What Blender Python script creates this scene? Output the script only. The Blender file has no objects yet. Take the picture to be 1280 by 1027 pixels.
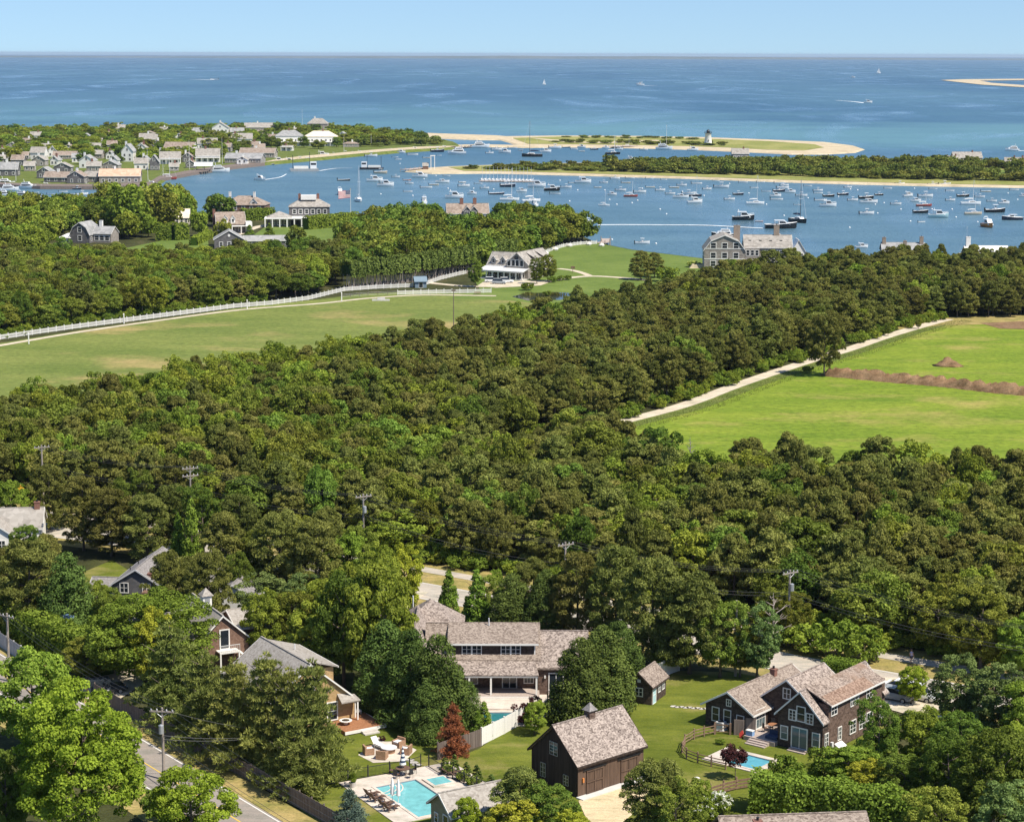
import bpy, math, random
import numpy as np
from mathutils import Matrix, Vector

# ------------------------------------------------------------------ camera, sky, sun, exposure
S = bpy.context.scene
COL = S.collection
FPX, PCX, PCY, CAMH = 2560.0, 640.0, 513.5, 72.0
PITCH = math.atan((PCY - 67) / FPX)
ROLL = math.radians(0.15)
SEA = -3.0
_cp, _sp, _c, _s = math.cos(PITCH), math.sin(PITCH), math.cos(ROLL), math.sin(ROLL)
_F = np.array([0, _cp, -_sp]); _u0 = np.array([0, _sp, _cp]); _r0 = np.array([1.0, 0, 0])
_R = _c * _r0 + _s * _u0; _U = -_s * _r0 + _c * _u0
CAM = np.array([0, 0, CAMH])
cam = bpy.data.cameras.new('camera'); cam.lens = 36.0 * FPX / 1280.0; cam.sensor_width = 36.0
cam.clip_start = 1.0; cam.clip_end = 150000.0
camo = bpy.data.objects.new('camera', cam); COL.objects.link(camo)
camo.matrix_world = Matrix(((_R[0], _U[0], -_F[0], 0), (_R[1], _U[1], -_F[1], 0), (_R[2], _U[2], -_F[2], CAMH), (0, 0, 0, 1)))
S.camera = camo

SUN_EL = 56.0
SUN_DIR = np.array([0.82, -0.57]); SUN_DIR = SUN_DIR / np.linalg.norm(SUN_DIR)   # ground direction towards the sun
W = bpy.data.worlds.new('World'); S.world = W; W.use_nodes = True
_n = W.node_tree.nodes; _l = W.node_tree.links
_bg = _n['Background']
_sky = _n.new('ShaderNodeTexSky'); _sky.sky_type = 'NISHITA'; _sky.sun_disc = False
_sky.sun_elevation = math.radians(SUN_EL)
_sky.sun_rotation = math.atan2(SUN_DIR[0], SUN_DIR[1])
_sky.altitude = 0; _sky.air_density = 1.0; _sky.dust_density = 0.5; _sky.ozone_density = 6.5
_tc = _n.new('ShaderNodeTexCoord'); _mp = _n.new('ShaderNodeMapping'); _mp.vector_type = 'POINT'; _mp.inputs['Location'].default_value = (0, 0, 0.08)
_l.new(_tc.outputs['Generated'], _mp.inputs['Vector']); _l.new(_mp.outputs['Vector'], _sky.inputs['Vector'])
_l.new(_sky.outputs['Color'], _bg.inputs['Color']); _bg.inputs['Strength'].default_value = 0.114
sun = bpy.data.lights.new('sun', 'SUN'); sun.energy = 5.0; sun.angle = math.radians(0.5); sun.color = (1.0, 0.94, 0.82)
suno = bpy.data.objects.new('sun', sun); COL.objects.link(suno)
_e = math.radians(SUN_EL)
_d = Vector((SUN_DIR[0] * math.cos(_e), SUN_DIR[1] * math.cos(_e), math.sin(_e)))
suno.rotation_euler = _d.to_track_quat('Z', 'Y').to_euler(); suno.location = (300, 0, 300)
vs = S.view_settings; vs.view_transform = 'Standard'; vs.look = 'None'; vs.gamma = 1.0; vs.exposure = 0.42; vs.use_curve_mapping = False
S.render.engine = 'CYCLES'
cy = S.cycles; cy.max_bounces = 5; cy.diffuse_bounces = 2; cy.glossy_bounces = 2; cy.transmission_bounces = 2; cy.transparent_max_bounces = 4
cy.use_denoising = True; cy.caustics_reflective = False; cy.caustics_refractive = False; cy.sample_clamp_indirect = 4.0
try: cy.denoising_input_passes = 'RGB_ALBEDO_NORMAL'
except Exception: pass

# ------------------------------------------------------------------ placing helpers
def G(px, py, z=0.0):
    """the point of the level z that shows at photograph pixel (px, py)"""
    d = (px - PCX) / FPX * _R - (py - PCY) / FPX * _U + _F
    t = (z - CAMH) / d[2]
    p = CAM + t * d
    return Vector((float(p[0]), float(p[1]), float(z)))
def PX(p):
    v = np.asarray(p, float) - CAM
    w = v @ _F
    return PCX + FPX * (v @ _R) / w, PCY - FPX * (v @ _U) / w
def mpp(p):
    """metres per photograph pixel at a point"""
    return float((np.asarray(p, float) - CAM) @ _F) / FPX
def height(p, py):
    lo, hi = 0.0, 120.0
    for _ in range(40):
        m = (lo + hi) / 2
        if PX((p[0], p[1], p[2] + m))[1] > py: lo = m
        else: hi = m
    return lo
def GP(pts, z=0.0):
    return [G(x, y, z) for x, y in pts]
def inside(P, poly):
    """P (n,2), poly list of vectors"""
    x, y = P[:, 0], P[:, 1]; r = np.zeros(len(P), bool); n = len(poly); j = n - 1
    for i in range(n):
        xi, yi = poly[i][0], poly[i][1]; xj, yj = poly[j][0], poly[j][1]
        if yi != yj:
            c = ((yi > y) != (yj > y)) & (x < (xj - xi) * (y - yi) / (yj - yi) + xi)
            r ^= c
        j = i
    return r
def smooth_line(pts, n=6):
    """Catmull-Rom through the points"""
    out = []; P = [pts[0]] + list(pts) + [pts[-1]]
    for i in range(1, len(P) - 2):
        p0, p1, p2, p3 = P[i - 1], P[i], P[i + 1], P[i + 2]
        for k in range(n):
            t = k / n
            out.append(0.5 * ((2 * p1) + (p2 - p0) * t + (2 * p0 - 5 * p1 + 4 * p2 - p3) * t * t + (3 * p1 - p0 - 3 * p2 + p3) * t ** 3))
    out.append(P[-2].copy()); return out

# ------------------------------------------------------------------ materials
MATS = {}
def _mk(name):
    m = bpy.data.materials.new(name); m.use_nodes = True; MATS[name] = m
    nt = m.node_tree; return m, nt, nt.nodes, nt.links, nt.nodes['Principled BSDF']
def _coord(nt, world=False, scale=(1, 1, 1)):
    n = nt.nodes
    if world: c = n.new('ShaderNodeNewGeometry').outputs['Position']
    else: c = n.new('ShaderNodeTexCoord').outputs['Object']
    mp = n.new('ShaderNodeMapping'); mp.inputs['Scale'].default_value = scale
    nt.links.new(c, mp.inputs['Vector']); return mp.outputs['Vector']
def _noise(nt, vec, scale, detail=4, rough=0.6):
    t = nt.nodes.new('ShaderNodeTexNoise'); t.inputs['Scale'].default_value = scale; t.inputs['Detail'].default_value = detail
    t.inputs['Roughness'].default_value = rough; nt.links.new(vec, t.inputs['Vector']); return t.outputs['Fac']
def _ramp(nt, fac, stops):
    r = nt.nodes.new('ShaderNodeValToRGB'); e = r.color_ramp.elements
    while len(e) > 1: e.remove(e[-1])
    e[0].position = stops[0][0]; e[0].color = (*stops[0][1], 1)
    for p, c in stops[1:]:
        k = e.new(p); k.color = (*c, 1)
    nt.links.new(fac, r.inputs['Fac']); return r.outputs['Color']
def _mix(nt, fac, a, b, mode='MIX'):
    m = nt.nodes.new('ShaderNodeMix'); m.data_type = 'RGBA'; m.blend_type = mode
    for sock, v in ((m.inputs[0], fac), (m.inputs[6], a), (m.inputs[7], b)):
        if isinstance(v, (int, float)): sock.default_value = v
        elif isinstance(v, tuple): sock.default_value = (*v, 1) if len(v) == 3 else v
        else: nt.links.new(v, sock)
    return m.outputs[2]
def _bump(nt, fac, bsdf, strength=0.4, dist=0.05):
    b = nt.nodes.new('ShaderNodeBump'); b.inputs['Strength'].default_value = strength; b.inputs['Distance'].default_value = dist
    nt.links.new(fac, b.inputs['Height']); nt.links.new(b.outputs['Normal'], bsdf.inputs['Normal'])
def k(c, f): return tuple(min(1.0, x * f) for x in c)

def plain(name, col, rough=0.6, var=0.12, scale=3.0, metallic=0.0, spec=0.5, bump=0.0):
    m, nt, n, l, b = _mk(name)
    f = _noise(nt, _coord(nt), scale)
    l.new(_ramp(nt, f, [(0.25, k(col, 1 - var)), (0.75, k(col, 1 + var))]), b.inputs['Base Color'])
    b.inputs['Roughness'].default_value = rough; b.inputs['Metallic'].default_value = metallic; b.inputs['Specular IOR Level'].default_value = spec
    if bump: _bump(nt, f, b, bump)
    return m
def ground(name, stops, scale=0.08, fine=2.5, fine_amt=0.35, rough=0.95, patches=None, stretch=(1, 1, 1)):
    """a ground cover: large soft patches times fine grain, in world metres"""
    m, nt, n, l, b = _mk(name)
    v = _coord(nt, True, stretch)
    base = _ramp(nt, _noise(nt, v, scale, 5, 0.6), stops)
    g = _ramp(nt, _noise(nt, _coord(nt, True), fine, 3, 0.7), [(0.3, (1 - fine_amt,) * 3), (0.7, (1 + fine_amt * 0.5,) * 3)])
    c = _mix(nt, 1.0, base, g, 'MULTIPLY')
    c = _mix(nt, 1.0, c, _ramp(nt, _noise(nt, _coord(nt, True, (0.22, 0.75, 1)), 1.0, 5, 0.7), [(0.30, (0.66, 0.72, 0.66)), (0.5, (1, 1, 1)), (0.70, (1.26, 1.18, 1.1))]), 'MULTIPLY')
    if patches:
        col, sc, lo, hi = patches
        pf = _ramp(nt, _noise(nt, _coord(nt, True, (1.0, 1.6, 1.0)), sc, 4, 0.65), [(lo, (0, 0, 0)), (hi, (1, 1, 1))])
        c = _mix(nt, pf, c, _mix(nt, 1.0, col, g, 'MULTIPLY'))
    l.new(c, b.inputs['Base Color']); b.inputs['Roughness'].default_value = rough; b.inputs['Specular IOR Level'].default_value = 0.1
    _bump(nt, _noise(nt, _coord(nt, True), fine, 3, 0.7), b, 0.5, 0.12)
    return m
def shingle(name, c1, c2, cell=2.6, rough=0.85, courses=0.0, moss=None):
    """weathered wood or asphalt shingles: a tone of its own for each patch of shingles, streaks, faint courses"""
    m, nt, n, l, b = _mk(name)
    v = _coord(nt, False, (1, 1, 1.6))
    vo = n.new('ShaderNodeTexVoronoi'); vo.inputs['Scale'].default_value = cell; l.new(v, vo.inputs['Vector'])
    sep = n.new('ShaderNodeSeparateColor'); l.new(vo.outputs['Color'], sep.inputs['Color'])
    big = _noise(nt, _coord(nt), 0.5, 4)
    add = n.new('ShaderNodeMath'); add.operation = 'MULTIPLY_ADD'; l.new(sep.outputs[0], add.inputs[0]); add.inputs[1].default_value = 0.7
    mul = n.new('ShaderNodeMath'); mul.operation = 'MULTIPLY'; l.new(big, mul.inputs[0]); mul.inputs[1].default_value = 0.4
    l.new(mul.outputs[0], add.inputs[2])
    col = _ramp(nt, add.outputs[0], [(0.12, c1), (0.85, c2)])
    if moss:
        mf = _ramp(nt, _noise(nt, _coord(nt, False, (1, 1, 1)), 0.35, 4), [(0.5, (0, 0, 0)), (0.68, (0.8, 0.8, 0.8))])
        col = _mix(nt, mf, col, moss)
    l.new(col, b.inputs['Base Color']); b.inputs['Roughness'].default_value = rough; b.inputs['Specular IOR Level'].default_value = 0.2
    if courses:
        w = n.new('ShaderNodeTexWave'); w.bands_direction = 'Z'; w.inputs['Scale'].default_value = courses; w.inputs['Distortion'].default_value = 0.6
        l.new(_coord(nt), w.inputs['Vector'])
        _bump(nt, w.outputs['Fac'], b, 0.5, 0.03)
    else:
        _bump(nt, sep.outputs[1], b, 0.35, 0.03)
    return m
def planks(name, c1, c2, per_m=4.0, rough=0.85):
    """vertical boards, each its own tone"""
    m, nt, n, l, b = _mk(name)
    v = _coord(nt, False, (per_m, per_m, 0.15))
    vo = n.new('ShaderNodeTexVoronoi'); vo.inputs['Scale'].default_value = 1.0; l.new(v, vo.inputs['Vector'])
    sep = n.new('ShaderNodeSeparateColor'); l.new(vo.outputs['Color'], sep.inputs['Color'])
    f2 = _noise(nt, _coord(nt, False, (6, 6, 0.8)), 1.0, 5)
    col = _mix(nt, 0.5, _ramp(nt, sep.outputs[0], [(0.1, c1), (0.9, c2)]), _ramp(nt, f2, [(0.3, c1), (0.7, c2)]))
    l.new(col, b.inputs['Base Color']); b.inputs['Roughness'].default_value = rough; b.inputs['Specular IOR Level'].default_value = 0.2
    _bump(nt, sep.outputs[1], b, 0.4, 0.03)
    return m
def foliage(name, c1, c2, trans=0.25, hue=0.03, val=0.25):
    """leaves: tone by clump, a shift of hue and value by tree, some light let through"""
    m = bpy.data.materials.new(name); m.use_nodes = True; MATS[name] = m
    nt = m.node_tree; n = nt.nodes; l = nt.links; n.clear()
    out = n.new('ShaderNodeOutputMaterial')
    at = n.new('ShaderNodeAttribute'); at.attribute_name = 'tint'
    col = _ramp(nt, at.outputs['Fac'], [(0.0, c1), (1.0, c2)])
    oi = n.new('ShaderNodeObjectInfo')
    hs = n.new('ShaderNodeHueSaturation')
    for sock, a, r in (('Hue', 0.5 - hue, 2 * hue), ('Value', 1 - val, 2 * val)):
        mm = n.new('ShaderNodeMath'); mm.operation = 'MULTIPLY_ADD'; mm.inputs[1].default_value = r; mm.inputs[2].default_value = a
        if sock == 'Value':
            fr = n.new('ShaderNodeMath'); fr.operation = 'MULTIPLY'; fr.inputs[1].default_value = 7.31; l.new(oi.outputs['Random'], fr.inputs[0])
            f2 = n.new('ShaderNodeMath'); f2.operation = 'FRACT'; l.new(fr.outputs[0], f2.inputs[0]); l.new(f2.outputs[0], mm.inputs[0])
        else: l.new(oi.outputs['Random'], mm.inputs[0])
        l.new(mm.outputs[0], hs.inputs[sock])
    l.new(col, hs.inputs['Color'])
    df = n.new('ShaderNodeBsdfDiffuse'); tr = n.new('ShaderNodeBsdfTranslucent'); mx = n.new('ShaderNodeMixShader')
    l.new(hs.outputs['Color'], df.inputs['Color']); l.new(_mix(nt, 1.0, hs.outputs['Color'], (1.25, 1.3, 0.6), 'MULTIPLY'), tr.inputs['Color'])
    mx.inputs[0].default_value = trans
    l.new(df.outputs[0], mx.inputs[1]); l.new(tr.outputs[0], mx.inputs[2]); l.new(mx.outputs[0], out.inputs['Surface'])
    return m

def sea_material():
    m, nt, n, l, b = _mk('sea_water')
    v = _coord(nt, True)
    # colour of the water itself: pale sandy shallows here and there, deeper blue elsewhere
    deep = _ramp(nt, _noise(nt, _coord(nt, True, (0.0022, 0.0006, 1)), 1.0, 5, 0.6), [(0.35, (0.038, 0.105, 0.175)), (0.7, (0.072, 0.160, 0.225))])
    harb = _ramp(nt, _noise(nt, _coord(nt, True, (0.012, 0.03, 1)), 1.0, 5, 0.65), [(0.3, (0.062, 0.132, 0.188)), (0.7, (0.100, 0.182, 0.232))])
    sx = n.new('ShaderNodeSeparateXYZ'); l.new(v, sx.inputs[0])
    def band(sock, a, c):
        q = n.new('ShaderNodeMapRange'); q.interpolation_type = 'SMOOTHSTEP'; q.inputs['From Min'].default_value = a; q.inputs['From Max'].default_value = c; l.new(sock, q.inputs['Value']); return q.outputs[0]
    col = _mix(nt, band(sx.outputs['Y'], 1250, 1750), harb, deep)
    # sandy shallows off the outer beaches
    sh = n.new('ShaderNodeMath'); sh.operation = 'MULTIPLY'; l.new(band(sx.outputs['Y'], 1500, 1800), sh.inputs[0]); l.new(band(sx.outputs['Y'], 3600, 1950), sh.inputs[1])
    sn = n.new('ShaderNodeMath'); sn.operation = 'MULTIPLY'; l.new(sh.outputs[0], sn.inputs[0]); l.new(band(_noise(nt, _coord(nt, True, (0.0011, 0.0016, 1)), 1.0, 4, 0.6), 0.38, 0.62), sn.inputs[1])
    l.new(_mix(nt, sn.outputs[0], col, (0.105, 0.225, 0.262)), b.inputs['Base Color'])
    # slicks: long streaks of smoother water
    st = _noise(nt, _coord(nt, True, (0.0042, 0.0013, 1)), 1.0, 6, 0.62); st.node.inputs['Distortion'].default_value = 1.8
    rr = n.new('ShaderNodeMapRange'); rr.inputs['From Min'].default_value = 0.50; rr.inputs['From Max'].default_value = 0.68
    rr.inputs['To Min'].default_value = 0.40; rr.inputs['To Max'].default_value = 0.14
    l.new(st, rr.inputs['Value']); l.new(rr.outputs[0], b.inputs['Roughness'])
    b.inputs['IOR'].default_value = 1.33; b.inputs['Specular IOR Level'].default_value = 0.32
    wv = _noise(nt, _coord(nt, True, (0.30, 0.42, 1)), 1.0, 3, 0.6)
    bs = n.new('ShaderNodeMapRange'); bs.inputs['From Min'].default_value = 0.50; bs.inputs['From Max'].default_value = 0.68
    bs.inputs['To Min'].default_value = 1.0; bs.inputs['To Max'].default_value = 0.3; l.new(st, bs.inputs['Value'])
    bp = n.new('ShaderNodeBump'); bp.inputs['Distance'].default_value = 1.2; l.new(bs.outputs[0], bp.inputs['Strength']); l.new(wv, bp.inputs['Height'])
    l.new(bp.outputs['Normal'], b.inputs['Normal'])
    return m
def pool_material(name, col):
    m, nt, n, l, b = _mk(name)
    f = _noise(nt, _coord(nt, True), 1.4, 3)
    l.new(_ramp(nt, f, [(0.3, k(col, 0.85)), (0.7, k(col, 1.12))]), b.inputs['Base Color'])
    b.inputs['Roughness'].default_value = 0.08; b.inputs['IOR'].default_value = 1.33
    _bump(nt, _noise(nt, _coord(nt, True), 3.0, 2), b, 0.15, 0.03); return m

sea_material()
pool_material('pool_water', (0.17, 0.44, 0.45)); pool_material('pool_teal', (0.03, 0.17, 0.18)); pool_material('pond_water', (0.03, 0.035, 0.025))
pool_material('pool_blue', (0.10, 0.34, 0.41))
ground('forest_floor', [(0.3, (0.035, 0.035, 0.015)), (0.55, (0.06, 0.065, 0.022)), (0.75, (0.12, 0.095, 0.05))], 0.15)
ground('lawn', [(0.3, (0.088, 0.112, 0.013)), (0.7, (0.160, 0.178, 0.028))], 0.12, 4.0, 0.22, patches=((0.26, 0.22, 0.075), 0.09, 0.52, 0.68))
ground('lawn_far', [(0.3, (0.10, 0.15, 0.028)), (0.7, (0.165, 0.215, 0.05))], 0.04, 1.0, 0.15)
ground('field_pale', [(0.3, (0.130, 0.170, 0.038)), (0.7, (0.205, 0.230, 0.060))], 0.035, 0.8, 0.3, patches=((0.37, 0.28, 0.115), 0.018, 0.53, 0.70), stretch=(0.5, 1.8, 1))
ground('field_bright', [(0.28, (0.120, 0.190, 0.017)), (0.72, (0.235, 0.285, 0.034))], 0.05, 0.8, 0.32, patches=((0.36, 0.29, 0.09), 0.03, 0.54, 0.74), stretch=(0.45, 1.6, 1))
ground('rough_grass', [(0.3, (0.09, 0.13, 0.02)), (0.7, (0.17, 0.19, 0.05))], 0.2)
ground('dry_verge', [(0.3, (0.20, 0.19, 0.05)), (0.7, (0.42, 0.31, 0.13))], 0.25, 3.0, 0.3)
ground('marsh_grass', [(0.3, (0.17, 0.20, 0.04)), (0.7, (0.36, 0.33, 0.12))], 0.03, 0.5, 0.3)
ground('sand', [(0.3, (0.44, 0.355, 0.235)), (0.7, (0.60, 0.50, 0.35))], 0.08, 1.5, 0.12)
ground('far_coast_ground', [(0.3, (0.07, 0.10, 0.09)), (0.7, (0.16, 0.18, 0.16))], 0.0008, 0.01, 0.2)
ground('gravel', [(0.3, (0.50, 0.42, 0.31)), (0.7, (0.62, 0.54, 0.42))], 0.2, 4.0, 0.2)
ground('barn_gravel', [(0.3, (0.55, 0.43, 0.26)), (0.7, (0.66, 0.52, 0.33))], 0.3, 5.0, 0.2)
ground('asphalt', [(0.3, (0.25, 0.215, 0.185)), (0.7, (0.32, 0.28, 0.245))], 0.15, 5.0, 0.12, rough=0.85)
ground('asphalt_pale', [(0.3, (0.40, 0.35, 0.29)), (0.7, (0.47, 0.42, 0.35))], 0.15, 5.0, 0.12, rough=0.85)
ground('soil', [(0.3, (0.15, 0.088, 0.045)), (0.7, (0.31, 0.20, 0.115))], 0.5, 3.0, 0.4)
ground('patio_stone', [(0.3, (0.52, 0.44, 0.37)), (0.7, (0.62, 0.54, 0.47))], 0.4, 2.0, 0.12)
ground('mulch', [(0.3, (0.03, 0.022, 0.016)), (0.7, (0.07, 0.05, 0.035))], 0.5, 4.0, 0.4)
plain('line_yellow', (0.62, 0.42, 0.07), 0.8); plain('line_white', (0.66, 0.62, 0.57), 0.8)
shingle('roof_cedar', (0.085, 0.062, 0.052), (0.41, 0.335, 0.285), 5.5)
shingle('roof_cedar_warm', (0.12, 0.088, 0.070), (0.34, 0.275, 0.225), 5.5)
shingle('roof_cedar_rust', (0.10, 0.070, 0.054), (0.38, 0.30, 0.245), 5.5, moss=(0.24, 0.155, 0.105))
shingle('roof_rust_patch', (0.125, 0.072, 0.048), (0.33, 0.225, 0.165), 5.0)
shingle('roof_grey', (0.24, 0.21, 0.18), (0.38, 0.345, 0.305), 4.5)
shingle('roof_slate', (0.16, 0.145, 0.135), (0.28, 0.255, 0.24), 4.5)
shingle('roof_far', (0.23, 0.207, 0.18), (0.38, 0.345, 0.305), 1.2)
shingle('roof_far_brown', (0.20, 0.150, 0.115), (0.34, 0.27, 0.22), 1.2)
shingle('roof_far_orange', (0.48, 0.30, 0.20), (0.62, 0.42, 0.30), 0.6)
shingle('roof_far_grey', (0.22, 0.22, 0.215), (0.36, 0.35, 0.34), 0.8)
shingle('roof_cream', (0.66, 0.55, 0.40), (0.78, 0.68, 0.52), 0.8)
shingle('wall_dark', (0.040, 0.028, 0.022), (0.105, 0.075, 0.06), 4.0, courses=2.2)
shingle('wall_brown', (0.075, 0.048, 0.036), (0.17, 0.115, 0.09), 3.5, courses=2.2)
shingle('wall_red_brown', (0.15, 0.085, 0.06), (0.24, 0.15, 0.11), 3.5, courses=2.2)
shingle('wall_ochre', (0.36, 0.23, 0.105), (0.47, 0.32, 0.16), 3.0, courses=2.2)
shingle('wall_olive', (0.27, 0.235, 0.15), (0.33, 0.29, 0.19), 3.0, courses=2.2)
shingle('wall_grey', (0.21, 0.183, 0.155), (0.34, 0.302, 0.265), 1.5)
shingle('wall_grey_dark', (0.10, 0.095, 0.095), (0.17, 0.16, 0.16), 1.5)
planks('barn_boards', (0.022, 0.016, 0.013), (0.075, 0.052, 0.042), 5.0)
planks('barn_boards_lit', (0.075, 0.048, 0.034), (0.165, 0.105, 0.072), 5.0)  # same barn boards, painted lighter for the sunlit long wall
planks('fence_boards', (0.13, 0.10, 0.085), (0.24, 0.19, 0.16), 6.0)
planks('fence_grey', (0.36, 0.35, 0.34), (0.44, 0.43, 0.42), 3.0)
planks('deck_wood', (0.24, 0.105, 0.05), (0.38, 0.18, 0.09), 6.0)
planks('deck_grey', (0.34, 0.27, 0.23), (0.46, 0.38, 0.33), 6.0)
planks('rail_wood', (0.14, 0.085, 0.055), (0.30, 0.20, 0.14), 3.0)
plain('white_paint', (0.78, 0.75, 0.70), 0.5, 0.04, 1.5); plain('cream_paint', (0.74, 0.66, 0.50), 0.6, 0.05)
plain('pale_grey_paint', (0.62, 0.61, 0.60), 0.6, 0.06); plain('blue_grey', (0.16, 0.22, 0.27), 0.6, 0.1)
plain('aqua_paint', (0.40, 0.58, 0.62), 0.5, 0.05); plain('concrete', (0.56, 0.53, 0.49), 0.85, 0.1, 1.2)
plain('glass', (0.020, 0.026, 0.032), 0.06, 0.2, 1.0, spec=0.6); plain('glass_pale', (0.10, 0.14, 0.15), 0.08, 0.2, 1.0)
plain('brick', (0.22, 0.105, 0.075), 0.85, 0.25, 6.0); plain('chimney_stone', (0.30, 0.235, 0.18), 0.9, 0.25, 3.0)
plain('dark_metal', (0.02, 0.02, 0.022), 0.45, 0.2); plain('grey_metal', (0.42, 0.43, 0.44), 0.4, 0.08, metallic=0.4)
plain('wicker', (0.34, 0.20, 0.12), 0.8, 0.25, 8.0, bump=0.5); plain('cushion', (0.76, 0.73, 0.70), 0.9, 0.05)
plain('teak', (0.13, 0.075, 0.05), 0.7, 0.25, 4.0); plain('navy_cloth', (0.03, 0.05, 0.10), 0.9, 0.1); plain('blue_canvas', (0.20, 0.33, 0.55), 0.8, 0.08)
plain('bark', (0.13, 0.10, 0.075), 0.95, 0.35, 2.0, bump=0.6); plain('bark_grey', (0.24, 0.215, 0.19), 0.95, 0.3, 2.0); plain('dead_wood', (0.36, 0.30, 0.26), 0.95, 0.2, 2.0)
plain('pole_wood', (0.30, 0.255, 0.215), 0.9, 0.2, 2.0); plain('cable', (0.06, 0.06, 0.06), 0.6, 0.1)
plain('hull_white', (0.80, 0.79, 0.77), 0.3, 0.03, 0.5); plain('hull_navy', (0.018, 0.024, 0.05), 0.25, 0.1, 0.5); plain('hull_black', (0.015, 0.015, 0.018), 0.25, 0.1, 0.5)
plain('hull_cream', (0.62, 0.50, 0.36), 0.35, 0.05, 0.5); plain('hull_red', (0.36, 0.07, 0.05), 0.4, 0.1, 0.5); plain('hull_orange', (0.60, 0.22, 0.06), 0.4, 0.08, 0.5); plain('hull_pink', (0.62, 0.33, 0.28), 0.4, 0.08, 0.5)
plain('hull_grey', (0.30, 0.31, 0.31), 0.5, 0.1, 0.5); plain('hull_aqua', (0.42, 0.58, 0.58), 0.35, 0.05, 0.5)
plain('boat_deck', (0.76, 0.73, 0.67), 0.6, 0.06, 1.0); plain('boat_dark_glass', (0.02, 0.025, 0.03), 0.1, 0.1); plain('mast_metal', (0.66, 0.66, 0.65), 0.35, 0.05); plain('mast_dark', (0.03, 0.03, 0.035), 0.4, 0.1)
plain('sail_cloth', (0.80, 0.79, 0.76), 0.8, 0.03); plain('foam', (0.72, 0.76, 0.78), 0.7, 0.2, 0.3); plain('outboard_black', (0.02, 0.02, 0.02), 0.35, 0.1)
plain('car_white', (0.76, 0.76, 0.75), 0.25, 0.02); plain('car_dark', (0.03, 0.037, 0.048), 0.2, 0.05); plain('car_grey', (0.30, 0.32, 0.34), 0.22, 0.03); plain('tyre', (0.02, 0.02, 0.02), 0.85, 0.1)
plain('flag_red', (0.55, 0.06, 0.07), 0.8, 0.03); plain('flag_blue', (0.02, 0.03, 0.14), 0.8, 0.03); plain('sign_yellow', (0.78, 0.42, 0.02), 0.6, 0.05); plain('tarp_yellow', (0.75, 0.55, 0.06), 0.7, 0.15)
plain('skin', (0.52, 0.32, 0.23), 0.6, 0.05); plain('lavender_cloth', (0.46, 0.42, 0.60), 0.9, 0.06); plain('dark_cloth', (0.05, 0.05, 0.08), 0.9, 0.1); plain('hair', (0.10, 0.06, 0.04), 0.8, 0.1)
plain('red_cloth', (0.55, 0.05, 0.03), 0.8, 0.1); plain('stone', (0.50, 0.46, 0.41), 0.9, 0.15, 1.5); plain('rock_pale', (0.66, 0.62, 0.55), 0.9, 0.15, 1.5)
foliage('leaf_pine', (0.067, 0.080, 0.017), (0.312, 0.313, 0.082), 0.2, 0.022, 0.28)
foliage('leaf_oak', (0.062, 0.093, 0.013), (0.281, 0.332, 0.060), 0.27, 0.035, 0.30)
foliage('leaf_fresh', (0.080, 0.123, 0.015), (0.378, 0.441, 0.067), 0.3, 0.022, 0.18)
foliage('leaf_maple', (0.093, 0.148, 0.012), (0.440, 0.536, 0.062), 0.3, 0.012, 0.10)
foliage('leaf_yellow', (0.113, 0.140, 0.013), (0.563, 0.549, 0.069), 0.3, 0.015, 0.12)
foliage('leaf_dark', (0.033, 0.058, 0.013), (0.188, 0.250, 0.060), 0.18, 0.015, 0.18)
foliage('leaf_white_pine', (0.085, 0.112, 0.026), (0.335, 0.345, 0.092), 0.22, 0.018, 0.12)
foliage('leaf_teal', (0.055, 0.089, 0.026), (0.260, 0.338, 0.104), 0.24, 0.015, 0.12)
foliage('leaf_arbor', (0.057, 0.103, 0.013), (0.260, 0.358, 0.054), 0.2, 0.015, 0.12)
foliage('leaf_blue', (0.075, 0.115, 0.085), (0.20, 0.26, 0.20), 0.12, 0.01, 0.08)
foliage('leaf_rust', (0.20, 0.075, 0.03), (0.42, 0.18, 0.08), 0.2, 0.01, 0.08)
foliage('leaf_purple', (0.035, 0.014, 0.016), (0.115, 0.045, 0.045), 0.2, 0.01, 0.1)
foliage('leaf_hedge', (0.061, 0.099, 0.013), (0.281, 0.358, 0.054), 0.22, 0.012, 0.1)
foliage('leaf_scrub', (0.055, 0.075, 0.013), (0.273, 0.294, 0.066), 0.22, 0.025, 0.28)
foliage('petal_white', (0.66, 0.66, 0.60), (0.82, 0.82, 0.76), 0.3, 0.0, 0.03); foliage('petal_yellow', (0.42, 0.46, 0.10), (0.66, 0.66, 0.26), 0.3, 0.0, 0.03)
foliage('reed', (0.10, 0.12, 0.03), (0.22, 0.22, 0.07), 0.25, 0.02, 0.1)
M = MATS

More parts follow.
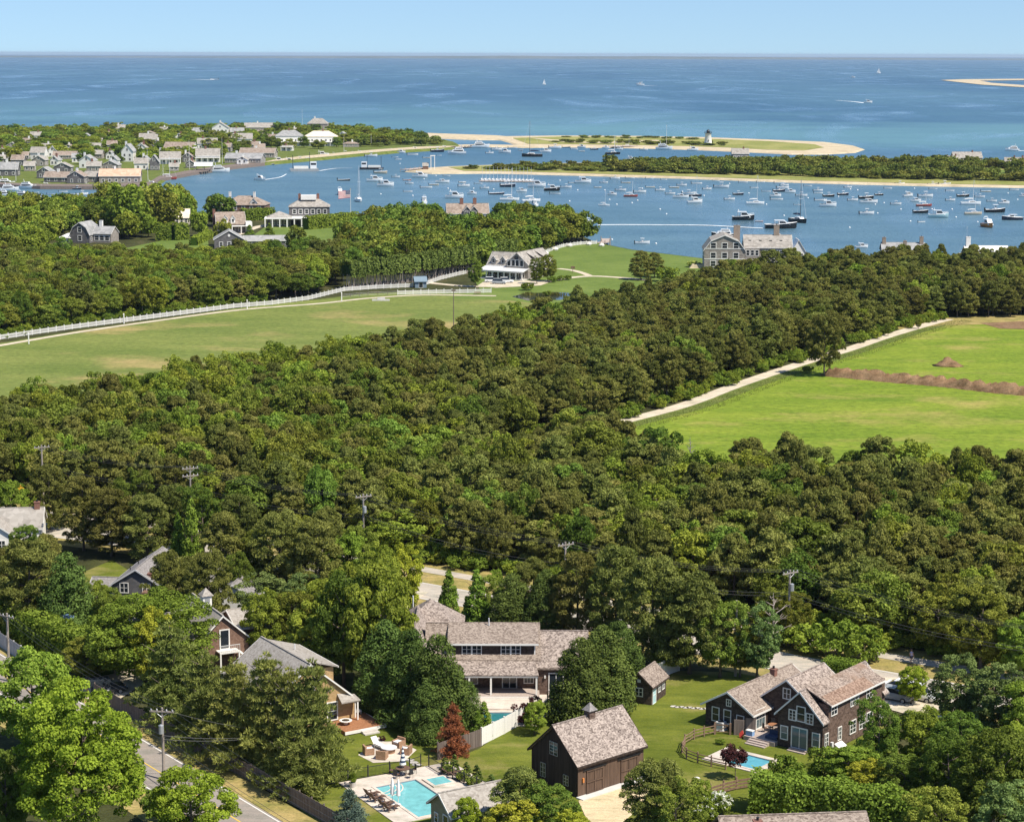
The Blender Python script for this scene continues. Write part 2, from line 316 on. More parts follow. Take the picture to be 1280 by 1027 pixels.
# ------------------------------------------------------------------ object helpers
def tag(o, label=None, cat=None, group=None, kind=None):
    if label: o['label'] = label
    if cat: o['category'] = cat
    if group: o['group'] = group
    if kind: o['kind'] = kind
    return o
def empty(name, loc=(0, 0, 0), rz=0.0, label=None, cat=None, group=None, kind=None):
    o = bpy.data.objects.new(name, None); COL.objects.link(o); o.location = loc; o.rotation_euler = (0, 0, rz); o.empty_display_size = 0.3
    return tag(o, label, cat, group, kind)
def link(name, me, parent=None, loc=(0, 0, 0), rz=0.0, scale=None):
    o = bpy.data.objects.new(name, me); COL.objects.link(o); o.parent = parent; o.location = loc; o.rotation_euler = (0, 0, rz)
    if scale is not None: o.scale = scale
    return o
class MB:
    def __init__(self): self.v = []; self.f = []
    def poly(self, pts):
        b = len(self.v); self.v += [tuple(p) for p in pts]; self.f.append(tuple(range(b, b + len(pts)))); return self
    def box(self, x0, y0, z0, x1, y1, z1):
        b = len(self.v)
        self.v += [(x0, y0, z0), (x1, y0, z0), (x1, y1, z0), (x0, y1, z0), (x0, y0, z1), (x1, y0, z1), (x1, y1, z1), (x0, y1, z1)]
        self.f += [(b, b + 3, b + 2, b + 1), (b + 4, b + 5, b + 6, b + 7), (b, b + 1, b + 5, b + 4), (b + 1, b + 2, b + 6, b + 5), (b + 2, b + 3, b + 7, b + 6), (b + 3, b, b + 4, b + 7)]
        return self
    def loft(self, rings, caps=True, closed=True):
        b = len(self.v); m = len(rings[0])
        for r in rings: self.v += [tuple(p) for p in r]
        for i in range(len(rings) - 1):
            for j in range(m if closed else m - 1):
                j2 = (j + 1) % m
                self.f.append((b + i * m + j, b + i * m + j2, b + (i + 1) * m + j2, b + (i + 1) * m + j))
        if caps:
            self.f.append(tuple(b + j for j in range(m))[::-1]); self.f.append(tuple(b + (len(rings) - 1) * m + j for j in range(m)))
        return self
    def extr(self, prof, axis, t0, t1):
        """profile of (a, z) pairs swept along x ('x': a is y) or along y ('y': a is x)"""
        if axis == 'y': return self.loft([[(a, t0, z) for a, z in prof], [(a, t1, z) for a, z in prof]])
        return self.loft([[(t0, a, z) for a, z in prof], [(t1, a, z) for a, z in prof]])
    def prism(self, pts, z0, z1):
        return self.loft([[(p[0], p[1], z0) for p in pts], [(p[0], p[1], z1) for p in pts]])
    def tube(self, path, radii, n=6):
        path = [Vector(p) for p in path]
        if not hasattr(radii, '__len__'): radii = [radii] * len(path)
        rings = []
        for i, p in enumerate(path):
            d = (path[min(i + 1, len(path) - 1)] - path[max(i - 1, 0)])
            d = d.normalized() if d.length > 1e-9 else Vector((0, 0, 1))
            a = d.cross(Vector((0, 0, 1)) if abs(d.z) < 0.95 else Vector((1, 0, 0))).normalized(); c = d.cross(a)
            rings.append([p + (a * math.cos(2 * math.pi * j / n) + c * math.sin(2 * math.pi * j / n)) * radii[i] for j in range(n)])
        return self.loft(rings)
    def lathe(self, prof, n=10, c=(0, 0, 0)):
        return self.loft([[(c[0] + r * math.cos(2 * math.pi * j / n), c[1] + r * math.sin(2 * math.pi * j / n), c[2] + z) for j in range(n)] for r, z in prof])
    def mesh(self, name, mat, smooth=False):
        me = bpy.data.meshes.new(name); me.from_pydata(self.v, [], self.f); me.materials.append(M[mat] if isinstance(mat, str) else mat)
        if smooth: me.polygons.foreach_set('use_smooth', [True] * len(me.polygons))
        me.update(); return me
    def build(self, name, mat, parent=None, loc=(0, 0, 0), rz=0.0, smooth=False):
        return link(name, self.mesh(name, mat, smooth), parent, loc, rz)
def fix_normals(me):
    import bmesh
    bm = bmesh.new(); bm.from_mesh(me); bmesh.ops.recalc_face_normals(bm, faces=bm.faces); bm.to_mesh(me); bm.free()
def sheet(name, pts, mat, z=0.0, skirt=0.0, drop=0.0, kind='structure', parent=None, jitter=0.0):
    """a flat area; skirt: slope outwards by that many metres, going down by drop"""
    import bmesh
    bm = bmesh.new(); vs_ = [bm.verts.new((p[0], p[1], z)) for p in pts]
    f = bm.faces.new(vs_)
    if f.normal.z < 0 or (f.normal_update() or f.normal.z < 0): f.normal_flip()
    if skirt:
        n = len(pts); area = sum(pts[i][0] * pts[(i + 1) % n][1] - pts[(i + 1) % n][0] * pts[i][1] for i in range(n)); sg = 1 if area > 0 else -1
        low = []
        for i in range(n):
            a = Vector(pts[i - 1][:2]) if True else None; c = Vector(pts[(i + 1) % n][:2]); t = (c - a).normalized(); nn = Vector((t.y, -t.x)) * sg
            low.append(bm.verts.new((pts[i][0] + nn.x * skirt, pts[i][1] + nn.y * skirt, z - drop)))
        for i in range(n):
            j = (i + 1) % n; bm.faces.new((vs_[i], low[i], low[j], vs_[j]) if sg > 0 else (vs_[j], low[j], low[i], vs_[i]))
    bmesh.ops.triangulate(bm, faces=[f for f in bm.faces if len(f.verts) > 4])
    bmesh.ops.recalc_face_normals(bm, faces=bm.faces)
    if sum(f.normal.z * f.calc_area() for f in bm.faces) < 0:
        for f in bm.faces: f.normal_flip()
    me = bpy.data.meshes.new(name); bm.to_mesh(me); bm.free(); me.materials.append(M[mat])
    o = link(name, me, parent)
    if kind: o['kind'] = kind
    return o
def ribbon(name, line, width, mat, z, kind='structure', parent=None, off=0.0):
    b = MB(); L, R_ = [], []
    for i, p in enumerate(line):
        d = (line[min(i + 1, len(line) - 1)] - line[max(i - 1, 0)]); d.z = 0; d.normalize(); nn = Vector((-d.y, d.x, 0))
        w = width(i / max(1, len(line) - 1)) if callable(width) else width
        L.append(p + nn * (off + w / 2)); R_.append(p + nn * (off - w / 2))
    for i in range(len(line) - 1):
        b.poly([(R_[i].x, R_[i].y, z), (R_[i + 1].x, R_[i + 1].y, z), (L[i + 1].x, L[i + 1].y, z), (L[i].x, L[i].y, z)])
    o = b.build(name, mat, parent)
    if kind and parent is None: o['kind'] = kind
    return o
# ------------------------------------------------------------------ the setting: sea, land, fields, roads
b = MB(); b.poly([(-60000, -500, SEA), (60000, -500, SEA), (60000, 62000, SEA), (-60000, 62000, SEA)])
b.build('sea', 'sea_water')['kind'] = 'structure'
LAND = GP([(-500, 262), (40, 262), (100, 262), (180, 267), (240, 266), (330, 268), (420, 277), (450, 284), (520, 276), (560, 270), (640, 268), (700, 282), (745, 303), (790, 312), (880, 323), (1000, 322), (1290, 325), (1600, 330)])
LAND_ALL = LAND + [Vector((400, 60, 0)), Vector((400, -300, 0)), Vector((-400, -300, 0)), Vector((-600, 300, 0))]
sheet('ground', LAND_ALL, 'forest_floor', 0.0, 7.0, 4.0)
ZT = -1.2
TOWN = GP([(-500, 164), (-150, 163), (0, 162), (150, 160), (300, 158), (420, 160), (500, 166), (540, 172), (566, 177), (572, 181), (560, 184.5), (500, 188), (440, 193), (400, 197), (330, 203), (290, 207), (240, 214), (200, 222), (190, 229), (130, 231.5), (50, 231), (0, 229), (-150, 228), (-500, 232)], ZT)
sheet('town_ground', TOWN, 'rough_grass', ZT, 6.0, 3.0)
sheet('town_beach', GP([(330, 202.6), (345, 199), (380, 195), (430, 190.5), (470, 187), (520, 183.6), (560, 182.4), (571, 182.4), (560, 184.3), (500, 187.7), (440, 192.7), (400, 196.6)], ZT), 'sand', ZT + 0.05)
sheet('quay', GP([(-60, 230.3), (0, 230.4), (50, 232.6), (130, 233.2), (191, 230.4), (201, 223.4), (241, 215.6), (291, 208.4), (331, 204), (328, 201.4), (288, 205.6), (238, 212.6), (198, 220.4), (187, 227.5), (130, 230.4), (50, 230), (0, 228), (-60, 228)], ZT), 'fence_boards', ZT + 0.06, 0.3, 2.5)
ZS = -2.2
sheet('beach_bar', GP([(488, 165.3), (520, 165.6), (560, 167.2), (620, 169.2), (640, 171), (640, 174), (600, 173.5), (560, 172), (520, 170), (490, 167.5)], ZS + 0.4), 'sand', ZS + 0.4, 5.0, 2.0)
sheet('causeway', GP([(560, 181), (600, 180.4), (660, 181.5), (665, 183.6), (600, 182.4), (560, 184)], ZS + 0.2), 'sand', ZS + 0.2, 4.0, 2.0)
SPIT = GP([(615, 170.5), (700, 169.5), (800, 170), (880, 171.5), (960, 174.5), (1030, 177.5), (1066, 182), (1078, 186), (1066, 190), (1030, 192), (990, 192), (930, 189), (860, 186), (780, 184), (700, 183), (655, 184), (640, 178)], ZS)
sheet('lighthouse_spit', SPIT, 'sand', ZS, 5.0, 2.0)
sheet('spit_grass', GP([(640, 172.6), (700, 171), (800, 171.4), (880, 173.5), (960, 176.6), (1018, 180.5), (1030, 184.5), (1005, 188.3), (960, 187.3), (900, 184.2), (860, 183), (800, 181.6), (700, 180.4), (660, 180)], ZS), 'marsh_grass', ZS + 0.12)
sheet('spit_track', GP([(660, 172.2), (690, 174.6), (730, 177.5), (760, 177.6), (820, 175.2), (830, 176.4), (765, 179.2), (725, 179), (685, 176.2)], ZS), 'sand', ZS + 0.22)
CHAP = GP([(508, 213.5), (525, 210.5), (560, 208), (620, 206), (700, 204), (850, 201.5), (1000, 201), (1300, 203), (1600, 206), (1600, 242), (1290, 233.5), (1150, 231), (1000, 227), (860, 222), (740, 218.5), (620, 215.5), (540, 216)], ZS)
sheet('wooded_spit', CHAP, 'sand', ZS, 3.0, 2.0)
CHAPG = GP([(560, 209), (620, 206.6), (700, 204.6), (850, 202), (1000, 201.6), (1300, 203.6), (1600, 207), (1600, 240), (1290, 232), (1150, 229.5), (1000, 225.6), (860, 220.8), (740, 217.3), (640, 214.3), (580, 213.8)], ZS)
sheet('wooded_spit_grass', CHAPG, 'marsh_grass', ZS + 0.12)
sheet('lawn_clearing', GP([(1226, 213), (1262, 213), (1262, 222), (1226, 222)], ZS), 'lawn_far', ZS + 0.2)
sheet('far_sandbar', GP([(1176, 100.6), (1205, 99.6), (1290, 98.9), (1500, 98), (1500, 99.6), (1290, 100.6), (1225, 101.4), (1240, 104.2), (1290, 107.8), (1500, 112), (1500, 114.5), (1290, 110.4), (1228, 106.5), (1196, 103)], SEA), 'sand', SEA + 1.0)
# low far coast on the horizon
rng = random.Random(3); ds = MB()
xs = [-16000 + i * 450 for i in range(90)]
hs = [18 + 26 * (0.5 + 0.5 * math.sin(i * 0.21)) * (0.6 + 0.4 * rng.random()) * max(0.15, 1 - max(0, (i - 45) / 45)) for i in range(90)]
prof = []
for i, x in enumerate(xs): prof.append([(x, 30000, SEA - 1), (x, 30050, SEA + hs[i] * 0.55), (x, 30500, SEA + hs[i]), (x, 31500, SEA - 1)])
ds.loft(prof, caps=False, closed=False); o = ds.build('far_coast', 'far_coast_ground'); o['kind'] = 'structure'

# fields and lawns on the near land
FIELD_L = GP([(-120, 452), (0, 429), (100, 413), (200, 399), (292, 386), (400, 374), (450, 368), (520, 364), (615, 366), (660, 373), (720, 395), (600, 445), (430, 492), (200, 535), (-120, 590)])
sheet('playing_field', FIELD_L, 'field_pale', 0.03)
FIELD_R = GP([(775, 533), (858, 508), (985, 464), (1100, 426), (1178, 403), (1400, 402), (1400, 660), (1290, 645), (1100, 632), (960, 622), (870, 636), (815, 585)])
sheet('hay_field', FIELD_R, 'field_bright', 0.03)
LAWN_M = GP([(560, 373), (600, 362), (590, 345), (620, 335), (660, 322), (700, 309), (745, 303.6), (790, 312.5), (880, 323.4), (905, 330), (905, 345), (850, 362), (780, 376), (700, 383), (640, 376)])
sheet('house_lawn', LAWN_M, 'lawn_far', 0.04)
sheet('hill_lawn', GP([(300, 305), (330, 285), (360, 279), (450, 285), (470, 292), (430, 310), (380, 318), (320, 318)]), 'lawn_far', 0.04)
sheet('hill_lawn', GP([(120, 318), (215, 298), (260, 300), (262, 318), (200, 330)]), 'lawn_far', 0.04)
sheet('garden_lawn', GP([(80, 725), (140, 700), (165, 715), (170, 760), (110, 765)]), 'lawn', 0.03)
YARD = GP([(556, 965), (575, 945), (600, 935), (660, 890), (700, 905), (790, 860), (850, 838), (985, 842), (1060, 860), (1110, 900), (1130, 960), (1080, 1000), (940, 1060), (560, 1090), (560, 1000)])
sheet('yard_lawn', YARD, 'lawn', 0.03)
YARD2 = GP([(330, 960), (400, 900), (440, 880), (500, 895), (560, 925), (590, 960), (640, 1090), (430, 1090), (400, 1040)])
sheet('pool_yard_lawn', YARD2, 'lawn', 0.032)
sheet('house_surround', GP([(560, 900), (580, 860), (760, 850), (760, 880), (655, 902), (600, 925)]), 'patio_stone', 0.035)

# dirt road beside the hay field, drive of the white-porched house, track by the playing field
dirt = smooth_line(GP([(640, 590), (700, 556), (745, 536), (850, 508), (920, 482), (1000, 455), (1060, 437), (1110, 420), (1165, 404), (1185, 399)]))
ribbon('field_edge_grass', dirt, 5.0, 'rough_grass', 0.05, off=-2.6)
ribbon('dirt_road', dirt, 3.6, 'gravel', 0.08)
track = smooth_line(GP([(-120, 453), (0, 432), (100, 415), (200, 400.5), (300, 387.5), (400, 379.5), (460, 373), (530, 369), (620, 370)]))
ribbon('field_track', track, 2.2, 'gravel', 0.07)
ribbon('drive', smooth_line(GP([(520, 352), (586, 358), (640, 357), (690, 350.5), (734, 345.5), (780, 347.5), (812, 351)])), 3.2, 'gravel', 0.08)
ribbon('drive', smooth_line(GP([(698, 336), (715, 338), (728, 341.5), (737, 345)])), 2.4, 'gravel', 0.09)
sheet('parking_apron', GP([(596, 358), (605, 352), (672, 351), (690, 352), (676, 357), (620, 360)]), 'gravel', 0.10)
ribbon('hill_path', smooth_line(GP([(283, 297), (300, 292), (325, 283), (362, 278)])), 4.0, 'gravel', 0.08)
sheet('bare_ground', GP([(1095, 398), (1180, 396), (1300, 393), (1300, 404), (1180, 407), (1120, 412)]), 'dry_verge', 0.06)
sheet('bare_ground', GP([(1225, 404), (1300, 401), (1300, 412), (1250, 411)]), 'soil', 0.09)

# the street behind the houses, its verge and the footpath along it
STREET = smooth_line(GP([(-260, 622), (0, 655), (250, 688), (520, 737), (760, 782), (985, 829), (1170, 862), (1400, 905)]))
ribbon('street_verge', STREET, 21.0, 'dry_verge', 0.04, off=3.5)
ribbon('street', STREET, 7.2, 'asphalt_pale', 0.07)
ribbon('street_edge_line', STREET, 0.18, 'line_white', 0.085, off=3.3)
ribbon('street_edge_line', STREET, 0.18, 'line_white', 0.085, off=-3.3)
PATH = [p + Vector((0.52, 0.85, 0)) * 9.5 for p in STREET]
ribbon('footpath', PATH, 2.4, 'asphalt_pale', 0.075)
ribbon('house_drive', smooth_line(GP([(1085, 848), (1100, 862), (1140, 880), (1190, 890)])), 7.0, 'gravel', 0.09)
ribbon('house_drive', smooth_line(GP([(515, 738), (500, 748), (490, 760)])), 5.0, 'gravel', 0.09)
# the road in the lower left corner
ROAD = GP([(-160, 742), (0, 842), (168, 946), (275, 1012), (420, 1102)])
ribbon('road_verge', ROAD, 13.5, 'dry_verge', 0.04, off=-0.6)
ribbon('road', ROAD, 6.6, 'asphalt', 0.07)
ribbon('road_centre_line', ROAD, 0.16, 'line_yellow', 0.085)
ribbon('road_edge_line', ROAD, 0.16, 'line_white', 0.085, off=3.0); ribbon('road_edge_line', ROAD, 0.16, 'line_white', 0.085, off=-3.0)
sheet('parking_court', GP([(95, 852), (135, 832), (175, 838), (180, 855), (140, 880), (100, 872)]), 'gravel', 0.09)
sheet('barn_forecourt', GP([(723, 1001), (790, 975), (812, 985), (800, 1010), (770, 1035), (735, 1028)]), 'barn_gravel', 0.07)
sheet('pond', GP([(640, 371), (655, 367), (690, 365.5), (718, 366.5), (722, 371), (700, 375), (660, 376)]), 'pond_water', 0.07)
# ------------------------------------------------------------------ foliage
def rnd_dirs(r, n, zmin=-1.0):
    z = r.uniform(zmin, 1.0, n); a = r.uniform(0, 2 * math.pi, n); q = np.sqrt(1 - z * z)
    return np.stack([q * np.cos(a), q * np.sin(a), z], 1)
def cards_mesh(name, pos, nor, size, tint, mat, r, asp=0.62, style='leaf', extra=None):
    """many small leaf faces; extra: (vertex array, quad array) of solid pieces of the same crown"""
    n = len(pos); nor = nor / np.linalg.norm(nor, axis=1, keepdims=True)
    h = r.normal(size=(n, 3)); t = np.cross(nor, h); t /= np.linalg.norm(t, axis=1, keepdims=True) + 1e-9; bt = np.cross(nor, t)
    s = size[:, None]
    if style == 'leaf':
        v = np.stack([pos - t * s, pos - bt * s * asp + nor * s * 0.18, pos + t * s, pos + bt * s * asp + nor * s * 0.18], 1).reshape(-1, 3)
        m = 4
    else:   # needle tuft: a narrow face that points outwards
        v = np.stack([pos - t * s * 0.30, pos + t * s * 0.30, pos + nor * s * 1.5 + t * s * 0.1], 1).reshape(-1, 3); m = 3
    me = bpy.data.meshes.new(name); nl = n * m
    me.vertices.add(len(v)); me.vertices.foreach_set('co', v.astype(np.float32).ravel())
    me.loops.add(nl); me.loops.foreach_set('vertex_index', np.arange(nl, dtype=np.int32))
    me.polygons.add(n); me.polygons.foreach_set('loop_start', np.arange(0, nl, m, dtype=np.int32))
    me.update(calc_edges=True)
    at = me.attributes.new('tint', 'FLOAT', 'FACE'); at.data.foreach_set('value', np.clip(tint, 0, 1).astype(np.float32))
    me.materials.append(M[mat]); me.validate(); return me
def clump_crown(name, C, R, per, size, mat, seed, style='leaf', flat=1.0, zmin=-0.45, jit=0.75, asp=0.62, grad=0.0):
    """C clump centres, R clump radii; leaves on each clump's skin"""
    r = np.random.default_rng(seed); K = len(C); w = R ** 2; cnt = np.maximum(4, (per * w / w.mean()).astype(int)); idx = np.repeat(np.arange(K), cnt); n = len(idx)
    d = rnd_dirs(r, n, zmin); rr = R[idx][:, None] * r.uniform(0.72, 1.08, (n, 1))
    pos = C[idx] + d * rr * np.array([1, 1, flat]); nor = d + r.normal(size=(n, 3)) * jit + np.array([0, 0, 0.35])
    tk = r.uniform(0, 1, K); tint = 0.5 * tk[idx] + 0.5 * r.uniform(0, 1, n)
    return cards_mesh(name, pos, nor, size * r.uniform(0.7, 1.35, n), tint, mat, r, asp, style)
def trunk_mesh(name, h, r0, seed, limbs=6, mat='bark', spread=0.35, first=0.35, n=6):
    r = random.Random(seed); b = MB(); lean = (r.uniform(-.04, .04) * h, r.uniform(-.04, .04) * h)
    pts = [(lean[0] * t * t, lean[1] * t * t, h * t) for t in (0, .08, .35, .65, 1)]
    b.tube(pts, [r0 * 1.5, r0, r0 * .85, r0 * .55, r0 * .15], n)
    for i in range(limbs):
        t = first + (0.92 - first) * (i + r.random() * .6) / limbs; a = i * 2.4 + r.random(); L = h * spread * (1.15 - t * .75) * r.uniform(.8, 1.2)
        p = Vector((lean[0] * t * t, lean[1] * t * t, h * t)); d = Vector((math.cos(a), math.sin(a), r.uniform(.25, .7)))
        b.tube([p, p + d * L * .5, p + d * L + Vector((0, 0, L * .12))], [r0 * .45, r0 * .3, r0 * .08], 4)
    me = b.mesh(name, mat, True); return me

# --- crown shapes (height h, width w at nominal size)
def shape_round(seed, h, w, K, base=0.25, rough=0.16, cr=0.2, inner=0.25, top=1.0):
    r = np.random.default_rng(seed); d = rnd_dirs(r, K, -0.55 if base > 0.05 else -0.88)
    # a few big lobes make the outline uneven
    L = rnd_dirs(r, 7, -0.2); amp = r.uniform(0.0, rough, 7); lob = np.ones(K)
    for i in range(7): lob += amp[i] * np.clip(d @ L[i], 0, 1) ** 3 * 1.6
    lob -= rough * 0.55
    hz = h * (1 - base) / 2; c = np.array([0, 0, h * base + hz])
    rad = lob * r.uniform(0.78, 0.98, K); m = r.uniform(0, 1, K) < inner; rad[m] *= r.uniform(0.45, 0.8, m.sum())
    R = w * cr * r.uniform(0.65, 1.2, K)
    C = c + d * rad[:, None] * np.array([w / 2 - w * cr * 0.55, w / 2 - w * cr * 0.55, hz - w * cr * 0.5])
    return C, R
def shape_pine(seed, h, w, K, base=0.3):
    """open irregular crown of needle tufts on spreading boughs, flat-topped"""
    r = np.random.default_rng(seed); C = []; R = []
    nb = 11; top = r.uniform(0.56, 0.76)
    for i in range(nb):
        t = base + (1 - base) * (i + r.uniform(0, .6)) / nb; z = h * min(t, 0.97)
        reach = w / 2 * math.sin(math.pi * min(0.98, (t - base) / (1 - base) * top + 0.21)) * r.uniform(0.75, 1.12)
        for q in range(max(2, int(K / nb))):
            a = r.uniform(0, 2 * math.pi); f = math.sqrt(r.uniform(0.05, 1.0))
            C.append((math.cos(a) * reach * f, math.sin(a) * reach * f, z + (1 - f) * h * 0.10 + r.uniform(-.25, .25))); R.append(r.uniform(0.5, 1.2) * w * 0.086)
    return np.array(C), np.array(R)
def shape_cone(seed, h, w, K, base=0.04, round_top=0.0, power=0.85, inner=0.15):
    r = np.random.default_rng(seed); t = r.uniform(0, 1, K) ** 1.25; a = r.uniform(0, 2 * math.pi, K)
    prof = (1 - t) ** power * (1 - round_top) + np.sqrt(np.clip(1 - t * t, 0, 1)) * round_top
    prof *= np.clip(0.55 + t * 3.5, 0, 1)
    rad = w / 2 * prof * r.uniform(0.72, 1.0, K); m = r.uniform(0, 1, K) < inner; rad[m] *= 0.5
    C = np.stack([rad * np.cos(a), rad * np.sin(a), h * (base + (0.97 - base) * t)], 1); R = w * 0.13 * (0.55 + 0.6 * (1 - t)) * r.uniform(0.75, 1.25, K)
    return C, R
def shape_layer(seed, h, w, whorls=11, base=0.08, droop=0.10):
    """horizontal plumes on whorled boughs"""
    r = np.random.default_rng(seed); C = []; R = []
    for i in range(whorls):
        t = base + (0.97 - base) * i / whorls; reach = w / 2 * (1 - t) ** 0.75 * 1.05
        nb = r.integers(6, 9); a0 = r.uniform(0, 6)
        for j in range(nb):
            a = a0 + j * 2 * math.pi / nb + r.uniform(-.25, .25); L = reach * r.uniform(0.5, 1.28); m = max(2, int(L / (w * 0.06)))
            for q in range(1, m + 1):
                f = q / m; wv = r.normal() * 0.05 * w
                C.append((math.cos(a) * L * f - math.sin(a) * wv, math.sin(a) * L * f + math.cos(a) * wv, h * t + L * 0.18 * f - L * droop * 2.2 * f * f + r.normal() * 0.10)); R.append(w * 0.055 * r.uniform(.8, 1.3))
    C.append((0, 0, h * 0.97)); R.append(w * 0.05); return np.array(C), np.array(R)

PROTO = {}   # kind -> list of (crown mesh, trunk mesh, h, w)
def proto(kind, h, w, items): PROTO[kind] = [(c, t, h, w) for c, t in items]
proto('pine', 8.0, 6.6, [(clump_crown('pine_crown', *shape_pine(100 + i, 8.0, 6.6, 165, 0.2), 74, 0.215, 'leaf_pine', 200 + i, 'leaf', 0.7, -0.35, 1.1, 0.3), trunk_mesh('pine_trunk', 7.4, 0.16, 300 + i, 7)) for i in range(7)])
proto('oak', 8.0, 7.0, [(clump_crown('oak_crown', *shape_round(400 + i, 8.0, 7.0, 130, 0.06, 0.34, 0.095), 66, 0.17, 'leaf_oak', 500 + i, 'leaf', 0.85), trunk_mesh('oak_trunk', 6.6, 0.17, 600 + i, 6)) for i in range(6)])
proto('fresh', 8.0, 7.0, [(clump_crown('fresh_crown', *shape_round(700 + i, 8.0, 7.0, 130, 0.04, 0.34, 0.095), 66, 0.17, 'leaf_fresh', 800 + i, 'leaf', 0.85), trunk_mesh('oak_trunk', 6.6, 0.17, 900 + i, 6)) for i in range(4)])
proto('maple', 14.0, 12.0, [(clump_crown('maple_crown', *shape_round(1000 + i, 14.0, 12.0, 300, 0.06, 0.2, 0.07), 170, 0.135, 'leaf_maple', 1100 + i, 'leaf', 0.7, -0.4, 0.72), trunk_mesh('maple_trunk', 11, 0.3, 1200 + i, 9)) for i in range(2)])
proto('big_oak', 11.0, 13.0, [(clump_crown('big_oak_crown', *shape_round(1300 + i, 11.0, 13.0, 300, 0.02, 0.15, 0.065), 150, 0.13, 'leaf_hedge', 1400 + i, 'leaf', 0.75, -0.4, 0.72), trunk_mesh('maple_trunk', 9, 0.32, 1500 + i, 9)) for i in range(2)])
proto('leafy', 9.0, 7.5, [(clump_crown('leafy_crown', *shape_round(1600 + i, 9.0, 7.5, 170, 0.02, 0.28, 0.085), 125, 0.128, 'leaf_fresh', 1700 + i, 'leaf', 0.72, -0.4, 0.55), trunk_mesh('maple_trunk', 7.4, 0.2, 1800 + i, 8)) for i in range(3)])
proto('bright', 9.0, 7.5, [(clump_crown('bright_crown', *shape_round(1620 + i, 9.0, 7.5, 170, 0.02, 0.28, 0.085), 125, 0.128, 'leaf_maple', 1720 + i, 'leaf', 0.7, -0.4, 0.72), trunk_mesh('maple_trunk', 7.4, 0.2, 1820 + i, 8)) for i in range(3)])
proto('teal', 9.0, 7.0, [(clump_crown('teal_crown', *shape_round(1640 + i, 9.0, 7.0, 160, 0.03, 0.28, 0.085), 125, 0.128, 'leaf_teal', 1740 + i, 'leaf', 0.75), trunk_mesh('maple_trunk', 7.4, 0.2, 1840 + i, 8)) for i in range(2)])
proto('yellow', 9.0, 7.0, [(clump_crown('yellow_crown', *shape_round(1660, 9.0, 7.0, 160, 0.02, 0.3, 0.085), 125, 0.128, 'leaf_yellow', 1760, 'leaf', 0.7), trunk_mesh('maple_trunk', 7.4, 0.2, 1860, 8))])
proto('near_oak', 9.5, 8.0, [(clump_crown('near_oak_crown', *shape_round(1680 + i, 9.5, 8.0, 180, 0.03, 0.28, 0.08), 125, 0.128, 'leaf_oak', 1780 + i, 'leaf', 0.75), trunk_mesh('maple_trunk', 7.8, 0.22, 1880 + i, 8)) for i in range(3)])
proto('near_pine', 9.0, 7.0, [(clump_crown('near_pine_crown', *shape_pine(1900 + i, 9.0, 7.0, 240, 0.12), 112, 0.165, 'leaf_pine', 1920 + i, 'leaf', 0.68, -0.35, 1.1, 0.28), trunk_mesh('pine_trunk', 8.4, 0.18, 1940 + i, 8)) for i in range(4)])
proto('cypress', 10.0, 7.0, [(clump_crown('cypress_crown', *shape_cone(2000 + i, 10.0, 7.0, 260, 0.0, 0.6), 120, 0.135, 'leaf_dark', 2020 + i, 'leaf', 0.85, -0.5, 0.5, 0.5), trunk_mesh('pine_trunk', 8.5, 0.2, 2040 + i, 4)) for i in range(3)])
proto('cone', 9.0, 4.2, [(clump_crown('cone_crown', *shape_cone(2100 + i, 9.0, 4.2, 190, 0.02, 0.25), 46, 0.18, 'leaf_arbor', 2120 + i, 'leaf', 1.0, -0.5, 0.5, 0.5), trunk_mesh('pine_trunk', 8.0, 0.14, 2140 + i, 3)) for i in range(2)])
proto('white_pine', 12.0, 9.0, [(clump_crown('white_pine_crown', *shape_layer(2200 + i, 12.0, 9.0), 58, 0.25, 'leaf_white_pine', 2220 + i, 'needle', 0.36, -0.4, 0.6), trunk_mesh('pine_trunk', 11.6, 0.2, 2240 + i, 9)) for i in range(3)])
proto('spruce', 4.0, 3.0, [(clump_crown('spruce_crown', *shape_layer(2300 + i, 4.0, 3.0, 11, 0.04, 0.10), 40, 0.10, 'leaf_blue', 2320 + i, 'needle', 0.6), trunk_mesh('pine_trunk', 3.8, 0.08, 2340 + i, 3)) for i in range(2)])
proto('rust', 5.0, 3.4, [(clump_crown('rust_crown', *shape_layer(2350, 5.0, 3.4, 13, 0.03, 0.08), 40, 0.12, 'leaf_rust', 2351, 'needle', 0.6), trunk_mesh('pine_trunk', 4.8, 0.09, 2352, 4))])
proto('purple', 4.2, 3.4, [(clump_crown('purple_crown', *shape_round(2400, 4.2, 3.4, 70, 0.28, 0.25, 0.11), 46, 0.13, 'leaf_purple', 2401), trunk_mesh('maple_trunk', 3.4, 0.07, 2402, 6))])
proto('column', 2.6, 0.95, [(clump_crown('column_crown', *shape_cone(2500, 2.6, 0.95, 60, 0.02, 0.6), 34, 0.08, 'leaf_dark', 2501, 'leaf', 1.2), trunk_mesh('pine_trunk', 2.3, 0.04, 2502, 2))])
proto('bush', 2.6, 3.2, [(clump_crown('bush_foliage', *shape_round(2600 + i, 2.6, 3.2, 60, 0.0, 0.25, 0.12), 44, 0.13, 'leaf_hedge', 2610 + i), trunk_mesh('bush_stem', 1.8, 0.05, 2620 + i, 6, spread=0.5, first=0.1)) for i in range(3)])
proto('purple_bush', 2.0, 2.6, [(clump_crown('bush_foliage', *shape_round(2650, 2.0, 2.6, 50, 0.0, 0.25, 0.12), 44, 0.12, 'leaf_purple', 2651), trunk_mesh('bush_stem', 1.4, 0.05, 2652, 6, spread=0.5, first=0.1))])
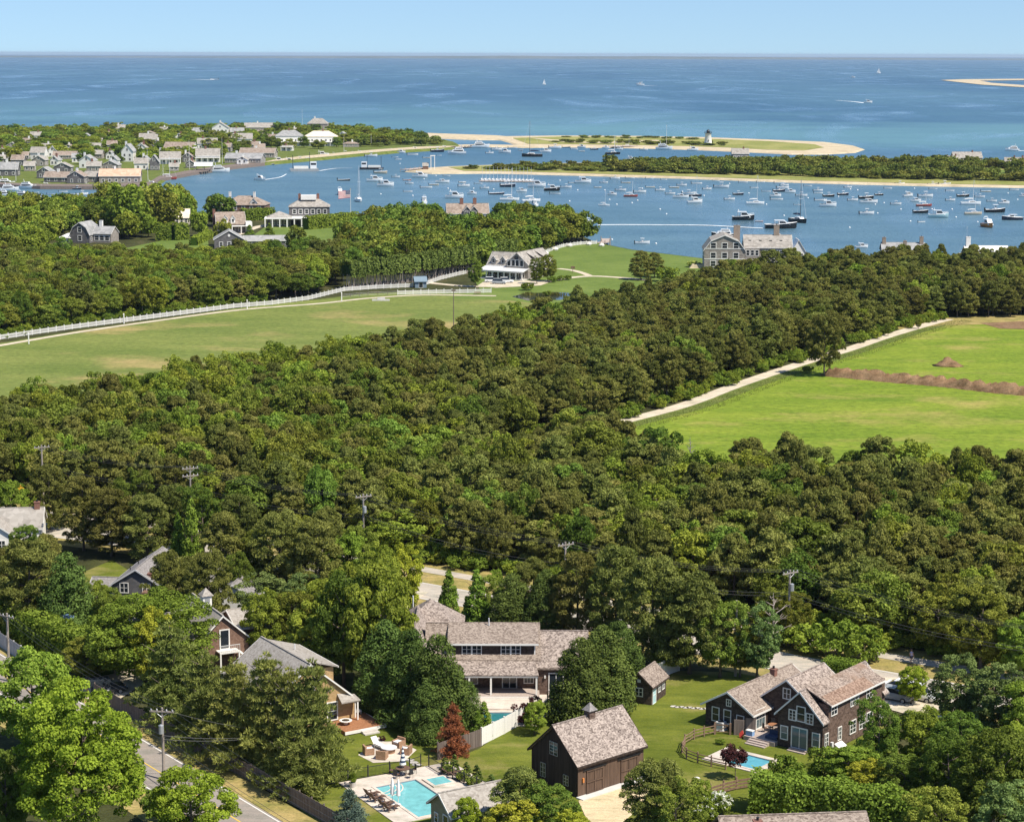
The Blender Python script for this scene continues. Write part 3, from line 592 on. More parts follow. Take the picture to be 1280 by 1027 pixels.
proto('fresh_bush', 2.6, 3.2, [(clump_crown('bush_foliage', *shape_round(2670 + i, 2.6, 3.2, 60, 0.0, 0.25, 0.12), 44, 0.13, 'leaf_fresh', 2680 + i), trunk_mesh('bush_stem', 1.8, 0.05, 2690 + i, 6, spread=0.5, first=0.1)) for i in range(2)])
proto('scrub', 4.0, 5.0, [(clump_crown('scrub_crown', *shape_round(2700 + i, 4.0, 5.0, 36, 0.05, 0.3, 0.16), 30, 0.34, 'leaf_scrub', 2710 + i), trunk_mesh('bush_stem', 3.0, 0.1, 2720 + i, 4)) for i in range(3)])
proto('town', 10.0, 9.0, [(clump_crown('shade_crown', *shape_round(2750 + i, 10.0, 9.0, 70, 0.0, 0.25, 0.13), 42, 0.42, 'leaf_oak', 2760 + i), trunk_mesh('oak_trunk', 8.0, 0.22, 2770 + i, 5)) for i in range(4)])
proto('town_fresh', 10.0, 9.0, [(clump_crown('shade_crown', *shape_round(2780 + i, 10.0, 9.0, 70, 0.0, 0.25, 0.13), 42, 0.42, 'leaf_fresh', 2790 + i), trunk_mesh('oak_trunk', 8.0, 0.22, 2795 + i, 5)) for i in range(3)])

RT = random.Random(11)
def plant(name, kind, p, h, w, label, cat, group=None, var=None, parts=('trunk', 'crown')):
    var = RT.randrange(len(PROTO[kind])) if var is None else var % len(PROTO[kind])
    c, t, h0, w0 = PROTO[kind][var]
    e = empty(name, p, RT.uniform(0, 6.28), label, cat, group); e.scale = (w / w0, w / w0, h / h0)
    q = [link(parts[0], t, e), link(parts[1], c, e)]; SRC.setdefault((kind, var), q)
    return e
def scatter(poly, d, seed, deny=(), jit=0.36):
    r = np.random.default_rng(seed); xs = [p[0] for p in poly]; ys = [p[1] for p in poly]
    nx = int((max(xs) - min(xs)) / d) + 2; ny = int((max(ys) - min(ys)) / (d * 0.87)) + 2
    I, J = np.meshgrid(np.arange(nx), np.arange(ny)); x = min(xs) + (I + 0.5 * (J % 2)) * d; y = min(ys) + J * d * 0.87
    P = np.stack([x.ravel(), y.ravel()], 1) + r.normal(size=(nx * ny, 2)) * d * jit * 0.6
    m = inside(P, poly)
    for q in deny: m &= ~inside(P, q)
    return P[m]
def near_line(P, line, dist):
    m = np.zeros(len(P), bool)
    for a, c in zip(line[:-1], line[1:]):
        a2 = np.array(a[:2]); d = np.array(c[:2]) - a2; L2 = d @ d
        t = np.clip(((P - a2) @ d) / L2, 0, 1); m |= np.linalg.norm(P - (a2 + t[:, None] * d), axis=1) < dist
    return m
def woods_group(name, kinds):
    """node group: an instance of a tree on every point, by the point's own kind, turn and size"""
    ng = bpy.data.node_groups.new(name, 'GeometryNodeTree')
    ng.interface.new_socket('Geometry', in_out='INPUT', socket_type='NodeSocketGeometry'); ng.interface.new_socket('Geometry', in_out='OUTPUT', socket_type='NodeSocketGeometry')
    n, l = ng.nodes, ng.links; gi = n.new('NodeGroupInput'); go = n.new('NodeGroupOutput'); iop = n.new('GeometryNodeInstanceOnPoints'); jn = n.new('GeometryNodeJoinGeometry')
    for kd, v in kinds[::-1]:
        j2 = n.new('GeometryNodeJoinGeometry')
        for ob in SRC[(kd, v)]:
            oi = n.new('GeometryNodeObjectInfo'); oi.inputs['Object'].default_value = ob; l.new(oi.outputs['Geometry'], j2.inputs[0])
        gt = n.new('GeometryNodeGeometryToInstance'); l.new(j2.outputs[0], gt.inputs[0]); l.new(gt.outputs[0], jn.inputs[0])
    def attr(nm, ty):
        a = n.new('GeometryNodeInputNamedAttribute'); a.data_type = ty; a.inputs['Name'].default_value = nm; return a.outputs['Attribute']
    l.new(gi.outputs[0], iop.inputs['Points']); l.new(jn.outputs[0], iop.inputs['Instance']); iop.inputs['Pick Instance'].default_value = True
    l.new(attr('vi', 'INT'), iop.inputs['Instance Index']); l.new(attr('turn', 'FLOAT_VECTOR'), iop.inputs['Rotation']); l.new(attr('size', 'FLOAT_VECTOR'), iop.inputs['Scale'])
    l.new(iop.outputs[0], go.inputs[0]); return ng
def woods(name, label, pts, kinds, group_name):
    """pts: list of (x, y, z, kind index, turn, sx, sz) -> one mass of trees"""
    me = bpy.data.meshes.new(name); A = np.array(pts, np.float32); me.vertices.add(len(A)); me.vertices.foreach_set('co', A[:, :3].ravel())
    a = me.attributes.new('vi', 'INT', 'POINT'); a.data.foreach_set('value', A[:, 3].astype(np.int32))
    t = np.zeros((len(A), 3), np.float32); t[:, 2] = A[:, 4]; a = me.attributes.new('turn', 'FLOAT_VECTOR', 'POINT'); a.data.foreach_set('vector', t.ravel())
    a = me.attributes.new('size', 'FLOAT_VECTOR', 'POINT'); a.data.foreach_set('vector', A[:, [5, 5, 6]].ravel().copy())
    o = link(name, me); md = o.modifiers.new('trees', 'NODES'); md.node_group = woods_group(name, kinds)
    return tag(o, label, 'woods', kind='stuff')
SRC = {}
# ------------------------------------------------------------------ woods
HOUSES_NO = [GP(q) for q in (
    [(-60, 690), (75, 690), (75, 640), (-60, 630)],
    [(145, 760), (310, 760), (310, 690), (150, 680)])]
FOREST_A = GP([(-140, 585), (0, 545), (130, 520), (300, 490), (430, 470), (560, 446), (645, 424), (700, 412), (760, 402), (840, 380), (900, 366), (1000, 350), (1100, 345), (1400, 345), (1400, 394), (1165, 398), (1115, 414), (1000, 448), (900, 484), (770, 524), (735, 540), (790, 590), (850, 628), (960, 612), (1100, 624), (1400, 650),
               (1400, 880), (1280, 852), (1100, 822), (960, 798), (760, 756), (500, 705), (250, 665), (-140, 620)])
FOREST_B = GP([(-200, 430), (0, 420), (100, 405), (200, 393), (300, 379), (380, 371), (425, 358), (440, 345), (500, 335), (430, 330), (380, 332), (260, 340), (200, 342), (120, 340), (0, 338), (-200, 350)])
HILL_C = GP([(448, 300), (480, 292), (560, 284), (640, 283), (700, 292), (738, 304), (700, 310), (660, 320), (600, 342), (540, 342), (480, 345), (440, 330), (425, 318)])
LEFT_E = GP([(-150, 275), (0, 272), (60, 270), (120, 274), (180, 272), (235, 272), (250, 290), (225, 298), (150, 300), (140, 330), (60, 325), (0, 335), (-150, 345)])
RW = random.Random(21)
near_p = {'pine': [], 'oak': [], 'fresh': []}
pool = {'pine': [], 'oak': [], 'fresh': []}
def add_region(poly, d, seed, mix, h, deny=(), zone='', keep=None):
    P = scatter(poly, d, seed, deny)
    P = P[~near_line(P, STREET, 14.5)]; P = P[~near_line(P, dirt, 5.0)]; P = P[~near_line(P, track, 5.0)]
    for x, y in P:
        px, py = PX((x, y, 0)); n1 = 0.5 + 0.5 * math.sin(x * 0.045 + 1.3) * math.cos(y * 0.031 + x * 0.012)
        kd = mix(px, py, n1, RW.random()); hh = h * RW.triangular(0.62, 1.34, 0.95); sx = RW.triangular(0.66, 1.42, 0.98) * d / 4.9
        pool[kd].append((x, y, 0.0, kd, RW.uniform(0, 6.28), sx, hh / 8.0, zone))
def mixA(px, py, n1, u):
    if py < 400 or (px > 700 and py < 560): return 'pine' if u < 0.88 else ('oak' if u < 0.95 else 'fresh')
    if px < 420 and py < 540: return 'fresh' if u < 0.7 else ('oak' if u < 0.88 else 'pine')
    pf = 0.72 if px > 500 else 0.5
    pf += 0.35 * (n1 - 0.5)
    return 'pine' if u < pf else ('oak' if u < pf + (1 - pf) * 0.6 else 'fresh')
add_region(FOREST_A, 4.9, 31, mixA, 8.6, HOUSES_NO, 'A')
add_region(FOREST_B, 5.6, 32, lambda px, py, n1, u: 'oak' if u < 0.62 else ('pine' if u < 0.85 else 'fresh'), 8.6, (), 'B')
ZONES = {'A': 'the big woods between the street and the two fields', 'B': 'the woods behind the long white field fence'}
KLAB = {'pine': ('pitch_pine', 'olive green pitch pine', 'pine tree'), 'oak': ('oak_tree', 'rounded dull green oak', 'oak tree'), 'fresh': ('broadleaf_tree', 'fresh green broadleaf tree', 'tree')}
rest = {}
def where(q):
    if q[7] == 'B': return ' behind the long white field fence'
    px = PX((q[0], q[1], 0))[0]
    xs = 'left of the two armed pole' if px < 240 else 'left of the transformer pole' if px < 455 else 'left of the middle pole' if px < 706 else 'right of the middle pole' if px < 985 else 'right of the street pole'
    ed = near_line(np.array([[q[0], q[1]]]), STREET, 22)[0]
    return (' at the street edge of woods, ' if ed else ' deeper in woods, ') + xs
for kd in pool:
    vis = [q for q in pool[kd] if -20 < PX((q[0], q[1], 4.0))[0] < 1300]
    vis.sort(key=lambda q: math.hypot(q[0], q[1])); ind = set(id(q) for q in vis[:290])
    for q in pool[kd]:
        if id(q) in ind:
            nm, lb, cat = KLAB[kd]; c, t, h0, w0 = PROTO[kd][0]
            plant(nm, kd, (q[0], q[1], 0), h0 * q[6], w0 * q[5], lb + where(q), cat, nm.replace('_', ' ') + 's in ' + ZONES[q[7]])
        else: rest.setdefault((kd, q[7]), []).append(q)
WN = {('pine', 'A'): ('pine_woods', 'far pitch pine woods stretching back from the dirt road to the shore'), ('oak', 'A'): ('oak_woods', 'scattered oaks deep in the pine woods beside the playing field'), ('fresh', 'A'): ('young_woods', 'band of fresh green young trees along the near edge of the playing field'),
      ('oak', 'B'): ('oak_woods', 'dense oak woods behind the long white fence on the left'), ('pine', 'B'): ('pine_woods', 'pines among the oaks behind the long white fence'), ('fresh', 'B'): ('young_woods', 'brighter green trees among the oaks behind the long white fence')}
for (kd, z), L in rest.items():
    kinds = [kk for kk in SRC if kk[0] == kd]
    woods(*WN[(kd, z)], [(q[0], q[1], 0, i % len(kinds), q[4], q[5], q[6]) for i, q in enumerate(L)], kinds, kd)

# undergrowth along the edges of the woods
L = []
_edges = [([p + Vector((-.86, .51, 0)) * 5.5 for p in dirt], 7.0, 500, 1.0), ([p + Vector((.52, .85, 0)) * 15.5 for p in STREET], 5.0, 420, 1.1), ([p + Vector((-.66, .75, 0)) * 12.5 for p in track[:int(len(track) * .58)]], 5.0, 380, 1.0), (GP([(815, 600), (870, 640), (960, 626), (1100, 638), (1300, 652)]), 10.0, 150, 1.0)]
for ln, w, n_, f in _edges:
    for _ in range(n_):
        i = RW.randrange(len(ln) - 1); p = ln[i].lerp(ln[i + 1], RW.random()); s_ = RW.uniform(.35, 1.0) * f
        L.append((p.x + RW.uniform(-w, w) * .6, p.y + RW.uniform(-w, w) * .6, 0, RW.randrange(5), RW.uniform(0, 6.28), s_, s_ * RW.uniform(.6, 1.1)))
for i in range(5): plant('bush', 'bush' if i < 3 else 'fresh_bush', (dirt[8 + i * 6].x - 3.6, dirt[8 + i * 6].y + 2.2, 0), 1.3, 1.9, 'low green bush on the wooded side of the dirt road, ' + ['nearest', 'second', 'third', 'fourth', 'farthest'][i] + ' of five', 'bush', var=i if i < 3 else i - 3, parts=('stem', 'foliage'))
kinds = [kk for kk in SRC if kk[0] in ('bush', 'fresh_bush')]; woods('undergrowth', 'low bushes and undergrowth along the edges of the woods', L, kinds, 'bush')

# trees one can tell apart on the hill, by the harbour and in the town
r4 = random.Random(44)
for x, y in scatter(HILL_C, 8.2, 41, [GP([(548, 270), (622, 270), (622, 305), (548, 305)])]):
    plant('hill_oak', 'town', (x, y, 0), r4.uniform(9.0, 12.0), r4.uniform(9, 12), 'round dark oak on the harbour hill, ' + (lambda a: 'left of the white hill house' if a < 552 else 'in front of the white hill house' if a < 620 else 'right of the white hill house')(PX((x, y, 0))[0]), 'oak tree', 'oaks on the harbour hill')
for x, y in scatter(LEFT_E, 10.5, 42, [GP(q) for q in ([(72, 295), (142, 295), (142, 345), (72, 345)], [(188, 275), (262, 275), (262, 335), (188, 335)])]):
    if not -25 < PX((x, y, 0))[0] < 1300: continue
    kd = 'town_fresh' if r4.random() < 0.6 else 'town'
    px, py = PX((x, y, 0))
    hh = r4.uniform(9, 12) * (1.35 if 120 < px < 235 and py < 290 else 1.0)
    plant('shade_tree', kd, (x, y, 0), hh, hh * r4.uniform(0.8, 1.05), 'bright green shade tree below the marina, ' + ('left of the gambrel house' if px < 85 else 'between the gambrel and cream houses' if px < 195 else 'around the cream house'), 'tree', 'trees below the marina')
HT = [(160, 296, 232, 62, 'town_fresh', 'tallest bright green tree in front of the boathouse row'), (205, 290, 236, 48, 'town', 'broad green tree just left of the cream roofed house'),
      (236, 277, 243, 16, 'cone', 'dark pointed conifer between the marina trees and the water'), (250, 296, 262, 24, 'town_fresh', 'rounded bright tree right of the clipped hedge below the cream house'), (275, 283, 245, 44, 'town', 'wide tree left of the brick chimney cottage'), (264, 258, 246, 16, 'town', 'small tree top sticking up beside the water'),
      (280, 307, 274, 22, 'town', 'dark tree standing behind the grey barn'), (312, 299, 281, 15, 'cone', 'small conifer on the lawn below the brick chimney cottage'), (337, 301, 279, 16, 'cone', 'dark conical tree in the middle of the hill lawn'), (370, 318, 284, 28, 'town', 'dull green tree at the foot of the hill lawn'),
      (594, 359, 327, 20, 'near_oak', 'dark upright tree at the left end of the porch house'), (685, 352, 318, 26, 'near_oak', 'dark broad tree beside the porch house'), (671, 355, 326, 18, 'near_oak', 'lower round tree at the right end of the porch house'), (801, 350, 315, 30, 'near_pine', 'dark spreading pine alone on the shore lawn'), (818, 347, 317, 26, 'near_pine', 'second dark pine beside the lone shore pine'), (835, 352, 335, 28, 'bush', 'low dark juniper under the shore pines'),
      (552, 286, 261, 12, 'town', 'small wind bent tree left of the white hilltop house'), (1030, 470, 397, 46, 'pine', 'lone open crowned tree where the soil bank meets the dirt road'), (1010, 440, 405, 28, 'near_oak', 'roadside tree on the far side of the dirt road'), (1110, 420, 403, 10, 'near_oak', 'small sapling beside the far end of the dirt road'), (1148, 411, 398, 9, 'near_oak', 'sapling at the end of the dirt road')]
for x, by, ty, w, kd, lb in HT:
    p = G(x, by); m = mpp(p)
    plant('conifer' if kd in ('cone', 'near_pine') else 'shade_tree', kd, p, height(p, ty), w * m, lb, 'tree')
TOWN_T = GP([(-150, 168), (0, 168), (150, 165), (300, 163), (420, 165), (490, 171), (530, 178), (500, 182), (430, 182), (330, 187), (280, 196), (230, 203), (180, 206), (100, 206), (0, 212), (-150, 214)], ZT)
# ground of houses in the town is kept free below, in the list of houses
TOWN_H = [  # left px, right px, base y, top y, wall, roof, form, label
    (124, 178, 229, 212, 'wall_grey', 'roof_far_orange', 'x', 'long boathouse with an orange tan roof on the quay'),
    (55, 88, 228, 215, 'wall_grey_dark', 'roof_far_brown', 'x', 'low grey waterfront shed with pinkish brown roof beside the marina'),
    (84, 107, 229.5, 214, 'wall_grey_dark', 'roof_far_brown', 'y', 'dark gable fronted boathouse next to the orange roofed one'),
    (105, 124, 228, 214.5, 'wall_grey', 'roof_far', 'x', 'small tan roofed shed against the orange roofed boathouse'),
    (46, 65, 223, 209, 'wall_grey_dark', 'roof_far_grey', 'y', 'narrow dark house at the left end of the boathouse row'),
    (67, 90, 216, 203.5, 'wall_grey_dark', 'roof_far', 'y', 'grey gambrel house behind the low quay shed'),
    (99, 119, 210, 194, 'white_paint', 'roof_far_grey', 'y', 'white gable house above the boathouse row'),
    (108, 127, 214.5, 202, 'wall_grey', 'roof_far', 'x', 'tan roofed house directly behind the gable boathouse'),
    (128, 149, 213, 201, 'wall_grey', 'roof_far_grey', 'y', 'grey roofed house behind the orange boathouse roof'),
    (38, 58, 199, 184, 'white_paint', 'roof_far', 'x', 'white house with pale roof left of the brown roofed inn'),
    (60, 71, 196, 183, 'white_paint', 'roof_far_grey', 'y', 'small white gabled house at the end of the brown roof'),
    (66, 97, 199, 189.5, 'wall_grey', 'roof_far_brown', 'x', 'long brown roofed inn amid the town trees'),
    (152, 168, 202, 180, 'white_paint', 'roof_far_grey', 'y', 'tall white three storey house among the trees'),
    (174, 198, 181, 167, 'white_paint', 'roof_far', 'x', 'broad white house high behind the town trees'),
    (169, 184, 193, 179, 'white_paint', 'roof_far', 'y', 'white house just below the broad white one'),
    (168, 186, 212, 198, 'white_paint', 'roof_far', 'x', 'white waterfront house right of the orange boathouse'),
    (187, 199, 213, 194, 'wall_grey_dark', 'roof_far_grey', 'y', 'narrow grey house beside the white waterfront house'),
    (-6, 24, 220, 203, 'wall_grey_dark', 'roof_far_grey', 'x', 'wide grey roofed hall at the left edge of town'),
    (38, 52, 175, 165, 'white_paint', 'roof_far', 'x', 'white roof peeping from trees at upper left'),
    (141, 157, 166, 156, 'white_paint', 'roof_far', 'x', 'white house at the back of town near the open sea'),
    (205, 245, 192, 178, 'white_paint', 'roof_far_brown', 'x', 'long white hotel block with a brown roof'),
    (247, 273, 186, 173, 'white_paint', 'roof_far', 'x', 'white house with pale hipped roof right of the brown roofed block'),
    (245, 276, 203, 186, 'white_paint', 'roof_far', 'x', 'white balconied waterfront house above the ferry pier'),
    (200, 227, 205, 190, 'white_paint', 'roof_far', 'x', 'low white house left of the balconied one'),
    (240, 264, 171, 160, 'wall_grey_dark', 'roof_far_grey', 'x', 'dark grey house high in the town trees'),
    (265, 287, 169.5, 153, 'white_paint', 'roof_far', 'y', 'white gabled house with chimney beside the dark grey house'),
    (286, 317, 180, 167, 'white_paint', 'roof_far', 'x', 'white two storey house in the middle of the far town'),
    (288, 306, 169.5, 160, 'wall_grey', 'roof_far_grey', 'x', 'grey roofed house behind the white two storey one'),
    (306, 351, 165, 154, 'wall_grey', 'roof_far', 'x', 'long grey tan roof behind the far trees'),
    (281, 330, 204, 192, 'wall_grey', 'roof_far_grey', 'x', 'long low grey boatyard shed on the water'),
    (299, 346, 197, 185.5, 'wall_grey', 'roof_far_brown', 'x', 'brown roofed boatyard building behind the low shed'),
    (344, 381, 182.5, 163, 'white_paint', 'roof_far_grey', 'h', 'large white harbour hotel with grey roof'),
    (381, 425, 182.5, 164, 'white_paint', 'roof_cream', 'h', 'white hotel wing with long porches and yellowish roof'),
    (384, 411, 166, 148, 'wall_grey', 'roof_far', 'h', 'big grey hip roofed house behind the hotel'),
    (352, 366, 188.5, 182, 'white_paint', 'roof_far', 'x', 'little white cottage by the hotel lawn'),
    (429, 450, 184, 177.5, 'wall_grey', 'roof_far_brown', 'h', 'open brown roofed pavilion near the beach'),
    (20, 36, 196, 186, 'white_paint', 'roof_far', 'y', 'white cottage at the left among the trees'),
    (76, 96, 189, 181, 'cream_paint', 'roof_far_brown', 'y', 'cream house behind the brown roofed inn'),
    (216, 232, 176, 167, 'white_paint', 'roof_far', 'y', 'white cottage left of the pale hipped roof'),
    (420, 436, 176, 165, 'white_paint', 'roof_far_grey', 'y', 'white house between the hotel and the beach trees')]
_w = [('white_paint', 'roof_far_grey', 'white'), ('wall_grey', 'roof_far', 'grey shingled'), ('white_paint', 'roof_far', 'white pale roofed'), ('wall_grey_dark', 'roof_far_brown', 'dark brown roofed')]
_x = random.Random(8)
for i, (x, y, w, hp) in enumerate([(8, 188, 15, 10), (14, 207, 17, 13), (30, 214, 14, 12), (90, 203, 12, 11), (112, 190, 14, 11), (134, 187, 13, 11), (148, 221, 0, 0), (190, 186, 13, 11), (202, 200, 0, 0), (228, 203, 14, 12), (276, 190, 13, 11), (318, 190, 14, 10), (333, 178, 12, 10), (102, 176, 12, 9), (70, 175, 11, 8), (128, 172, 11, 8), (200, 168, 12, 9), (225, 165, 11, 8), (320, 172, 12, 9), (10, 174, 12, 8), (362, 168, 10, 8), (24, 200, 12, 10), (118, 182, 10, 9), (176, 205, 10, 10), (212, 214, 12, 10), (232, 210, 12, 10), (296, 205, 14, 9), (312, 186, 11, 9)]):
    if w:
        a_, b_, c_ = _w[_x.randrange(4)]
        TOWN_H.append((x, x + w, y, y - hp, a_, b_, _x.choice('xy'), '%s cottage of the harbour town, %s cottage from the left' % (c_, '{}')))
_n0 = [i for i, q in enumerate(TOWN_H) if '{}' in q[7]]; _n0.sort(key=lambda i: TOWN_H[i][0])
_ord = 'first second third fourth fifth sixth seventh eighth ninth tenth eleventh twelfth thirteenth fourteenth fifteenth sixteenth seventeenth eighteenth nineteenth twentieth twenty-first twenty-second twenty-third twenty-fourth twenty-fifth twenty-sixth twenty-seventh twenty-eighth'.split()
for k_, i in enumerate(_n0): TOWN_H[i] = TOWN_H[i][:7] + (TOWN_H[i][7].format(_ord[k_]),)
_rows = [(222, 12, 'first'), (214, 12, 'second'), (206, 11, 'third'), (198, 11, 'fourth'), (190, 10, 'fifth'), (181, 9, 'sixth'), (172, 8, 'seventh')]
for y0, hp, rw in _rows:
    x = -8 + _x.uniform(0, 8); n_ = 0
    while x < {222: 40, 214: 190, 206: 235, 198: 280, 190: 335, 181: 340, 172: 400}[y0]:
        w = _x.uniform(10, 19); y = y0 + _x.uniform(-2.5, 2.5); h_ = hp * _x.uniform(.8, 1.25)
        if not any(q[0] < x + w + 1 and x - 1 < q[1] and abs(q[2] - y) < 5.5 for q in TOWN_H) and _x.random() < (.85 if y0 > 185 else .5):
            a_, b_, c_ = _w[_x.choice((0, 0, 1, 1, 2, 2, 3))]; n_ += 1
            TOWN_H.append((x, x + w, y, y - h_, a_, b_, _x.choice('xy'), '%s house in the %s row from the marina, %s counted from left' % (c_, rw, _ord[n_ - 1])))
        x += w + _x.uniform(2, 9)
town_foot = []
for x0, x1, by, ty, *_ in TOWN_H:
    a, c = G(x0 - 3, by + 1.0, ZT), G(x1 + 3, by + 1.0, ZT); town_foot.append([a, c, c + Vector((0, 16, 0)), a + Vector((0, 16, 0))])
    town_foot.append([G(x0 - 2, by + (6.5 if by < 195 else 8.5), ZT), G(x1 + 2, by + (6.5 if by < 195 else 8.5), ZT), c, a])
TT = [q for q in scatter(TOWN_T, 15.0, 43, town_foot) if PX((q[0], q[1], 0))[0] > -25]
TT.sort(key=lambda q: q[1])
for x, y in TT[:285]:
    plant('town_tree', 'town_fresh' if r4.random() < 0.35 else 'town', (x, y, ZT), r4.uniform(5.0, 9.5), r4.uniform(9, 17), 'green shade tree in the harbour town, ' + (lambda a: 'at its left end' if a < 60 else 'behind the boathouse row' if a < 150 else 'near the tall white house' if a < 210 else 'above the ferry pier' if a < 290 else 'above the boatyard' if a < 345 else 'around the harbour hotel')(PX((x, y, ZT))[0]), 'tree', 'trees of the harbour town')
for i, (x, y) in enumerate(((347, 185), (362, 187), (380, 184.5), (398, 186), (421, 184), (432, 181))): plant('town_tree', 'town', G(x, y, ZT), 6.5 + i % 3, 9 + i % 2 * 3, 'tree on the lawn before the harbour hotel, ' + ['leftmost', 'second', 'third', 'fourth', 'fifth', 'rightmost'][i] + ' of six', 'tree')
for kd, lo, lb in (('town', 0, 'far mass of dull green trees at the back of the harbour town'), ('town_fresh', 1, 'brighter trees in the far mass behind the harbour town')):
    kinds = [kk for kk in SRC if kk[0] == kd]; L = [(q[0], q[1], ZT, i % len(kinds), i * 2.4, r4.uniform(1.0, 1.8), r4.uniform(.5, .95)) for i, q in enumerate(TT[285:]) if (i % 3 == 0) == bool(lo)]
    woods('town_trees', lb, L, kinds, kd)
BT = GP([(415, 170), (455, 165), (520, 172), (560, 180), (520, 183), (450, 184), (420, 180)], ZT)
for x, y in scatter(BT, 17.0, 45): plant('shrub', 'scrub', (x, y, ZT), r4.uniform(2.5, 6.0), r4.uniform(6, 14), 'low green shrub on the point behind the town beach', 'shrub', 'shrubs on the beach point')
# scrub woods of the long spit: too small and too many to count
L = []
SCR = GP([(575, 211), (640, 208.5), (700, 207), (850, 205.5), (1000, 205.5), (1300, 208), (1600, 211), (1600, 235), (1290, 227.5), (1150, 225), (1000, 221), (860, 217.3), (740, 214.6), (640, 212.6)], ZS)
for x, y in scatter(SCR, 8.0, 46, [GP([(1222, 211), (1264, 211), (1264, 224), (1222, 224)], ZS)]):
    px, py = PX((x, y, ZS))
    if not -250 < px < 1550: continue
    f = 1.0 if px > 760 else 0.55 if RW.random() < 0.7 else 0
    if f == 0 or px < 585: continue
    L.append((x, y, ZS, 0, RW.uniform(0, 6.28), RW.uniform(1.1, 2.1) * (0.8 + 0.4 * f), RW.choice((0.6, 0.9, 1.2, 1.7)) * RW.uniform(.8, 1.15) * f))
kinds = [kk for kk in SRC if kk[0] == 'scrub']
for i, q in enumerate(L): L[i] = q[:3] + (i % len(kinds),) + q[4:]
woods('scrub_woods', 'dark green scrub woods covering the long low spit across the harbour', L, kinds, 'scrub')
L = []
for x, y in scatter(GP([(690, 178.6), (760, 180), (860, 181.5), (920, 184), (900, 180), (820, 178), (700, 176.5)], ZS), 14.0, 47): L.append((x, y, ZS, RW.randrange(len(kinds)), RW.uniform(0, 6.28), RW.uniform(1.2, 2.2), RW.uniform(0.3, 0.75)))
for x, y in scatter(GP([(690, 171.3), (800, 171.7), (880, 174), (870, 175.5), (800, 173.5), (690, 172.8)], ZS), 16.0, 48): L.append((x, y, ZS, RW.randrange(len(kinds)), RW.uniform(0, 6.28), RW.uniform(1.2, 2.2), RW.uniform(0.25, 0.6)))
woods('beach_scrub', 'low dark scrub dotted over the grassy lighthouse spit', L, kinds, 'scrub')
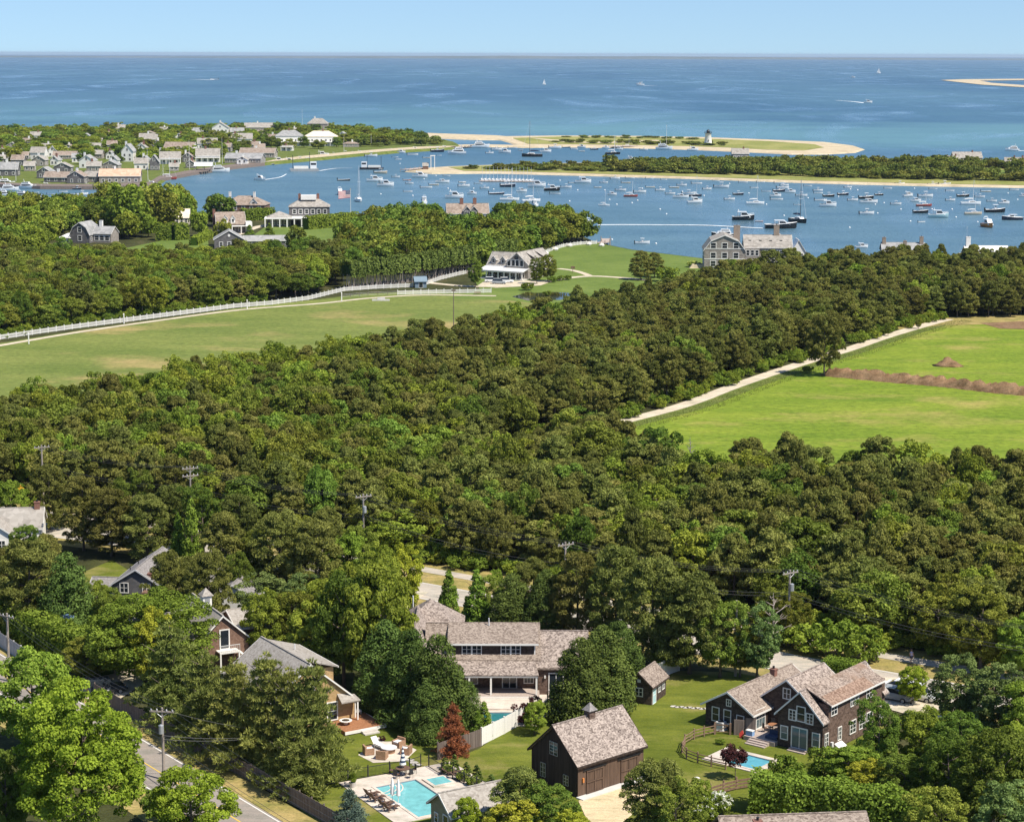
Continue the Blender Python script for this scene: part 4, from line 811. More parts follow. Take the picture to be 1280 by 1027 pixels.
# ------------------------------------------------------------------ trees and shrubs near the houses: kind, x, base y, top y, width in px, label
NT = [
 ('maple', 105, 1075, 868, 172, 'big bright green maple with layered leaves in the lower left corner'),
 ('leafy', 45, 945, 806, 118, 'yellowish green tree behind the big maple at left edge'),
 ('bright', 240, 1062, 957, 92, 'small bright tree at the bottom beside the road'),
 ('near_oak', 10, 1060, 930, 70, 'dull tree at the very left behind the big maple'),
 ('bush', 205, 1030, 985, 50, 'dark bush between the big maple and the utility pole'),
 ('big_oak', 182, 850, 742, 166, 'huge round green oak over the parked cars'),
 ('near_oak', 110, 850, 795, 70, 'smaller round tree on the left flank of the huge oak'),
 ('yellow', 192, 868, 762, 60, 'yellow green tree growing through the front of the huge oak'),
 ('white_pine', 215, 905, 775, 108, 'feathery white pine behind the utility pole'),
 ('white_pine', 258, 935, 812, 96, 'yellowish white pine left of the ochre house'),
 ('white_pine', 295, 952, 822, 100, 'feathery white pine in front of the ochre roof'),
 ('white_pine', 335, 966, 814, 108, 'tallest white pine before the ochre house'),
 ('white_pine', 392, 982, 822, 96, 'brownish white pine next to the wooden deck'),
 ('white_pine', 368, 992, 890, 84, 'lower white pine leaning over the stockade fence'),
 ('white_pine', 364, 972, 832, 84, 'narrow white pine between the two tallest ones'), ('spruce', 437, 1040, 984, 44, 'young blue spruce by the stockade fence'), ('spruce', 447, 1052, 1002, 40, 'smaller blue spruce at the bottom edge'),
 ('leafy', 330, 828, 738, 62, 'round tree right of the cupola roof'), ('near_oak', 365, 822, 735, 66, 'dull green tree behind the ochre house'), ('teal', 340, 790, 722, 76, 'blue green tree under the grey roofed house'),
 ('near_oak', 430, 865, 715, 90, 'tall green tree left of the shingled house'), ('leafy', 480, 868, 700, 92, 'bright leafy tree touching the shingled house gable'), ('leafy', 400, 850, 745, 74, 'leafy tree above the ochre house'), ('leafy', 470, 800, 682, 66, 'bright tree at the bend of the drive'), ('yellow', 505, 775, 682, 52, 'thin yellowish tree at the drive entrance'),
 ('cypress', 482, 886, 775, 84, 'dark cypress behind the deck of the ochre house'), ('cypress', 514, 902, 785, 86, 'dense dark cypress above the fire pit'), ('cypress', 548, 916, 792, 86, 'dark cypress in front of the shingled house'), ('cypress', 534, 925, 850, 52, 'lower dark cypress behind the dead tree'), ('cypress', 585, 912, 850, 40, 'narrow cypress at the left end of the white porch'),
 ('rust', 566, 944, 878, 42, 'dead conifer with rust brown needles'),
 ('cone', 605, 922, 876, 24, 'small green cone by the teal pool'), ('cone', 597, 926, 888, 22, 'second small green cone by the white fence'),
 ('cypress', 726, 900, 796, 84, 'dark cypress right of the shingled house'), ('cypress', 752, 892, 782, 86, 'dense cypress between the house and the small shed'), ('cypress', 772, 862, 775, 70, 'cypress behind the barn ridge near the shed'),
 ('leafy', 668, 918, 876, 34, 'light shrubby tree at the end of the white fence'),
 ('cone', 561, 772, 712, 28, 'pointed arborvitae beside the street, leftmost of the pair'), ('cone', 596, 782, 710, 36, 'taller pointed arborvitae beside the street'),
 ('cypress', 640, 790, 716, 62, 'dark conifer behind the long shingled roof'), ('cypress', 682, 795, 712, 60, 'second dark conifer behind the long shingled roof'), ('near_pine', 722, 800, 695, 72, 'dark pine behind the right end of the shingled roof'),
 ('near_pine', 770, 812, 688, 84, 'tall olive pine left of the white garden fence'), ('near_pine', 815, 835, 698, 90, 'tallest pine above the little shed'), ('near_pine', 862, 842, 722, 92, 'broad pine standing at the back of the lawn'), ('near_oak', 900, 846, 750, 70, 'dark oak beside the lawn back corner'), ('teal', 946, 848, 770, 56, 'blue green tree next to the chimney of the dark house'), ('near_oak', 965, 800, 735, 60, 'pale open tree by the street pole'),
 ('bright', 832, 838, 805, 42, 'bright bush behind the white garden fence'),
 ('fresh_bush', 1010, 816, 785, 52, 'roadside bush left of the clipped hedge'), ('fresh_bush', 1045, 822, 780, 60, 'big roadside bush across the street'), ('fresh_bush', 1080, 828, 788, 54, 'roadside bush right of the big one'), ('bush', 980, 808, 780, 44, 'dark roadside bush across the street'),
 ('near_oak', 1120, 800, 742, 66, 'round tree over the footpath'), ('near_oak', 1172, 818, 742, 76, 'large round tree right of the walker'), ('near_oak', 1225, 838, 745, 84, 'large round tree shading the footpath'), ('leafy', 1275, 850, 770, 70, 'round tree at the right edge above the street'),
 ('bright', 1139, 880, 832, 38, 'small light green tree beside the parked cars'), ('teal', 1195, 908, 832, 74, 'blue green tree right of the driveway'), ('teal', 1240, 925, 838, 84, 'blue green tree at the right edge of the driveway garden'), ('leafy', 1285, 940, 850, 80, 'leafy tree at the right edge below the street'),
 ('near_oak', 1098, 968, 882, 60, 'dark round tree against the right wall of the dark house'), ('leafy', 1150, 965, 885, 72, 'tangled green tree right of the dark house'), ('near_oak', 1200, 985, 895, 80, 'dense dark tree in the right thicket'), ('near_oak', 1185, 1015, 925, 72, 'big dull oak in the lower right corner thicket'), ('near_oak', 1240, 1045, 915, 110, 'widest oak in the lower right corner'), ('leafy', 1265, 1000, 905, 70, 'green tree above the widest corner oak'), ('teal', 1262, 1095, 990, 90, 'tree cut off by the lower right corner'), ('near_oak', 1175, 1085, 985, 90, 'oak cut off by the bottom edge'),
 ('leafy', 1060, 980, 930, 62, 'bushy tree at the corner of the dark house'), ('yellow', 1080, 1000, 950, 62, 'yellow green thicket tree behind the big hedge'), ('bush', 1030, 975, 940, 50, 'bush below the french doors'), ('near_oak', 1130, 1005, 940, 70, 'brownish green tree behind the hedge'), ('bush', 985, 985, 945, 46, 'bush right of the little pool'),
 ('purple', 919, 974, 934, 31, 'small purple leaved tree beside the little pool'),
 ('near_pine', 820, 1060, 952, 92, 'dark green bushy pine right of the barn forecourt'), ('near_oak', 845, 1075, 985, 70, 'dull green tree at the bottom right of the barn'), ('near_pine', 650, 1058, 965, 84, 'olive bush in front of the barn gable'), ('near_oak', 690, 1068, 980, 80, 'dull round tree before the barn corner'), ('yellow', 640, 1075, 1002, 90, 'yellow green bush at the bottom centre'), ('bright', 585, 1055, 990, 34, 'light conical bush in front of the grey pool house'), ('yellow', 715, 1080, 1012, 60, 'yellow tinged bush left of the barn forecourt'),
 ('leafy', 872, 1010, 972, 34, 'slender shrub left of the white flowering bush'),
 ('near_pine', 38, 795, 678, 96, 'large dark pine in front of the pale roofed house'), ('cypress', 85, 800, 690, 80, 'dark conifer left of the garden lawn'), ('near_pine', 10, 775, 690, 66, 'dark pine at the left edge'), ('near_pine', 60, 740, 672, 50, 'pine behind the dark conifer'), ('near_oak', 30, 700, 655, 40, 'reddish tipped small tree below the pale roof'),
 ('leafy', 118, 790, 722, 46, 'light feathery tree beside the garden lawn'), ('near_oak', 140, 802, 735, 52, 'brownish tree in front of the grey roofed house'), ('near_pine', 212, 790, 695, 62, 'pine in front of the grey roofed house'), ('near_pine', 262, 800, 690, 66, 'second pine in front of the grey roofed house'), ('near_pine', 230, 768, 700, 60, 'pine between the grey roofed house and the cupola'),
 ('cone', 224, 718, 640, 24, 'light green cone behind the grey roof, left one'), ('cone', 241, 722, 622, 30, 'tallest light green cone behind the grey roof'), ('near_pine', 185, 700, 620, 62, 'pine behind the grey roof at the left'), ('near_pine', 140, 695, 615, 66, 'pine above the garden lawn'), ('near_pine', 280, 735, 645, 66, 'pine right of the light green cones'), ('near_oak', 300, 760, 690, 44, 'small tree right of the grey roofs'), ('near_pine', 350, 745, 640, 74, 'big dark pine left of the middle utility pole'), ('near_pine', 395, 755, 655, 70, 'dark pine under the middle utility pole'), ('leafy', 435, 740, 665, 60, 'light tree beside the middle utility pole'), ('near_oak', 320, 735, 662, 50, 'dull tree behind the big dark pine'),
 ('bright', 130, 790, 758, 26, 'small bright tree by the blue canopies'),
 ('near_pine', 105, 688, 600, 64, 'pine behind the garden lawn at left'), ('near_pine', 62, 662, 585, 56, 'pine between the pale house and the street'), ('near_oak', 165, 680, 600, 60, 'oak beside the street left of the light green cones'), ('near_pine', 215, 690, 606, 56, 'pine right behind the left utility pole'), ('near_pine', 300, 705, 622, 60, 'pine at the street behind the grey house'), ('near_oak', 255, 700, 615, 58, 'oak at the street between two pines'), ('near_pine', 410, 728, 640, 62, 'pine at the street left of the transformer pole'), ('near_oak', 375, 716, 640, 58, 'oak at the street behind the big dark pine'), ('near_oak', 455, 738, 668, 54, 'rounded oak under the transformer pole'), ('leafy', 15, 668, 600, 54, 'green tree above the pale roofed house'), ('near_oak', 620, 778, 716, 44, 'oak between the arborvitae and the dark conifers'), ('near_pine', 665, 782, 700, 60, 'pine behind the dark conifers at the street'), ('near_oak', 925, 846, 778, 44, 'small dark oak beside the plain pole'),
 ('near_oak', 988, 806, 742, 50, 'dull oak behind the street pole'), ('near_pine', 845, 838, 745, 60, 'pine between two larger pines behind the shed'), ('leafy', 445, 830, 705, 64, 'light green tree left of the bright leafy one'), ('leafy', 410, 812, 720, 70, 'leafy tree behind the ochre roof'), ('teal', 375, 800, 725, 60, 'blue green tree right of the cupola house')
]
CATS = {'white_pine': ('white_pine', 'pine tree'), 'near_pine': ('pitch_pine', 'pine tree'), 'cypress': ('cypress_tree', 'conifer'), 'cone': ('arborvitae', 'conifer'), 'spruce': ('blue_spruce', 'spruce'), 'rust': ('dead_conifer', 'conifer'), 'bush': ('bush', 'bush'), 'fresh_bush': ('bush', 'bush'), 'purple': ('purple_maple', 'tree'), 'purple_bush': ('bush', 'bush')}
for i, (kd, x, by, ty, w, lb) in enumerate(NT):
    p = G(x, by); nm, cat = CATS.get(kd, ('broadleaf_tree', 'tree'))
    plant(nm, kd, p, height(p, ty), w * mpp(p), lb, cat, var=i, parts=('stem', 'foliage') if 'bush' in kd else ('trunk', 'crown'))
p = G(655, 905); plant('bush', 'purple_bush', p, 1.9, 2.6, 'purple leaved bush beside the teal pool', 'bush', parts=('stem', 'foliage'))
p = G(670, 893); plant('bush', 'purple_bush', p, 1.8, 1.8, 'small reddish bush at the porch corner', 'bush', parts=('stem', 'foliage'))
for i, (x, y, h) in enumerate([(556, 962, 13), (568, 965, 19), (583, 972, 17), (596, 977, 18), (614, 984, 14)]):
    p = G(x, y); plant('columnar_cypress', 'column', p, height(p, y - h * 1.2), 1.1, ['leftmost', 'second', 'third', 'fourth', 'rightmost'][i] + ' of five little columnar cypresses beside the pool terrace', 'cypress', 'row of little columnar cypresses')
# ------------------------------------------------------------------ buildings
WCACHE = {}
def window_meshes(w, h, nx, ny, fr, frame='white_paint', glass='glass'):
    key = (round(w, 2), round(h, 2), nx, ny, fr, frame, glass)
    if key not in WCACHE:
        f = MB(); f.box(-w / 2 - fr, -0.07, -fr, w / 2 + fr, -0.003, 0); f.box(-w / 2 - fr, -0.07, h, w / 2 + fr, -0.003, h + fr); f.box(-w / 2 - fr, -0.07, 0, -w / 2, -0.003, h); f.box(w / 2, -0.07, 0, w / 2 + fr, -0.003, h)
        g = MB().box(-w / 2, -0.025, 0, w / 2, -0.004, h); m = MB(); t = 0.022 if fr < 0.15 else 0.04
        for i in range(1, nx): x = -w / 2 + w * i / nx; m.box(x - t * (1.7 if nx == 2 else 1), -0.05, 0, x + t * (1.7 if nx == 2 else 1), -0.028, h)
        for j in range(1, ny): z = h * j / ny; m.box(-w / 2, -0.047, z - t, w / 2, -0.026, z + t)
        WCACHE[key] = (f.mesh('window', frame), g.mesh('pane', glass), m.mesh('muntin', frame) if m.v else None)
    return WCACHE[key]
FACE = {'y-': (0.0, lambda c, u: (u, c)), 'x+': (math.pi / 2, lambda c, u: (c, u)), 'y+': (math.pi, lambda c, u: (u, c)), 'x-': (-math.pi / 2, lambda c, u: (c, u))}
class House:
    def __init__(self, name, label, p, rz, cat='house', group=None, z=0.0):
        self.root = empty(name, (p[0], p[1], z), rz, label, cat, group)
    def part(self, name, b, mat, smooth=False): return b.build(name, mat, self.root, smooth=smooth)
    def win(self, face, c, u, z, w, h, nx=2, ny=2, fr=0.09, name='window', frame='white_paint', glass='glass'):
        rz, f = FACE[face]; x, y = f(c, u); a, g, m = window_meshes(w, h, nx, ny, fr, frame, glass)
        o = link(name, a, self.root, (x, y, z), rz); link('pane', g, o)
        if m: link('muntin', m, o)
        return o
    def gable(self, x0, x1, y0, y1, eave, ridge, axis='y', z0=0.0, ov=0.3, og=0.25, wall='wall_dark', roof='roof_cedar', trim='white_paint', xm=None, t=0.16, gz=0.0, eave2=None, cut=None):
        """a gabled block; axis is the way the ridge runs"""
        a0, a1, b0, b1 = (x0, x1, y0, y1) if axis == 'y' else (y0, y1, x0, x1)
        m = (a0 + a1) / 2 if xm is None else xm; e2 = eave if eave2 is None else eave2
        w = MB().extr([(a0, z0), (a1, z0), (a1, e2), (m, ridge), (a0, eave)], axis, b0, b1); self.part('wall', w, wall)
        s1 = (ridge - eave) / (m - a0); s2 = (ridge - e2) / (a1 - m); r = MB(); g = 0.02; hi = ridge + g
        r.extr([(a0 - ov, eave - ov * s1 + g), (m, hi), (m, hi + t), (a0 - ov, eave - ov * s1 + g + t)], axis, b0 - og, b1 + og)
        for q0, q1 in ([(b0 - og, b1 + og)] if not cut else [(b0 - og, cut[0]), (cut[1], b1 + og)]): r.extr([(a1 + ov, e2 - ov * s2 + g), (a1 + ov, e2 - ov * s2 + g + t), (m, hi + t), (m, hi)], axis, q0, q1)
        rf = self.part('roof', r, roof)
        cap = MB(); cap.box(*( (m - .1, b0 - og - .01, hi + t - .03, m + .1, b1 + og + .01, hi + t + .05) if axis == 'y' else (b0 - og - .01, m - .1, hi + t - .03, b1 + og + .01, m + .1, hi + t + .05) )); link('ridge_cap', cap.mesh('ridge_cap', roof), rf)
        if trim:
            tk = 0.17
            for c0, c1 in ((b0 - og - 0.05, b0 - og - 0.004), (b1 + og + 0.004, b1 + og + 0.05)):
                q = MB()
                q.extr([(a0 - ov, eave - ov * s1 + g - .05), (m, hi - .05), (m, hi + tk), (a0 - ov, eave - ov * s1 + g + tk)], axis, c0, c1)
                q.extr([(a1 + ov, e2 - ov * s2 + g - .05), (a1 + ov, e2 - ov * s2 + g + tk), (m, hi + tk), (m, hi - .05)], axis, c0, c1)
                link('rake_board', q.mesh('rake_board', trim), rf)
            q = MB()
            for a, e, sg in ((a0 - ov, eave - ov * s1, -1), (a1 + ov, e2 - ov * s2, 1)):
                l0, l1 = sorted((a + sg * .004, a + sg * .05))
                if cut and sg > 0: continue
                q.box(*((l0, b0 - og, e - .05, l1, b1 + og, e + t) if axis == 'y' else (b0 - og, l0, e - .05, b1 + og, l1, e + t)))
            link('fascia', q.mesh('fascia', trim), rf)
        return rf
    def hip(self, x0, x1, y0, y1, eave, ridge, z0=0.0, ov=0.35, wall='wall_grey', roof='roof_far', inset=None):
        if wall: self.part('wall', MB().box(x0, y0, z0, x1, y1, eave), wall)
        X0, X1, Y0, Y1 = x0 - ov, x1 + ov, y0 - ov, y1 + ov; w, d = X1 - X0, Y1 - Y0; i = min(w, d) / 2 if inset is None else inset
        if w >= d: A, B_ = (X0 + i, (Y0 + Y1) / 2, ridge), (X1 - i, (Y0 + Y1) / 2, ridge)
        else: A, B_ = ((X0 + X1) / 2, Y0 + i, ridge), ((X0 + X1) / 2, Y1 - i, ridge)
        z = eave + 0.01; c = [(X0, Y0, z), (X1, Y0, z), (X1, Y1, z), (X0, Y1, z)]; c2 = [(p[0], p[1], z + .14) for p in c]; r = MB()
        r.loft([c, c2]); r.f.pop()
        if w >= d: r.poly([c2[0], c2[1], B_, A]); r.poly([c2[1], c2[2], B_]); r.poly([c2[2], c2[3], A, B_]); r.poly([c2[3], c2[0], A])
        else: r.poly([c2[0], c2[1], A]); r.poly([c2[1], c2[2], B_, A]); r.poly([c2[2], c2[3], B_]); r.poly([c2[3], c2[0], A, B_])
        return self.part('roof', r, roof)
    def gambrel(self, x0, x1, y0, y1, eave, ridge, axis='y', z0=0.0, wall='wall_grey_dark', roof='roof_far', trim='white_paint'):
        a0, a1, b0, b1 = (x0, x1, y0, y1) if axis == 'y' else (y0, y1, x0, x1); w = a1 - a0; mz = eave + (ridge - eave) * 0.62; m = (a0 + a1) / 2
        pr = [(a0, z0), (a1, z0), (a1, eave), (a1 - w * .17, mz), (m, ridge), (a0 + w * .17, mz), (a0, eave)]
        self.part('wall', MB().extr(pr, axis, b0, b1), wall); r = MB(); L = [(a0 - .3, eave - .1), (a0 + w * .16, mz + .03), (m, ridge + .03), (a1 - w * .16, mz + .03), (a1 + .3, eave - .1)]
        for p, q in zip(L[:-1], L[1:]): r.extr([p, q, (q[0], q[1] + .18), (p[0], p[1] + .18)], axis, b0 - .3, b1 + .3)
        rf = self.part('roof', r, roof)
        if trim:
            q_ = MB()
            for c0, c1 in ((b0 - .36, b0 - .305), (b1 + .305, b1 + .36)):
                for p, q in zip(L[:-1], L[1:]): q_.extr([(p[0], p[1] - .12), (q[0], q[1] - .12), (q[0], q[1] + .19), (p[0], p[1] + .19)], axis, c0, c1)
            link('rake_board', q_.mesh('rake_board', trim), rf)
        return rf
    def slab(self, name, pts, t, mat):
        """a sloping roof plane given by its four top corners"""
        b = MB(); n = [(p[0], p[1], p[2] - t) for p in pts]; b.loft([n, pts]); return self.part(name, b, mat)
    def chimney(self, x, y, z0, z1, w=0.7, d=0.6, mat='brick'):
        b = MB().box(x - w / 2, y - d / 2, z0, x + w / 2, y + d / 2, z1); b.box(x - w / 2 - .06, y - d / 2 - .06, z1, x + w / 2 + .06, y + d / 2 + .06, z1 + .12); o = self.part('chimney', b, mat)
        link('chimney_pot', MB().lathe([(.12, 0), (.14, .3)], 8, (x, y, z1 + .12)).mesh('chimney_pot', 'dark_metal'), o)
    def post(self, x, y, z0, z1, r=0.09, mat='white_paint'): self.part('post', MB().box(x - r, y - r, z0, x + r, y + r, z1), mat)
    def box(self, name, x0, y0, z0, x1, y1, z1, mat): return self.part(name, MB().box(x0, y0, z0, x1, y1, z1), mat)
def anchor(world, local, rz):
    c, s = math.cos(rz), math.sin(rz); return (world[0] - (c * local[0] - s * local[1]), world[1] - (s * local[0] + c * local[1]))
D = math.radians

# dark board barn with pale shingle roof
rz = D(-48.5); Wd, Ln = 6.75, 9.1
h = House('barn', 'dark board barn with speckled shingle roof and small cupola', anchor(G(722, 959, 3.28), (Wd + .28, -.28), rz), rz, 'barn'); BARN = h
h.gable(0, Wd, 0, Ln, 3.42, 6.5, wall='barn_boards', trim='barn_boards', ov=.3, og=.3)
h.box('sunlit_side_face', Wd + .004, .01, 0.18, Wd + .04, Ln - .01, 3.25, 'barn_boards_lit')  # thin face that paints the sunny side lighter than the shaded gable
for u in (2.25, 7.0):
    b = MB(); b.box(Wd + .045, u - 1.15, .2, Wd + .10, u + 1.15, 2.55); d_ = h.part('barn_door', b, 'barn_boards_lit'); q = MB()
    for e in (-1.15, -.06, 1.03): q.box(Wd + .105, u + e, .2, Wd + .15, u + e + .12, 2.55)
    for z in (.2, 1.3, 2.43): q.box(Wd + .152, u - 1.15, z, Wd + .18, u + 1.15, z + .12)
    link('door_frame', q.mesh('door_frame', 'barn_boards_lit'), d_)
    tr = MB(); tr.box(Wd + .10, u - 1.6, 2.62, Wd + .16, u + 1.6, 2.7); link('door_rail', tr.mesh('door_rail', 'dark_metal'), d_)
h.part('wall_lamp', MB().box(Wd + .05, .55, 1.5, Wd + .22, .72, 1.95), 'hull_orange')
h.win('y-', -.005, 3.3, 3.55, 1.1, 1.3, 2, 4, .03, frame='grey_metal'); h.win('y-', -.005, 1.75, .9, .7, 1.4, 2, 3, .03, frame='grey_metal'); h.win('y-', -.005, 5.1, .9, .7, 1.0, 2, 3, .03, frame='grey_metal')
h.box('apron', Wd + .02, -.2, 0, Wd + 1.0, Ln + .2, .16, 'concrete')
cp = h.part('cupola', MB().box(Wd / 2 - .4, 4.4, 6.1, Wd / 2 + .4, 5.2, 7.2), 'wall_brown'); q = MB(); q.loft([[(Wd / 2 + sx * .58, 4.8 + sy * .58, 7.2) for sx, sy in ((-1, -1), (1, -1), (1, 1), (-1, 1))], [(Wd / 2 + sx * .34, 4.8 + sy * .34, 7.5) for sx, sy in ((-1, -1), (1, -1), (1, 1), (-1, 1))], [(Wd / 2 + sx * .03, 4.8 + sy * .03, 7.95) for sx, sy in ((-1, -1), (1, -1), (1, 1), (-1, 1))]])
link('cupola_roof', q.mesh('cupola_roof', 'roof_slate'), cp)
# garden shed
rz = D(-26); h = House('garden_shed', 'little dark shingled shed with aqua door on the lawn', anchor(G(814, 881.4), (2.95, 0), rz), rz, 'shed')
h.gable(0, 2.95, 0, 4.4, 2.25, 3.5, wall='wall_dark', roof='roof_cedar_warm', trim='wall_dark'); h.win('y-', -.005, 1.45, .95, .8, .85, 2, 2, .09); h.part('vent', MB().box(1.25, -.06, 2.5, 1.65, -.004, 2.85), 'white_paint')
h.win('x+', 2.955, .8, .05, .85, 1.95, 1, 2, .1, 'door', 'white_paint', 'aqua_paint'); h.win('x+', 2.955, 2.3, 1.0, .62, .95, 2, 2, .08); h.win('x+', 2.955, 3.5, 1.0, .62, .95, 2, 2, .08)
# dark shingled house on the right
rz = D(-38.6); h = House('dark_house', 'dark shingled house with white trim and rust streaked roof at right', (28.19, 207.36), rz); DH = h; W8 = 5.37
h.gable(0, W8, 0, 13.3, 3.75, 6.4, wall='wall_dark', roof='roof_cedar', ov=.3, og=.35, cut=(1.0, 12.62))
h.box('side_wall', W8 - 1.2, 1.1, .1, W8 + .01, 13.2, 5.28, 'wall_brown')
h.slab('dormer_roof', [(W8 + .4, .95, 5.3), (W8 + .4, 12.6, 5.3), (W8 / 2 - .02, 12.6, 6.68), (W8 / 2 - .02, .95, 6.68)], .14, 'roof_cedar_rust')
h.slab('patched_shingles', [(W8 + .42, 1.3, 5.305), (W8 + .42, 10.2, 5.305), (W8 - 1.0, 10.2, 5.985), (W8 - 1.0, 1.3, 5.985)], .05, 'roof_rust_patch')
h.box('dormer_fascia', W8 + .405, .95, 5.12, W8 + .46, 12.6, 5.29, 'white_paint')
h.win('y-', -.005, 2.62, .3, 1.75, 2.15, 2, 1, .13, 'french_door', glass='glass_pale'); h.win('y-', -.005, .78, .95, .75, 1.35, 1, 2, .1, glass='glass_pale'); h.win('y-', -.005, 4.6, .95, .75, 1.35, 1, 2, .1, glass='glass_pale')
h.win('y-', -.005, 1.72, 3.25, .72, 1.0, 2, 3, .1); h.win('y-', -.005, 2.75, 3.3, .9, 1.5, 1, 2, .1); h.win('y-', -.005, 3.8, 3.25, .72, 1.0, 2, 3, .1)
for u in (.75, 3.5): h.win('x+', W8 + .012, u, .95, .62, 1.3, 2, 3, .09)
for u in (6.3, 8.3, 9.9): h.win('x+', W8 + .012, u, .95, 1.15, 1.3, 2, 3, .09)
h.win('x+', W8 + .012, 12.5, .95, .62, 1.3, 2, 3, .09)
for u, w in ((2.2, 1.1), (6.0, .6), (7.0, .6), (9.7, 1.2)): h.win('x+', W8 + .012, u, 4.0, w, .95, 2, 2, .09)
h.gable(-4.6, 1.4, 4.6, 12.0, 3.5, 5.7, wall='wall_dark', roof='roof_cedar', xm=-1.7, og=.3); h.win('y-', 4.595, -1.75, 3.7, .8, 1.05, 2, 2, .1); h.win('y-', 4.595, -1.2, .75, 1.5, 2.0, 2, 1, .1, 'french_door', glass='glass_pale')
h.gable(-9.76, -3.8, 1.0, 13.5, 2.5, 4.25, wall='wall_dark', roof='roof_cedar_warm', og=.45, ov=.4)
for u, w, z, hh in ((-8.45, .8, .75, 1.45), (-6.95, .8, .75, 1.45), (-5.3, .8, .95, .95)): h.win('y-', .995, u, z, w, hh, 1, 2, .09)
h.win('y-', .995, -6.8, 2.75, .5, .65, 2, 2, .08); h.win('x+', -3.795, 2.6, .6, 1.7, 1.95, 3, 2, .12, 'french_door', glass='glass_pale')
h.chimney(-6.5, 9.6, 3.6, 4.8, .62, .6)
h.box('terrace', -3.79, -.7, 0, -.01, 4.59, .5, 'deck_grey')
for i in range(3): h.box('step', -3.0, -1.1 - .35 * i, 0, -.6, -.71 - .35 * i, .38 - .12 * i, 'deck_grey')
for i in range(2): h.box('step', 1.6, -.45 - .4 * i, 0, 3.7, -.02 - .4 * i, .26 - .12 * i, 'deck_grey')
h.part('meter_box', MB().box(W8 + .015, 1.6, .5, W8 + .25, 1.95, 1.1), 'pale_grey_paint'); h.part('cellar_hatch', MB().extr([(W8 + .015, 0), (W8 + .9, 0), (W8 + .9, .15), (W8 + .015, .7)], 'y', 2.5, 4.0), 'white_paint')
def hl(x, y, z=0.0, hh=DH): return hh.root.matrix_basis @ Vector((x, y, z))
# long shingled house in the centre
h = House('shingled_house', 'long shingled house with front dormer and white porch behind the barn', (0, 0), 0); MH = h
h.gable(-9.6, 3.0, 225.4, 233.0, 4.0, 7.0, 'x', wall='wall_brown', roof='roof_cedar_warm', trim='roof_cedar_warm')
h.box('dormer_wall', -6.9, 225.75, 3.5, 2.75, 228.5, 5.75, 'wall_dark'); h.slab('dormer_roof', [(-7.3, 225.3, 5.78), (3.1, 225.3, 5.78), (3.1, 229.15, 7.2), (-7.3, 229.15, 7.2)], .14, 'roof_cedar_warm'); h.box('dormer_fascia', -7.3, 225.24, 5.6, 3.1, 225.29, 5.8, 'white_paint')
for x in (-6.85, 2.6): h.box('corner_board', x, 225.70, 4.2, x + .14, 225.745, 5.62, 'white_paint')
for x in (-5.1, -3.95, -.65, .5): h.win('y-', 225.74, x, 4.15, .95, 1.3, 2, 3, .1)
h.slab('porch_roof', [(-7.5, 222.6, 2.95), (3.1, 222.6, 2.95), (2.6, 225.74, 4.1), (-7.5, 225.74, 4.1)], .14, 'roof_cedar'); h.box('porch_beam', -7.4, 222.66, 2.62, 3.0, 222.86, 2.82, 'white_paint')
for x in (-7.2, -4.75, -2.3, 2.85): h.post(x, 222.8, .55, 2.62, .1)
h.box('porch_floor', -7.5, 222.4, 0, 3.2, 225.39, .55, 'deck_grey'); h.box('porch_skirt', -7.5, 222.33, .1, 3.2, 222.395, .5, 'white_paint')
h.win('y-', 225.39, -.2, .58, 1.5, 2.1, 2, 1, .12, 'french_door'); h.win('y-', 225.39, 2.0, 1.2, 1.0, 1.15, 3, 2, .1); h.win('y-', 225.39, -4.5, 1.1, 1.2, 1.3, 2, 2, .1)
h.gable(3.05, 8.6, 224.6, 233.0, 3.3, 6.2, 'x', wall='wall_brown', roof='roof_cedar', trim='roof_cedar_warm'); h.win('y-', 224.595, 5.1, .4, 1.5, 2.1, 2, 1, .12, 'french_door'); h.win('y-', 224.595, 7.4, 1.1, .9, 1.3, 2, 2, .1)
h.box('step', 4.2, 223.6, 0, 6.2, 224.59, .3, 'deck_grey'); h.part('wall_lamp', MB().box(3.75, 224.4, 2.0, 3.92, 224.59, 2.3), 'white_paint')
h.gable(-13.6, -8.6, 225.0, 236.0, 4.0, 6.9, 'y', wall='wall_brown', roof='roof_cedar', trim='wall_dark', og=.9); h.win('y-', 224.99, -11.1, 3.2, .9, 1.1, 2, 2, .1)
h.hip(-13.5, -6.0, 234.0, 242.0, 4.2, 7.6, wall='wall_brown', roof='roof_cedar')
h.part('vent_pipe', MB().tube([(-2.6, 228.6, 7.0), (-2.6, 228.6, 7.9)], .08), 'pale_grey_paint'); h.part('vent_pipe', MB().tube([(-11.8, 238, 6.6), (-11.8, 238, 8.0)], .09), 'pale_grey_paint')
h.box('lower_terrace', -5.5, 218.6, 0.04, 4.5, 222.3, .3, 'patio_stone')
MH.root.location = (-2.5, 229, 0)
for c_ in MH.root.children: c_.location = c_.location - Vector((-2.5, 229, 0))
